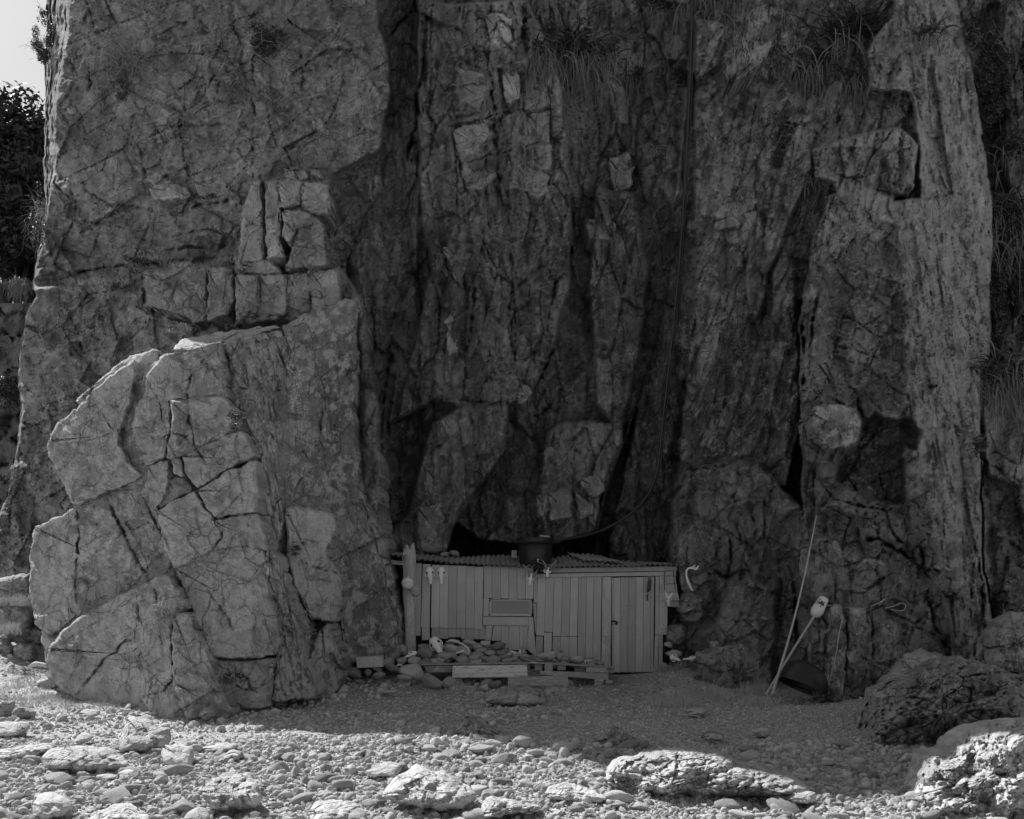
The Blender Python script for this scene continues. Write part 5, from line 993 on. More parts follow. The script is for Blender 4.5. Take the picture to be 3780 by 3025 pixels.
# roof sheets, each rolled iron sheet a part
FE = [(1440,2047),(1488,2054),(1540,2068),(1636,2079),(1708,2082),(1793,2090),(1853,2093),(1913,2097),(1962,2092),(2052,2099),(2215,2096),(2365,2088),(2504,2087)]
BE = [(1440,2041),(1533,2046),(1636,2056),(1708,2060),(1853,2052),(1913,2058),(2040,2066),(2124,2052),(2200,2050),(2275,2066),(2395,2077),(2504,2081)]
def sheet(u0, u1, lift=0.0, Yf=HY-.16, Yb=21.3, fe=FE, be=BE, pitch=.098, amp=.017, name='roof_sheet', skew=0.0, sag=.02):
    x0 = (u0-U0)/F*Yf; x1 = (u1-U0)/F*Yf; n = int(abs(x1-x0)/pitch*9); nr_ = 7; vs_ = []
    ph = rnd.random()*6
    for r in range(nr_):
        t = r/(nr_-1); Y = Yf+(Yb-Yf)*t+.03*math.sin(ph+t*4)
        for i in range(n+1):
            x = x0+(x1-x0)*i/n; u = x/Yf*F+U0
            zf = CZ-(np.interp(u, *zip(*fe))-VH)/F*Yf; zb = CZ-(np.interp(u, *zip(*be))-VH)/F*Yb
            vs_.append((x+skew*t, Y+(.012*math.sin(i*.5+ph) if r == 0 else 0), zf*(1-t)+zb*t+amp*math.sin(x/pitch*2*math.pi)+lift+sag*math.sin(x*2.1+ph)*.5))
    m = len(vs_); vs2 = vs_+[(x, y, z-.004) for x, y, z in vs_]; f = grid_faces(nr_, n+1)
    f2 = f[:, ::-1]+m
    e = np.array([[i, i+1, i+1+m, i+m] for i in range(n)]); return obj(name, vs2, np.concatenate([f, f2, e[:, ::-1]]), M['tin'], hut)
for k, (a, b) in enumerate([(1440,1546),(1536,1650),(1640,1806),(1796,1930),(1920,2070),(2060,2236),(2226,2386),(2376,2506)]):
    sheet(a, b, lift=.004*(k % 2)+.006*(k % 3))
sheet(2120, 2270, lift=.02, Yf=20.55, Yb=21.4, fe=[(2120,2062),(2270,2076)], be=[(2120,2042),(2190,2052),(2270,2062)], skew=-.1)
sheet(2150, 2300, lift=.03, Yf=20.2, Yb=20.9, fe=[(2150,2076),(2300,2084)], be=[(2150,2056),(2300,2072)], skew=-.15)
# moss and chips on the roof
def lump_heap(name, centres, mat, label=None, cat=None, parent=None, sub=1, kind='stuff'):
    V_ = []; F_ = []; off = 0
    for (c, s, rz, sd_) in centres:
        v, f = stone_verts(sd_ % 23+700, sub, flats=8, soft=6); a = np.array(s); ca, sa = math.cos(rz), math.sin(rz); q = v*a
        q = np.stack([q[:, 0]*ca-q[:, 1]*sa, q[:, 0]*sa+q[:, 1]*ca, q[:, 2]], -1)+np.array(c); V_.append(q); F_.append(f+off); off += len(v)
    o = obj(name, np.concatenate(V_), np.concatenate(F_), M[mat], parent)
    tag(o, label, cat, None, kind); return o
def roofz(u, Y):
    t = (Y-(HY-.16))/(21.3-HY+.16); zf = CZ-(np.interp(u, *zip(*FE))-VH)/F*(HY-.16); zb = CZ-(np.interp(u, *zip(*BE))-VH)/F*21.3; return float(zf*(1-t)+zb*t)
cs = []
for k in range(520):
    u = rnd.uniform(1700, 2230); Y = rnd.uniform(20.15, 21.2); s = rnd.uniform(.008, .03); cs.append((((u-U0)/F*Y, Y, roofz(u, Y)+.02), (s*1.4, s, s*.6), rnd.random()*6, k))
lump_heap('roof_litter', cs, 'stone', 'scatter of rock chips and moss lying on the hut roof', 'rock chips')

# ------------------------------------------------------------------ things on and round the hut
def stone_px(u, v, Y, ru, rv, lab, mesh, tilt=0.0, grp=None, depth=None, yaw=None):
    s = Y/F; return put_stone(mesh, tuple(pt(u, v, Y)), (ru*s*1.04, (depth or (ru+rv)*.5)*s*1.1, rv*s*1.04), (rnd.uniform(-.15, .15), tilt, yaw if yaw is not None else 0), lab, grp)
stone_px(1682, 2044, 20.9, 23, 12, 'pair-leading pale rounded rock resting on the roof above the left skull', RM[0]); stone_px(1645, 2046, 21.0, 20, 9, 'darker rounded rock on the roof beside the pale one', RM[2])
o = quadbox('wooden_block', [(1889, 2032), (1908, 2032), (1908, 2062), (1888, 2060)], 20.7, .12, 'log', None, dY=0); tag(o, 'pale block on the roof just behind the black water tub', 'block')
# water tub
tubm = axis(pt(1976, 2087, 20.35), (0, 0, 1)); s_ = 20.35/F
wt = empty('water_tub', tuple(pt(1976, 2087, 20.35))); tag(wt, 'black plastic water tub standing on the hut roof', 'water tub')
lathe('tub_body', [(0, 0), (57*s_, 0), (58*s_, 2*s_), (61*s_, 40*s_), (64*s_, 82*s_), (60*s_, 82*s_), (56*s_, 10*s_), (0, 8*s_)], tubm, 'black', wt, 48)
def rimfn(p, i, a):
    if i in (1, 2) and abs(math.sin(a/2)) > 0 and (math.cos(a+math.pi/2) > .985): p.z += 8*s_
    return p
lathe('rim', [(64*s_, 80*s_), (65.5*s_, 80*s_), (68*s_, 82*s_), (67*s_, 99*s_), (65.5*s_, 101*s_), (0, 99*s_)], tubm, 'black', wt, 48)
quadbox('tap_plate', [(1975, 2064), (1996, 2064), (1996, 2089), (1975, 2089)], 20.02, .05, 'blackmat', wt, dY=0)
tp = tube('tap', [pt(1982, 2066, 19.98), pt(1990, 2067, 19.98)], .012, 'putty', wt, 8); tube('tap_spout', [pt(1986, 2067, 19.98), pt(1985, 2073, 19.96), pt(1987, 2078, 19.96)], .010, 'putty', wt, 8)
tube('outlet_hose', [pt(1987, 2076, 19.95), pt(2005, 2083, 19.85), pt(2013, 2096, 19.8), pt(2003, 2108, 19.78), pt(1985, 2109, 19.8), pt(1972, 2102, 19.85)], .0085, 'horn', wt, 8)
stone_px(2013, 1984, 20.35, 22, 8, 'pale rock sitting in the top of the black water tub', PM[1]); 
ck = lathe('bucket', [(0, 0), (17*s_, 0), (20*s_, 30*s_), (17*s_, 30*s_), (15*s_, 4*s_), (0, 3*s_)], axis(pt(1988, 2118, 19.86), (0, 0, 1)), 'blackmat', None, 24); tag(ck, 'small dark pail hanging under the tap of the water tub', 'bucket')
# supply hose down the cliff
HP = [(2040,1995),(2100,1988),(2160,1978),(2239,1951),(2323,1900),(2388,1832),(2425,1740),(2440,1620),(2458,1450),(2478,1270),(2500,1050),(2516,850),(2530,620),(2544,350),(2551,150),(2555,-60),(2556,-300),(2556,-700)]
hu = np.array([p[0] for p in HP], float); hv = np.array([p[1] for p in HP], float); HD = cliff_depth(hu, hv)[0]; HD = np.minimum(HD-.3, 20.9); HD[:3] = (20.4, 20.5, 20.7)
hs = tube('hose', [pt(u, v, min(y, 20.9+.00*v)) for (u, v), y in zip(HP, HD)], .025, 'hose', None, 8); tag(hs, 'long black hose hanging down the cliff and curving to the water tub', 'hose')
hv2 = tube('hose', [pt(u+9, v+(4 if u < 2400 else 0), min(y, 20.9)+.05) for (u, v), y in zip(HP[5:], HD[5:])], .012, 'hose', None, 6); tag(hv2, 'thinner black line running beside the hose down the cliff', 'hose')
# post and buoys
po = empty('timber_post', tuple(pt(1512, 2400, 19.75))); tag(po, 'thick weathered timber post with a split top at the left corner of the hut', 'post')
def pf(p, i, a):
    k = 1+.07*math.sin(3*a+i*.4)+.05*math.sin(7*a+i)+.03*rnd.uniform(-1, 1); q = Vector((p.x*k, p.y*k, p.z)); 
    if i >= 15: q.z += .05*math.sin(2*a+1)+.03*math.sin(5*a)
    return q
ph_ = [(.105, -.1)]+[(.108-.012*math.sin(i*.5), i*.125) for i in range(13)]+[(.112, 1.62), (.10, 1.72), (.085, 1.82), (.075, 1.88), (.04, 1.86), (0, 1.80)]
lathe('post_shaft', ph_, axis(pt(1513, 2400, 19.75), (0, 0, 1)), 'log', po, 20, fn=pf)
for k in range(6): tube('splinter', [pt(1490+k*7, 2052-rnd.uniform(0, 8), 19.68), pt(1492+k*6.5, 2024-rnd.uniform(-14, 6), 19.7)], [.02, .006], 'log', po, 5)
def buoy(u, v, r, Y, mat, lab, ropes):
    b_ = empty('buoy', tuple(pt(u, v+r, Y))); tag(b_, lab, 'buoy'); R_ = r*Y/F; prof = [(max(0, R_*math.sin(math.pi*i/18)), -R_*math.cos(math.pi*i/18)) for i in range(19)]
    prof = [(q+(.0 if i != 10 else .004), h) for i, (q, h) in enumerate(prof)]
    lathe('buoy_ball', prof, axis(pt(u, v, Y), (.12, 0, 1)), mat, b_, 32)
    tube('seam', [pt(u-r*.97, v+1, Y-.01), pt(u-r*.6, v-2, Y-R_*.82), pt(u, v-3, Y-R_*1.01), pt(u+r*.6, v-2, Y-R_*.82), pt(u+r*.97, v+1, Y-.01)], .004, 'rope' if mat == 'buoy' else 'horn', b_, 6)
    lathe('eyelet', [(.012, R_*.95), (.02, R_*1.0), (.018, R_*1.12), (.005, R_*1.15), (0, R_*1.15)], axis(pt(u, v, Y), (0, 0, 1)), mat, b_, 12)
    for rp in ropes: tube('rope', [pt(a, c, d) for a, c, d in rp], .0065, 'rope', b_, 6)
buoy(1505, 2154, 23, 19.52, 'buoy', 'larger pale round buoy hung on the post', [[(1487,2055,19.6),(1488,2090,19.55),(1494,2133,19.5)], [(1512,2050,19.62),(1510,2090,19.58),(1511,2133,19.5)]])
buoy(1535, 2183, 20, 19.56, 'buoydark', 'smaller darker buoy hung beside the pale one on the post', [[(1527,2070,19.65),(1529,2120,19.6),(1532,2165,19.55)], [(1534,2080,19.68),(1534,2125,19.62),(1533,2165,19.56)]])

# skulls and bones
def skull_mesh(u, v, Y, L, W, ang, horns=(), label='', long=True, turn=0.0, tiltx=.25, name='animal_skull', hmat='horn'):
    root = empty(name, tuple(pt(u, v, Y))); tag(root, label, 'skull')
    z = Vector((math.sin(ang), 0, -math.cos(ang)))                              # snout direction in the picture plane
    z = (z+Vector((0, -tiltx, 0))).normalized(); x = Vector((math.cos(ang), 0, math.sin(ang))); x = (x-z*x.dot(z)).normalized(); y = z.cross(x)      # y: away from forehead or to it
    if y.y > 0: y = -y
    base = pt(u, v, Y); n = 24; vs_ = []; nr_ = 26
    for i in range(nr_):
        t = i/(nr_-1)
        w = np.interp(t, [0, .06, .18, .34, .42, .55, .75, .92, 1], [.25, .62, .86, 1.0, .92, .58, .44, .36, .12])*W/2
        d = np.interp(t, [0, .06, .2, .4, .6, .8, .94, 1], [.2, .5, .72, .66, .5, .34, .24, .08])*W*.62
        for k in range(n):
            a = 2*math.pi*k/n; cx = math.cos(a); sy = math.sin(a); xx = w*math.copysign(abs(cx)**.8, cx); yy = d*math.copysign(abs(sy)**.9, sy)
            for sx in (-1, 1):                                                  # eye sockets, nose opening
                q = ((t-.36)/.075)**2+((a-(math.pi/2-sx*.95))/.42)**2
                f_ = math.exp(-q*q); xx *= 1-.45*f_; yy *= 1-.65*f_
                q2 = ((t-.50)/.14)**2+((a-(math.pi/2-sx*1.3))/.35)**2; f3 = math.exp(-q2*q2); xx *= 1-.25*f3
            q = ((t-.90)/.07)**2+((a-math.pi/2)/.5)**2; yy *= 1-.8*math.exp(-q*q)
            yy *= 1+.05*math.sin(9*a+t*30); p = base+x*xx+y*yy+z*(t-.45)*L; vs_.append(tuple(p))
    f = [(i*n+k, i*n+(k+1) % n, (i+1)*n+(k+1) % n, (i+1)*n+k) for i in range(nr_-1) for k in range(n)]+[tuple(range(n))[::-1], tuple((nr_-1)*n+k for k in range(n))]
    o = obj('skull_bone', vs_, f, M['bone'], root); bmx = bmesh.new(); bmx.from_mesh(o.data); bmesh.ops.recalc_face_normals(bmx, faces=bmx.faces); bmx.to_mesh(o.data); bmx.free()
    for sx in (-1, 1):
        c = base+x*(sx*W*.34)+y*(W*.20)+z*(-.09*L); lathe('eye_socket', [(W*.12, 0), (W*.10, W*.02), (0, W*.01)], axis(c, (x*sx*.7+y*.8)), 'darkgap', root, 12)  # black disc painted as the shade inside the socket
    for hp in horns: tube('horn', [pt(*q) for q in hp], [.026, .021, .014, .005][:len(hp)], hmat, root, 8)
    for sx in (-1, 1):                                                          # cheek arches
        tube('cheek_bone', [base+x*(sx*W*.40)+z*(-.2*L)+y*.01, base+x*(sx*W*.53)+z*(-.08*L)+y*.01, base+x*(sx*W*.50)+z*(.05*L)+y*.01, base+x*(sx*W*.30)+z*(.14*L)+y*.01], .007, 'bone', root, 6)
    return root
skull_mesh(1587, 2121, 19.93, .33, .165, .10, label='long pale skull nailed to the boards, the one nearest the post', tiltx=0)
skull_mesh(1629, 2121, 19.93, .33, .16, .02, label='long pale skull nailed to the boards, the one farther from the post', tiltx=0)
skull_mesh(1958, 2136, 19.72, .22, .12, -.10, horns=[[(1955,2128,19.7),(1952,2108,19.66),(1947,2097,19.64),(1932,2092,19.62)], [(1968,2128,19.7),(1974,2120,19.66),(1979,2113,19.64),(1985,2106,19.62)]], label='horned goat skull hanging lower, left of the pail under the tub')
skull_mesh(2021, 2111, 19.70, .18, .115, -.03, horns=[[(2018,2103,19.68),(2014,2088,19.62),(2006,2074,19.6),(1996,2065,19.6)], [(2030,2103,19.68),(2036,2092,19.62),(2047,2078,19.6),(2056,2066,19.62)]], label='horned goat skull hanging higher, right of the pail under the tub')
skull_mesh(2467, 2216, 19.84, .20, .09, .02, horns=[[(2461,2206,19.83),(2460,2198,19.82),(2458,2190,19.82),(2456,2186,19.82)], [(2471,2208,19.83),(2477,2200,19.82),(2481,2192,19.82),(2485,2187,19.82)]], label='small horned skull on the lapped boards right of the door', hmat='bone')
skull_mesh(1612, 2385, 18.9, .40, .22, .55, label='big pale skull lying on the stone pile under the boards', tiltx=.5)
skull_mesh(1516, 2418, 18.75, .26, .10, -1.15, label='long pale skull lying flat at the left end of the stone pile', tiltx=.2)
skull_mesh(1916, 2425, 18.9, .12, .07, .7, horns=[[(1908,2417,18.88),(1899,2411,18.86),(1890,2406,18.86),(1882,2404,18.86)], [(1919,2415,18.88),(1920,2408,18.87),(1919,2402,18.86),(1918,2397,18.86)]], label='small two-horned skull on the stone pile at the window', hmat='bone')
skull_mesh(2491, 2431, 19.1, .20, .12, 1.2, label='pale skull on the bank beside the door', tiltx=.3)
skull_mesh(2552, 2432, 19.0, .28, .08, -1.5, label='long narrow pale skull lying on the bank farther right of the door', tiltx=.1)
def onwall(u, v, d=.06): return float(cliff_depth(np.array([float(u)]), np.array([float(v)]))[0][0])-d
yw = min(onwall(2535, 2120), onwall(2550, 2170), onwall(2565, 2100))
jb = empty('jaw_bone', tuple(pt(2545, 2140, yw))); tag(jb, 'long curved white jawbone hung on the rock right of the hut', 'bone')
tube('bone_shaft', [pt(2562, 2098, yw), pt(2545, 2098, yw-.02), pt(2535, 2106, yw-.02), pt(2534, 2126, yw-.02), pt(2540, 2148, yw-.01), pt(2548, 2166, yw), pt(2557, 2182, yw)], [.028, .020, .018, .017, .026, .020, .012], 'bone', jb, 8)
tube('bone_fork', [pt(2558, 2098, yw), pt(2570, 2101, yw-.01), pt(2576, 2094, yw-.02), pt(2579, 2087, yw-.02)], [.024, .026, .014, .004], 'bone', jb, 8); tube('bone_fork', [pt(2556, 2098, yw), pt(2562, 2090, yw-.02), pt(2567, 2087, yw-.02)], [.02, .012, .01], 'bone', jb, 6)
rb = tube('rib_bone', [pt(1646, 2370, 19.2), pt(1668, 2366, 19.1), pt(1700, 2375, 19.0), pt(1725, 2392, 18.9), pt(1735, 2412, 18.85)], [.008, .014, .013, .012, .014], 'bone', None, 8); tag(rb, 'long curved white rib bone arching over the stone pile', 'bone')
rb = tube('leg_bone', [pt(1622, 2440, 18.7), pt(1660, 2422, 18.75), pt(1690, 2410, 18.8), pt(1712, 2404, 18.8)], [.006, .008, .012, .022], 'bone', None, 8); tag(rb, 'thin straight bone lying across the stones below the rib', 'bone')
rb = tube('bone_fragment', [pt(1462, 2462, 18.5), pt(1472, 2455, 18.5), pt(1486, 2459, 18.5)], [.012, .016, .01], 'bone', None, 8); tag(rb, 'short white bone fragment among the stones left of the pallets', 'bone')
dw = empty('driftwood', tuple(pt(2645, 2400, onwall(2645, 2400)))); tag(dw, 'knotty piece of driftwood resting on the rock right of the door', 'driftwood'); yw = onwall(2645, 2385, .12)
for q, r_ in (([(2622,2378),(2640,2380),(2660,2376),(2670,2372)], [.05, .06, .06, .045]), ([(2632,2388),(2645,2396),(2655,2400)], [.05, .05, .03]), ([(2645,2392),(2650,2402),(2656,2408)], [.03, .018, .012]), ([(2660,2372),(2668,2385),(2660,2392)], [.04, .04, .03])): tube('wood_limb', [pt(u, v, yw) for u, v in q], r_, 'log', dw, 9)
tube_o = tube('cable', [pt(2463, 2345, 19.95), pt(2454, 2370, 19.85), pt(2452, 2400, 19.8), pt(2458, 2425, 19.7)], .012, 'black', None, 8); tag(tube_o, 'black cable hanging from the last board right of the door', 'cable')
hk = empty('wire_hanger', tuple(pt(2473, 2110, 19.86))); tag(hk, 'thin dark wire bracket hanging over the lapped boards', 'wire')
tube('wire', [pt(2453, 2178, 19.88), pt(2454, 2108, 19.86), pt(2485, 2107, 19.86), pt(2493, 2180, 19.88)], .006, 'blackmat', hk, 6, res=1)

# pallets and boards
def board(q, Y, th, lab, mat='palletwood', parent=None, name='board'):
    o = quadbox(name, q, Y, th, mat, parent, dY=0); 
    if parent is None: tag(o, lab, 'board')
    return o
p1 = empty('pallet', tuple(pt(1730, 2540, 18.3))); tag(p1, 'weathered timber pallet under the left half of the stone pile', 'pallet')
p2 = empty('pallet', tuple(pt(2150, 2530, 18.2))); tag(p2, 'weathered timber pallet on legs under the right half of the stone pile', 'pallet')
def deckboard(u0, v0, u1, v1, Y0, Y1, par, th=.022):
    a, b = pt(u0, v0, Y0), pt(u1, v1, Y0); vs_ = []
    for p in (a, b): 
        for y in (Y0, Y1):
            for z in (0, -th): vs_.append((p.x, y, p.z+z))
    o = obj('deck_board', vs_, [(0,4,6,2),(1,3,7,5),(0,1,5,4),(2,6,7,3),(0,2,3,1),(4,5,7,6)], M['palletwood'], par, smooth=False); return o
for k in range(6): deckboard(1556, 2452-k*0, 1960, 2446, 18.35+k*.2, 18.35+k*.2+.15, p1)
for k in range(6): deckboard(1955, 2444, 2270, 2462, 18.3+k*.19, 18.3+k*.19+.14, p2)
for q, y in (([(1565,2460),(1668,2457),(1668,2482),(1575,2484)], 18.4), ([(1664,2500),(1707,2502),(1704,2525),(1668,2525)], 18.38), ([(1675,2525),(1702,2526),(1702,2546),(1678,2546)], 18.3), ([(1895,2446),(1957,2446),(1957,2474),(1945,2474)], 18.5)): board(q, y, .5 if q[0][0] == 1565 else .09, None, parent=p1, name='support_block')
board([(1670, 2459), (1945, 2455), (1948, 2500), (1669, 2503)], 18.25, .03, 'broad front board with flaking pale paint nailed across the left pallet', mat='boardworn')
board([(1944, 2470), (1998, 2470), (1998, 2498), (1946, 2498)], 18.55, .03, None, parent=p1, name='support_block')
for q, y in (([(1972,2448),(2004,2448),(2002,2476),(1975,2476)], 18.4), ([(2012,2450),(2041,2450),(2040,2478),(2010,2478)], 18.26), ([(2058,2454),(2089,2455),(2088,2475),(2058,2476)], 18.4), ([(2120,2456),(2163,2457),(2160,2484),(2120,2480)], 18.55), ([(2235,2460),(2268,2462),(2266,2486),(2238,2486)], 18.4), ([(2195,2508),(2229,2509),(2227,2546),(2195,2545)], 18.15), ([(2007,2533),(2033,2533),(2030,2556),(2005,2556)], 18.1), ([(2190,2456),(2228,2458),(2228,2475),(2192,2475)], 18.35)): board(q, y, .1, None, parent=p2, name='support_block')
board([(1993, 2477), (2246, 2485), (2246, 2511), (1996, 2492)], 18.2, .03, 'long grey board sagging along the front of the right pallet')
board([(2163, 2464), (2240, 2466), (2243, 2484), (2163, 2482)], 18.16, .03, 'short splintered board fixed above the sagging one at the right pallet')
board([(1874, 2499), (2097, 2496), (2098, 2532), (1875, 2533)], 18.05, .04, 'thick grey plank standing on edge in front of both pallets')
o = quadbox('wooden_block', [(1315, 2428), (1410, 2423), (1412, 2463), (1318, 2467)], 18.2, .26, 'log', None, dY=0); tag(o, 'sawn block of weathered timber lying at the foot of the leaning outcrop', 'timber block')
o['label'] = 'sawn block of weathered timber lying on stones left of the post'

# stone pile: every stone in its place, rubble filling behind
PILE = 'grey stones piled on the pallets under the window'
pile = [(400,832,28,36,'tall rounded stone standing against the foot of the post','R'),(382,900,36,26,'dark rounded stone at the far left of the pile','R'),(460,893,46,24,None,'S'),(532,852,50,42,'knobbly lichened rock left of the big skull','L'),(590,900,22,18,'small round pale stone under the big skull','P'),(650,872,55,34,None,'S'),(690,822,60,32,'broad dark flat stone right of the big skull','S'),(748,832,52,30,None,'S'),(756,885,42,36,'upright blocky stone in the middle of the pile under the rib','S'),(838,868,52,26,'squared angular stone with a flat shaded side','S'),(802,786,44,20,'dark ribbed stone against the wall at the top of the pile','S'),(845,814,34,24,'dark egg-shaped stone under the pale one','R'),(893,790,36,25,'pale round stone at the top of the pile against the wall','P'),(700,776,42,18,None,'S'),(975,806,46,28,'dark pointed stone leaning on the wall under the window','S'),(925,848,42,26,None,'S'),(992,853,34,18,None,'R'),(1042,860,32,22,None,'R'),(832,906,46,18,'low pale stone on the front edge of the pallet','P'),(905,888,42,22,None,'S'),(962,886,46,24,None,'R'),(1032,894,40,15,None,'S'),(1090,862,34,16,None,'S'),(1068,884,30,14,None,'S'),(1140,870,36,16,None,'S'),(1150,890,40,15,None,'S'),(1222,892,36,12,'flat stone where the two pallets meet','S'),(1262,862,72,24,'long dark pointed stone slanting up against the wall','S'),(1300,874,32,18,None,'S'),(1350,872,20,26,'thin upright slip of pale stone','P'),(1362,830,17,17,'smooth round stone balanced high beside the slanting one','R'),(1386,887,28,18,None,'R'),(1456,886,46,22,'broad pale stone at the right end of the pile','P'),(1322,893,14,10,None,'R'),(612,812,46,26,None,'S'),(520,812,44,22,None,'S'),(870,838,40,22,None,'R'),(1120,845,30,14,None,'S'),(780,850,36,24,None,'S'),(1000,875,30,16,None,'R'),(705,868,36,26,None,'R'),(620,890,34,18,None,'S')]
for i, (x, y, rx, ry, lab, kd) in enumerate(pile):
    u, v = z1(x, y); ru, rv = rx*.603, ry*.603; Y = 18.45+np.clip((2452-v)/90, 0, 1.2)*1.0
    Y = min(Y, 19.75)
    mesh = {'S': SM[i % 7], 'R': RM[i % 5], 'P': PM[i % 3], 'L': SM[3]}[kd]; tl = {'long dark pointed stone slanting up against the wall': -.35}.get(lab, rnd.uniform(-.25, .25))
    o = stone_px(u, v, Y, ru, rv, lab or 'plain grey stone in the heap on the pallets', mesh, tl, None if lab else PILE, yaw=rnd.uniform(-.3, .3))
cs = []
for k in range(420):
    u = rnd.uniform(1545, 2215); t = rnd.random(); Y = 18.5+1.3*t; vtop = np.interp(u, [1545, 1600, 1700, 1850, 1960, 2030, 2215], [2405, 2375, 2368, 2385, 2415, 2425, 2438]); v = 2448+(vtop-2448)*t+rnd.uniform(2, 14); s = rnd.uniform(.03, .09)
    cs.append((tuple(pt(u, v, Y)), (s*1.3, s, s*.7), rnd.random()*6, k))
lump_heap('rubble', cs, 'stone', 'small rubble packed between the stones on the pallets', 'rubble', sub=2)
br = empty('brick', tuple(pt(2172, 2447, 18.6))); tag(br, 'pale brick with two round holes at the right end of the pile', 'brick')
quadbox('brick_body', [(2158, 2437), (2188, 2437), (2188, 2449), (2158, 2449)], 18.6, .1, 'palestone' if False else 'putty', br, dY=0)
for uu in (2166, 2178): lathe('brick_hole', [(.014, 0), (0, .001)], axis(pt(uu, 2443, 18.592), (0, -1, 0), (0, 0, 1)), 'darkgap', br, 12)  # black disc painted as the shade in the hole
FR = 'grey stones lying round the foot of the pallets'
front = [(100,970,64,38,18.4,'large smooth dark oval stone below the timber block','R','stone'),(455,970,76,54,18.1,'large pale angular boulder leaning on the left pallet','P',''),(562,1018,84,50,17.7,'large dark angular boulder left of the broad front board','S',''),(672,1028,46,38,17.75,'rounded dark boulder touching the left pallet leg','R',''),(325,940,42,30,18.4,None,'S',''),(235,945,34,18,18.5,'flat stone under the timber block','S',''),(180,965,22,22,18.4,None,'S',''),(245,985,42,24,18.1,None,'S',''),(405,1000,50,20,17.9,None,'S',''),(300,1085,62,14,17.0,'long flat pale stone in the shade left of the lichen boulder','P',''),(905,1032,42,32,18.3,'dark stone under the broad front board','S',''),(955,1042,42,24,18.1,'rounded stone beside the dark one under the pallets','R',''),(868,1078,42,16,17.7,None,'S',''),(1310,1078,42,20,17.6,'slab of stone propped up against the thick plank','P',''),(1372,1082,38,20,17.6,'pale stone right of the propped slab','P',''),(1420,1032,30,20,18.2,None,'R',''),(1652,1026,30,14,18.0,'flat grey stone beside the right pallet leg','S',''),(300,905,44,26,18.8,None,'S',''),(352,950,34,22,18.4,None,'S',''),(120,1020,30,14,17.6,None,'S',''),(60,1010,26,12,17.8,None,'R',''),(1000,1085,30,16,17.6,None,'S',''),(850,1120,36,18,17.2,None,'S',''),(790,1035,34,18,18.5,None,'R',''),(1110,1030,34,16,18.6,None,'S',''),(2020,800,28,20,19.4,'pale stone in the corner between hut and cliff','P',''),(2050,850,52,28,19.3,'dark streaked stone behind the skull beside the door','S',''),(1990,930,18,26,19.2,'upright splinter of rock at the foot of the door jamb','S','')]
for i, (x, y, rx, ry, Y, lab, kd, _) in enumerate(front):
    u, v = z1(x, y); mesh = {'S': SM[(i*3) % 7], 'R': RM[i % 5], 'P': PM[i % 3]}[kd]
    stone_px(u, v, Y, rx*.603, ry*.603, lab or 'plain grey stone on the ground in front of the pallets', mesh, -.5 if lab and 'propped up' in lab else rnd.uniform(-.2, .2), None if lab else FR, yaw=rnd.uniform(-.3, .3))

# poles, float, black tub, cords
bp_ = empty('bamboo_pole', tuple(pt(2852, 2565, 16.35))); tag(bp_, 'tallest bleached bamboo pole leaning on the rock right of the hut', 'pole')
def pole(root, a, b, r0, r1, bend, nodes):
    a = Vector(a); b = Vector(b); P_ = [a.lerp(b, t)+Vector((bend*math.sin(t*math.pi), 0, 0)) for t in np.linspace(0, 1, 7)]; tube('cane', P_, [r0+(r1-r0)*t for t in np.linspace(0, 1, 7)], 'bamboo', root, 10)
    for k in range(nodes):
        t = (k+.5)/nodes; c = a.lerp(b, t)+Vector((bend*math.sin(t*math.pi), 0, 0)); d = (b-a).normalized(); r = r0+(r1-r0)*t; lathe('joint_ring', [(r*.9, -.006), (r*1.18, -.002), (r*1.18, .003), (r*.9, .007)], axis(c, d), 'bamboo', root, 10)
pole(bp_, pt(2850, 2567, 16.3), pt(3014, 1903, 16.9), .023, .006, .05, 12)
bq = empty('float_pole', tuple(pt(2828, 2567, 16.4))); tag(bq, 'shorter pole with a float on its end crossing behind the tall bamboo', 'pole')
pole(bq, pt(2828, 2567, 16.4), pt(3008, 2272, 16.85), .022, .017, -.01, 7)
d_ = (pt(3040, 2214, 16.9)-pt(3008, 2272, 16.85)).normalized()
fl = empty('net_float', tuple(pt(3008, 2272, 16.85))); tag(fl, 'white bullet-shaped net float stuck on the end of the shorter pole', 'float')
lathe('float_body', [(0, -.03), (.04, -.022), (.072, 0), (.092, .04), (.100, .09), (.096, .15), (.084, .22), (.076, .30), (.070, .315), (0, .315)], axis(pt(3008, 2272, 16.85), d_), 'float', fl, 28)
cs = []
for k in range(34):
    c = pt(3033+rnd.gauss(0, 7), 2228+rnd.gauss(0, 8), 16.78+rnd.uniform(-.005, .01)); cs.append((tuple(c), (.012, .006, .010), rnd.random()*6, k))
oo = lump_heap('barnacle_crust', cs, 'blackmat', None, None, fl, 1, 'stuff')
bt = empty('black_tub', tuple(pt(2965, 2585, 16.4))); tag(bt, 'black plastic drum cut open and lying on its side at the cliff foot', 'drum')
ax = Vector((-.60, -.22, -.78)).normalized(); m4 = axis(pt(2974, 2508, 16.5), ax, (0, 0, 1))
def tubfn(p, i, a):
    if i < 9: return p
    w = (m4.to_3x3() @ Vector((math.cos(a), math.sin(a), 0))).z
    return Vector((p.x*(1-.10*max(0, w)*(p.z > .3)), p.y*(1-.1*max(0, w)), p.z+(.20*w if i < 16 or i > 17 else .20*w)*min(1, (i-8)/6 if i < 16 else 1)))
prof = [(.36*math.sin(k/8*math.pi/2), -.24*math.cos(k/8*math.pi/2)) for k in range(9)]+[(.363, .03+.018*k) for k in range(8)]; prof += [(.352, .15), (.350, .08), (.345, .0), (.24, -.18), (0, -.22)]
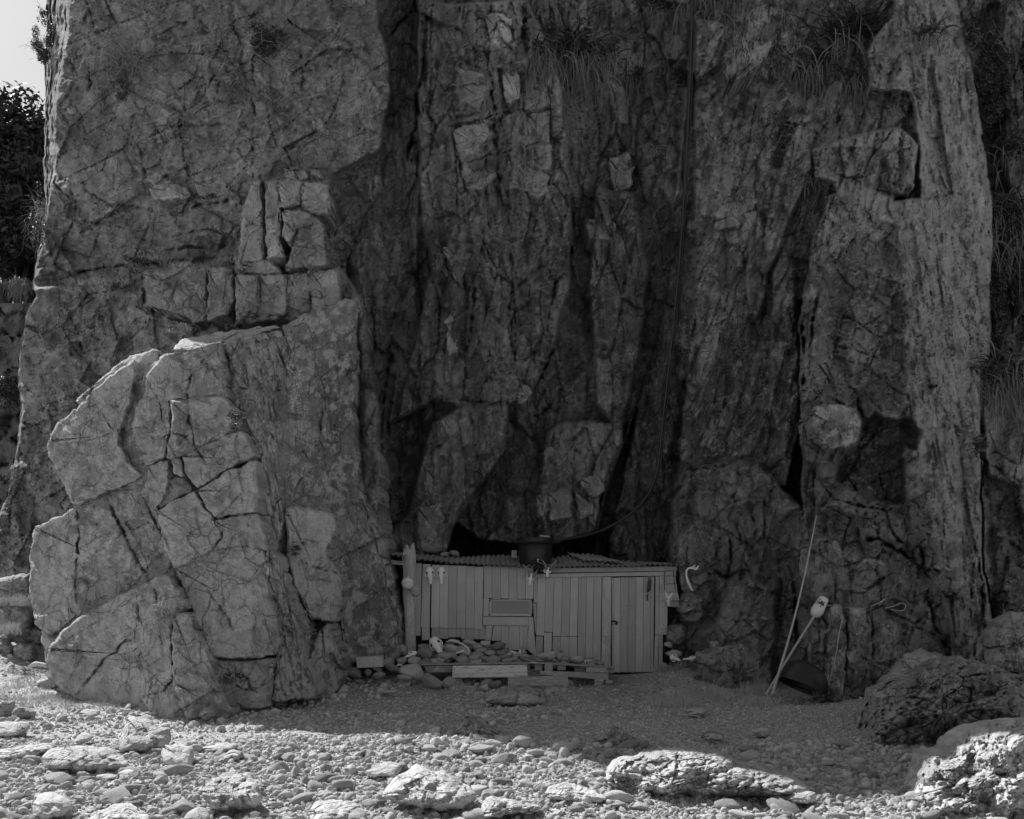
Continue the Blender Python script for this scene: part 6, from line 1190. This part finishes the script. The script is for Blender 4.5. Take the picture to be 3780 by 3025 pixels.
def tf(p, i, a):
    w = (m4.to_3x3() @ Vector((math.cos(a), math.sin(a), 0))).z
    k = 0 if i < 9 else (min(1, (i-8)/8) if i < 17 else (1 if i == 17 else .4 if i == 18 else 0))
    return Vector((p.x, p.y, p.z+.13*w*k))
lathe('drum_shell', prof, m4, 'black', bt, 48, fn=tf)
tube('rope_handle', [pt(3048, 2462, 16.35), pt(3056, 2453, 16.3), pt(3062, 2458, 16.3), pt(3058, 2468, 16.32)], .007, 'rope', bt, 6)
yy = [onwall(3105, 2300), onwall(3085, 2400), onwall(3065, 2480), onwall(3053, 2530), 16.35]
cd_ = tube('cord', [pt(3108, 2288, yy[0]), pt(3096, 2350, min(yy)), pt(3084, 2430, min(yy)), pt(3064, 2505, min(yy)), pt(3054, 2538, min(yy)), pt(3051, 2520, min(yy)), pt(3060, 2490, min(yy))], .008, 'rope', None, 6); tag(cd_, 'pale cord hanging down the rock beside the black drum', 'cord')
yy = min(onwall(3230, 2225), onwall(3260, 2215))
cd_ = tube('cord', [pt(3216, 2239, yy), pt(3240, 2228, yy), pt(3266, 2213, yy), pt(3256, 2222, yy), pt(3245, 2236, yy)], .008, 'rope', None, 6); tag(cd_, 'bent pale stick of cord on the rock, left of the looped cord', 'cord')
yy = min(onwall(3280, 2245), onwall(3330, 2230), onwall(3340, 2245))
cd_ = tube('cord', [pt(3266, 2246, yy), pt(3300, 2238, yy), pt(3326, 2227, yy), pt(3342, 2234, yy), pt(3338, 2252, yy), pt(3315, 2256, yy), pt(3290, 2250, yy)], .008, 'rope', None, 6); tag(cd_, 'looped pale cord hanging on the rock above the boulders', 'cord')
sk = tube('stick', [pt(2510, 2640, yg(2640)-.1), pt(2545, 2640, yg(2640)-.1), pt(2585, 2646, yg(2645)-.1)], .008, 'bamboo', None, 6); tag(sk, 'thin pale stick lying on the ground in front of the door', 'stick')
dwd = tube('driftwood', [pt(100, 2470, 18.2), pt(130, 2452, 18.1), pt(170, 2458, 18.0), pt(185, 2466, 18.0)], [.02, .04, .035, .015], 'log', None, 8); tag(dwd, 'bleached branch lying in the grass at the left foot of the outcrop', 'driftwood')
# ------------------------------------------------------------------ plants
def ribbons(n, origin, spread, L, w, up=.8, out=.8, droop=.9, seed=1, seg=6, face=(0, -1, 0), hang=0.):
    """strap leaves as tapering folded strips; origin (x,y,z), spread (sx,sy,sz)"""
    rs = np.random.RandomState(seed); o = np.array(origin)+rs.normal(size=(n, 3))*np.array(spread)
    a = rs.rand(n)*2*math.pi; d = np.stack([np.cos(a)*out, np.sin(a)*out*.8, up*(.4+rs.rand(n))-hang], 1)+np.array(face)*.45
    d /= np.linalg.norm(d, axis=1)[:, None]; Ls = L*(.45+.75*rs.rand(n)); st = Ls/seg; wd = w*(.6+.7*rs.rand(n))
    side = np.cross(d, rs.normal(size=(n, 3))); side /= np.linalg.norm(side, axis=1)[:, None]
    rows = []; p = o.copy(); dr = droop*(.5+rs.rand(n))/seg*2
    for i in range(seg+1):
        t = i/seg; ww = wd*(1-t**2.2)*(.55+.45*min(1, t*4+.3))+.0008
        rows.append((p-side*ww[:, None]*.5, p+side*ww[:, None]*.5)); p = p+d*st[:, None]
        d = d+np.stack([0*dr, 0*dr, -dr], 1)+rs.normal(size=(n, 3))*.11; d /= np.linalg.norm(d, axis=1)[:, None]
        side = side-d*(side*d).sum(1)[:, None]; side /= np.linalg.norm(side, axis=1)[:, None]
    V_ = np.stack([np.stack(r, 1) for r in rows], 1)          # n, seg+1, 2, 3
    k = np.arange(n)[:, None]*(seg+1)*2+np.arange(seg)[None]*2
    F_ = np.stack([k, k+1, k+3, k+2], -1).reshape(-1, 4); return V_.reshape(-1, 3), F_
def leaves(n, centres, radii, size, seed=1, shell=.5):
    rs = np.random.RandomState(seed); c = np.array(centres, float); R = np.array(radii, float); k = rs.randint(len(c), size=n)
    d = rs.normal(size=(n, 3)); d /= np.linalg.norm(d, axis=1)[:, None]; r = shell+(1-shell)*rs.rand(n)**.7
    p = c[k]+d*R[k]*r[:, None]
    nrm = d+rs.normal(size=(n, 3))*.7+np.array([0, 0, .5]); nrm /= np.linalg.norm(nrm, axis=1)[:, None]
    t = np.cross(nrm, rs.normal(size=(n, 3))); t /= np.linalg.norm(t, axis=1)[:, None]; b = np.cross(nrm, t); s = size*(.6+.8*rs.rand(n))[:, None]
    V_ = np.stack([p-t*s, p-t*s*.1+b*s*.42, p+t*s, p-t*s*.1-b*s*.42], 1)+0; V_[:, 0] -= nrm*s*.15; V_[:, 2] -= nrm*s*.2
    i = np.arange(n)*4; return V_.reshape(-1, 3), np.stack([i, i+1, i+2, i+3], 1)
def twigs(n, origin, spread, L, r, droop, seed, seg=7, curl=.35, bias=(0, -.4, .3)):
    rs = np.random.RandomState(seed); V_ = []; F_ = []; off = 0
    for i in range(n):
        p = np.array(origin)+rs.normal(size=3)*np.array(spread); d = rs.normal(size=3)+np.array(bias); d /= np.linalg.norm(d); Lk = L*(.4+.9*rs.rand()); rr = r*(.5+.8*rs.rand()); pts = []
        for k in range(seg+1):
            pts.append(p.copy()); p = p+d*Lk/seg; d = d+rs.normal(size=3)*curl+np.array([0, 0, -droop/seg*2]); d /= np.linalg.norm(d)
        a = np.cross(pts[1]-pts[0], [0, 1, .1]); a /= np.linalg.norm(a)+1e-9; b = np.array([0, 1., 0])
        for k, q in enumerate(pts):
            w = rr*(1-.7*k/seg)
            for an in range(3): V_.append(q+(a*math.cos(an*2.09)+b*math.sin(an*2.09))*w)
        for k in range(seg):
            for an in range(3): F_.append((off+k*3+an, off+k*3+(an+1) % 3, off+(k+1)*3+(an+1) % 3, off+(k+1)*3+an))
        off += (seg+1)*3
    return np.array(V_), np.array(F_)
def part(name, vf, mat, root, kind='stuff', label=None):
    o = obj(name, vf[0], vf[1], M[mat], root, smooth=False); 
    if kind: o['kind'] = kind
    if label: o['label'] = label
    return o
def wallpt(u, v, d=.1):
    Y = onwall(u, v, d); return np.array(pt(u, v, Y))
def flax(u, v, L, n, nd, lab, seed, w=.035, spread=.25, drop=None, Y=None, name='flax_tussock', droop=.8):
    p = wallpt(u, v) if Y is None else np.array(pt(u, v, Y)); root = empty(name, tuple(p)); tag(root, lab, 'flax plant')
    if n: part('green_leaves', ribbons(n, p, (spread, .08, spread*.4), L, w, droop=droop, seed=seed), 'flaxgreen', root)
    if nd: part('dry_leaves', ribbons(nd, p-np.array([0, .05, .10]), (spread*1.05, .08, spread*.7), L*1.0, w*.5, up=.3, out=.75, droop=2.2, seed=seed+1, hang=.4, seg=7), 'flaxdry', root)
    return root
flax(2130, 205, .95, 190, 420, 'largest flax clump with hanging dry leaves, high in the middle of the cliff', 11, spread=.36)
flax(1985, 195, .65, 70, 200, 'smaller flax clump just left of the largest one', 12, spread=.22)
flax(2350, 300, .5, 45, 120, 'narrow drooping flax tuft between the largest clump and the hose', 13, spread=.14)
flax(2640, -25, .7, 90, 380, 'flax clump hanging in from the top edge just right of the hose', 14, spread=.4)
flax(1860, -25, .45, 30, 150, 'pale hanging flax cut by the top edge left of the big clump', 15, spread=.14)
flax(1965, -20, .5, 20, 160, 'second pale hanging flax at the top edge, over the dark crack', 16, spread=.13)
flax(2395, 20, .35, 40, 40, 'little tuft at the top edge just left of the hose', 17, spread=.12)
flax(3150, 130, 1.0, 190, 60, 'dark upright flax clump on the upper right slab', 18, spread=.3, w=.045)
flax(3010, 250, .8, 70, 280, 'drooping flax with dry skirts left below the dark upright clump', 19, spread=.22)
flax(3170, 300, .7, 40, 260, 'low flax with pale leaves under the dark upright clump', 20, spread=.2)
flax(3425, 130, .4, 50, 50, 'small flax on the lichened rib beside the right edge of the cliff', 21, spread=.12)
flax(2975, 650, .3, 20, 60, 'dry tuft in the gully above the round block', 22, spread=.12)
flax(3720, 820, .9, 220, 260, 'large shaded flax at the right edge of the photo above the pale boulders', 23, spread=.45, Y=22.2)
flax(3720, 1390, .8, 120, 380, 'flax with a thick pale skirt over the pale rocks at the right edge', 24, spread=.3, Y=19.9)
flax(3745, 560, .7, 90, 60, 'dark flax high in the shaded gully at the right edge', 25, spread=.35, Y=23.2)
flax(1540, 40, .35, 10, 70, 'feathery grass tuft at the top of the dark recess', 26, w=.02, spread=.1)
flax(75, 1030, .42, 0, 230, 'sunlit pale grass tuft on the left edge of the cliff', 27, w=.02, spread=.1, Y=22.3, name='grass_tuft')
def shrub(u, v, rx, rz, n, lab, seed, size=.03, Y=None, mat='leaf', tw=40, d=.15, name='shrub', cat='shrub', twL=.45, bare=0, tmat='twig'):
    p = wallpt(u, v, d) if Y is None else np.array(pt(u, v, Y)); root = empty(name, tuple(p)); tag(root, lab, cat); rs = np.random.RandomState(seed)
    cs_ = [p+rs.normal(size=3)*np.array([rx*.55, .08, rz*.55]) for _ in range(14)]
    if n: part('foliage', leaves(n, cs_, [(rx*.38, .12, rz*.38)]*14, size, seed), mat, root)
    if tw: part('twigs', twigs(tw, p, (rx*.5, .06, rz*.4), twL, .006, .9, seed+1), tmat, root)
    return root
shrub(995, 150, .42, .32, 2600, 'dark dense bush on the ledge of the upper left cliff face', 31, .028, tw=90)
shrub(455, 210, .45, .30, 600, 'bush of bare arching twigs hanging on the upper left cliff face', 32, .022, tw=230, twL=.8)
shrub(465, 335, .2, .2, 600, 'small dark bush just below the bare arching twigs', 33, .022, tw=40, twL=.4)
shrub(163, 165, .26, .42, 2200, 'bush growing out of the cliff edge against the sky', 34, .025, Y=25.2, tw=60)
shrub(160, 60, .1, .2, 350, 'small tuft on the cliff edge high against the sky', 35, .025, Y=25.6, tw=10)
shrub(150, 810, .16, .55, 900, 'trailing bush hanging down the left edge of the cliff', 36, .022, Y=23.2, tw=120, twL=.6)
shrub(520, 975, .25, .14, 700, 'small dark bush on the grassy ledge of the left face', 37, .022, tw=50, twL=.3)
shrub(2870, 510, .30, .42, 2600, 'small-leaved creeper spreading over the upper right slab', 38, .020, tw=60, d=.08)
shrub(2690, 1290, .28, .30, 800, 'twiggy creeper on the wall halfway between hut roof and top', 39, .02, tw=160, twL=.4, d=.08)
shrub(2500, 290, .14, .2, 700, 'dark bush wedged in the gap beside the hose', 40, .028, tw=20)
shrub(2080, 440, .28, .4, 250, 'tangle of bare roots hanging below the largest flax clump', 41, .02, tw=260, twL=.8, d=.12)
shrub(2430, 560, .15, .15, 350, 'thin weedy patch on the wall left of the hose', 42, .02, tw=60, twL=.3)
shrub(3560, 640, .10, .3, 500, 'dark bush on the right edge of the lichened rib', 43, .025, tw=30, Y=21.8)
shrub(3640, 250, .45, 1.2, 5200, 'dense dark scrub filling the top of the gully at the right edge', 44, .035, Y=23.3, tw=80)
shrub(3690, 1000, .4, .9, 3600, 'dark scrub low in the gully right of the lichened rib', 45, .035, Y=22.6, tw=80)
shrub(3610, 1640, .10, .22, 500, 'small bush in the cleft at the right foot of the lichened rib', 46, .022, Y=18.6, tw=30, twL=.25)
shrub(2380, 870, .3, .25, 0, 'patch of clinging dead vine left of the hose', 47, tw=160, twL=.5, d=.06)
shrub(1100, 1440, .12, .4, 700, 'grassy cushion in the seam of the leaning outcrop near its top', 48, .02, Y=17.35, tw=60, twL=.25, mat='grass')
shrub(870, 1545, .1, .12, 350, 'tiny weed between two slabs at the heart of the outcrop', 49, .02, Y=16.3, tw=30, twL=.2)
shrub(595, 2265, .14, .2, 250, 'dry weed growing from the crack low in the outcrop', 50, .015, Y=15.5, tw=110, twL=.4, mat='grass')
shrub(848, 2505, .14, .08, 600, 'low dark weed at the foot of the outcrop', 51, .018, Y=14.95, tw=60, twL=.2)
shrub(1110, 2330, .14, .3, 500, 'dry grass tuft beside the lichen-capped block', 52, .018, Y=16.9, tw=120, twL=.3, mat='grass')
shrub(1090, 2025, .1, .07, 350, 'dark weed on the ledge of the lichened block beside the tall slab', 53, .018, Y=17.1, tw=20, twL=.2)
shrub(30, 1440, .45, .35, 2200, 'rounded bush on the rocky hillside at the left edge', 54, .03, Y=25, tw=60)
shrub(2590, 2015, .25, .1, 0, 'dead vine stems clinging to the rock above the jawbone', 55, tw=120, twL=.35, d=.08)
shrub(680, 1215, .16, .08, 250, 'little dry grass on the pale top ledge of the outcrop', 56, .018, Y=18.6, tw=60, twL=.2, mat='grass')
# trees behind the left edge
def tree(u, v, Y, R, base_v, lab, seed, n=11000):
    c = np.array(pt(u, v, Y)); b0 = np.array(pt(u, base_v, Y)); root = empty('broadleaf_tree', tuple(b0)); tag(root, lab, 'tree', 'trees behind the left end of the cliff'); rs = np.random.RandomState(seed)
    cs_ = []; rr = []
    for k in range(46):
        d = rs.normal(size=3); d /= np.linalg.norm(d); cs_.append(c+d*np.array([R[0], R[1], R[2]])*(.45+.5*rs.rand())); q = .28+.3*rs.rand(); rr.append((q*1.2, q*1.2, q))
    part('crown', leaves(n, cs_, rr, .10, seed, .35), 'leaf', root)
    for k in range(5):
        a = b0+np.array([rs.normal()*.25, rs.normal()*.2, -.3]); e = c+rs.normal(size=3)*np.array([R[0]*.5, .4, R[2]*.3]); m = (a+e)/2+rs.normal(size=3)*.25
        tube('trunk', [tuple(a), tuple(m), tuple(e)], [.10, .07, .03], 'bark', root, 8)
tree(20, 560, 30, (1.5, 1.3, 1.7), 1190, 'tallest dark tree at the left edge of the photo', 61)
tree(110, 620, 31.5, (1.2, 1.2, 1.8), 1170, 'dark tree half hidden by the cliff edge', 62)
tree(-110, 620, 30.5, (1.6, 1.3, 2.0), 1200, 'dark tree mostly beyond the left edge of the photo', 63)
tree(40, 850, 29, (1.5, .9, 1.1), 1190, 'low dark tree with bare stems in front of the others', 64)
tree(150, 900, 30.5, (1.2, .9, 1.6), 1200, 'shaded tree close behind the cliff edge', 65)
# grass at the cliff foot, on the left bank and on ledges
def turf(name, pts, L, n_per, mat, lab, seed, spread=.05, w=.006):
    V_ = []; F_ = []; off = 0
    for i, p in enumerate(pts):
        v, f = ribbons(n_per, p, (spread, spread, .004), L, w, up=1.2, out=.45, droop=.35, seed=seed+i, seg=3, face=(0, 0, 0)); V_.append(v); F_.append(f+off); off += len(v)
    o = obj(name, np.concatenate(V_), np.concatenate(F_), M[mat], None, smooth=False); tag(o, lab, 'grass', None, 'stuff')
rs = np.random.RandomState(77)
def gpts(n, u0, u1, v0, v1, thr=-.1):
    out = []
    while len(out) < n:
        u = rs.uniform(u0, u1); v = rs.uniform(v0, v1); Y = yg(v); x = (u-U0)/F*Y
        if fbm(np.array([x*1.3]), np.array([Y*1.3]), 88, 3)[0] > thr: out.append((x, Y, gh(x, Y)))
    return out
turf('grass_patch', gpts(900, 2400, 2900, 2470, 2600), .16, 6, 'grass', 'thin grass on the ground between the door and the poles', 900)
turf('grass_patch', gpts(260, 1650, 2400, 2500, 2560, .05), .14, 6, 'grass', 'sparse weeds growing round the pallet legs', 1900)
turf('grass_patch', gpts(500, -60, 520, 2535, 2625), .09, 9, 'grass', 'sunlit grass on the bank left of the outcrop', 2900)
turf('grass_patch', gpts(220, 2500, 3150, 2600, 2720, .15), .05, 7, 'grass', 'short scattered grass on the shaded shingle at right', 3900)
lp = [tuple(wallpt(u, 985+20*math.sin(u*.02)+rs.uniform(-14, 10), .03)) for u in rs.uniform(480, 880, 130)]+[tuple(wallpt(u, 1052+rs.uniform(-10, 6), .03)) for u in rs.uniform(240, 480, 50)]
turf('grass_patch', lp, .14, 8, 'grass', 'dry grass along the ledge across the left face', 4900, .06)
lp = [tuple(wallpt(u, v, .02)) for u, v in zip(rs.uniform(2680, 2960, 150), rs.uniform(60, 300, 150))]
turf('grass_patch', lp, .2, 9, 'grass', 'matted grass on the upper slab beside the dark upright flax', 5900, .08)
lp = [tuple(pt(u, v, 19.6)) for u, v in zip(rs.uniform(-20, 110, 50), rs.uniform(2215, 2240, 50))]+[tuple(pt(u, v, 19.0)) for u, v in zip(rs.uniform(-20, 70, 40), rs.uniform(2320, 2350, 40))]
turf('grass_patch', lp, .16, 10, 'grass', 'tufts of sunlit grass on the rock shelf at far left', 6900, .06)
# ------------------------------------------------------------------ shingle: the largest stones one by one, the rest as one field
rs = np.random.RandomState(5); P_ = []
def scatter(n, y0, y1, med, sig, mx, keep=None):
    Y = (y0**2+(y1**2-y0**2)*rs.rand(n))**.5; x = (rs.rand(n)-.5)*(Y*.985+.8); s = np.minimum(med*np.exp(rs.normal(size=n)*sig), mx)
    k = np.ones(n, bool) if keep is None else keep(x, Y)
    P_.append(np.stack([x[k], Y[k], s[k]], 1))
clump = lambda x, y: fbm(x*.9, y*.9, 66, 3)
scatter(5200, 8.3, 12.6, .024, .62, .13)
scatter(9500, 8.3, 12.9, .016, .5, .05)
scatter(20000, 8.3, 13.2, .012, .4, .04)
scatter(6500, 12.2, 15.5, .016, .6, .08, lambda x, y: (clump(x, y) > -.05-.25*(x < 0))*((x < .8)|(y < 12.9)))
scatter(9000, 12.5, 17.0, .012, .4, .03)
scatter(2600, 14.5, 19.2, .018, .6, .08, lambda x, y: (clump(x, y) > -.1)*(x < .6))
scatter(900, 15, 19.5, .016, .5, .05)
scatter(3800, 16.2, 18.9, .026, .5, .08, lambda x, y: (x > -4.2)*(x < -.3)*(clump(x, y) > -.25))
P_ = np.concatenate(P_); P_ = P_[np.argsort(-P_[:, 2]/P_[:, 1])]
big = P_[:285]; rest = P_[285:]
kinds = SM+SM+RM+PM
for i, (x, y, s) in enumerate(big):
    k = i % len(kinds); q = rs.rand()
    put_stone(kinds[k], (x, y, gh(x, y)+s*.22), (s*(1.0+.6*rs.rand()), s*(.8+.4*rs.rand()), s*(.45+.35*rs.rand())), (rs.normal()*.15, rs.normal()*.15, rs.rand()*6.3), 'loose grey cobble lying on the open shingle beach', 'loose cobbles on the shingle beach', 'beach_stone', 'cobble')
pc = bpy.data.collections.new('pebble_shapes')
for i in range(6):
    v, f = stone_verts(800+i, 3, flats=4+i, soft=30, rough=.05); ob = bpy.data.objects.new('pebble_shape', mesh_from('pebble_shape', v, f, i == 0, None, (M['pebble'],))); pc.objects.link(ob)
n = len(rest); x, y, s = rest.T; z = ground_z(x, y)+s*.2
me = bpy.data.meshes.new('shingle'); me.vertices.add(n); me.vertices.foreach_set('co', np.stack([x, y, z], 1).astype(np.float32).ravel())
a = me.attributes.new('rot', 'FLOAT_VECTOR', 'POINT'); a.data.foreach_set('vector', np.stack([rs.normal(size=n)*.5, rs.normal(size=n)*.5, rs.rand(n)*6.3], 1).astype(np.float32).ravel())
a = me.attributes.new('scl', 'FLOAT_VECTOR', 'POINT'); a.data.foreach_set('vector', np.stack([s*(.95+.5*rs.rand(n)), s*(.75+.4*rs.rand(n)), s*(.55+.5*rs.rand(n))], 1).astype(np.float32).ravel())
a = me.attributes.new('pick', 'INT', 'POINT'); a.data.foreach_set('value', rs.randint(6, size=n).astype(np.int32))
so = bpy.data.objects.new('shingle', me); col.objects.link(so); tag(so, 'bed of small grey pebbles and cobbles covering the beach', 'shingle', None, 'stuff')
ng = bpy.data.node_groups.new('pebbles', 'GeometryNodeTree'); ng.interface.new_socket('Geometry', in_out='INPUT', socket_type='NodeSocketGeometry'); ng.interface.new_socket('Geometry', in_out='OUTPUT', socket_type='NodeSocketGeometry')
gi = ng.nodes.new('NodeGroupInput'); go = ng.nodes.new('NodeGroupOutput'); ip = ng.nodes.new('GeometryNodeInstanceOnPoints'); ci = ng.nodes.new('GeometryNodeCollectionInfo')
ci.inputs['Collection'].default_value = pc; ci.inputs['Separate Children'].default_value = True; ci.inputs['Reset Children'].default_value = True
def na(nm, ty):
    q = ng.nodes.new('GeometryNodeInputNamedAttribute'); q.data_type = ty; q.inputs['Name'].default_value = nm; return q.outputs['Attribute']
er = ng.nodes.new('FunctionNodeEulerToRotation'); ng.links.new(na('rot', 'FLOAT_VECTOR'), er.inputs[0])
ng.links.new(gi.outputs[0], ip.inputs['Points']); ng.links.new(ci.outputs[0], ip.inputs['Instance']); ip.inputs['Pick Instance'].default_value = True
ng.links.new(na('pick', 'INT'), ip.inputs['Instance Index']); ng.links.new(er.outputs[0], ip.inputs['Rotation']); ng.links.new(na('scl', 'FLOAT_VECTOR'), ip.inputs['Scale']); ng.links.new(ip.outputs[0], go.inputs[0])
md = so.modifiers.new('pebbles', 'NODES'); md.node_group = ng
# bright shell chips
cs = []
for k in range(420):
    Y = rnd.uniform(11.5, 18.8); xx = rnd.uniform(-.46, .48)*Y
    if xx < -2.6 and Y > 14.5: continue
    q = rnd.uniform(.006, .017); cs.append(((xx, Y, gh(xx, Y)+.008), (q*1.3, q, q*.5), rnd.random()*6, k))
lump_heap('shell_chips', cs, 'putty', 'scatter of white shell chips on the shaded shingle', 'shell chips')
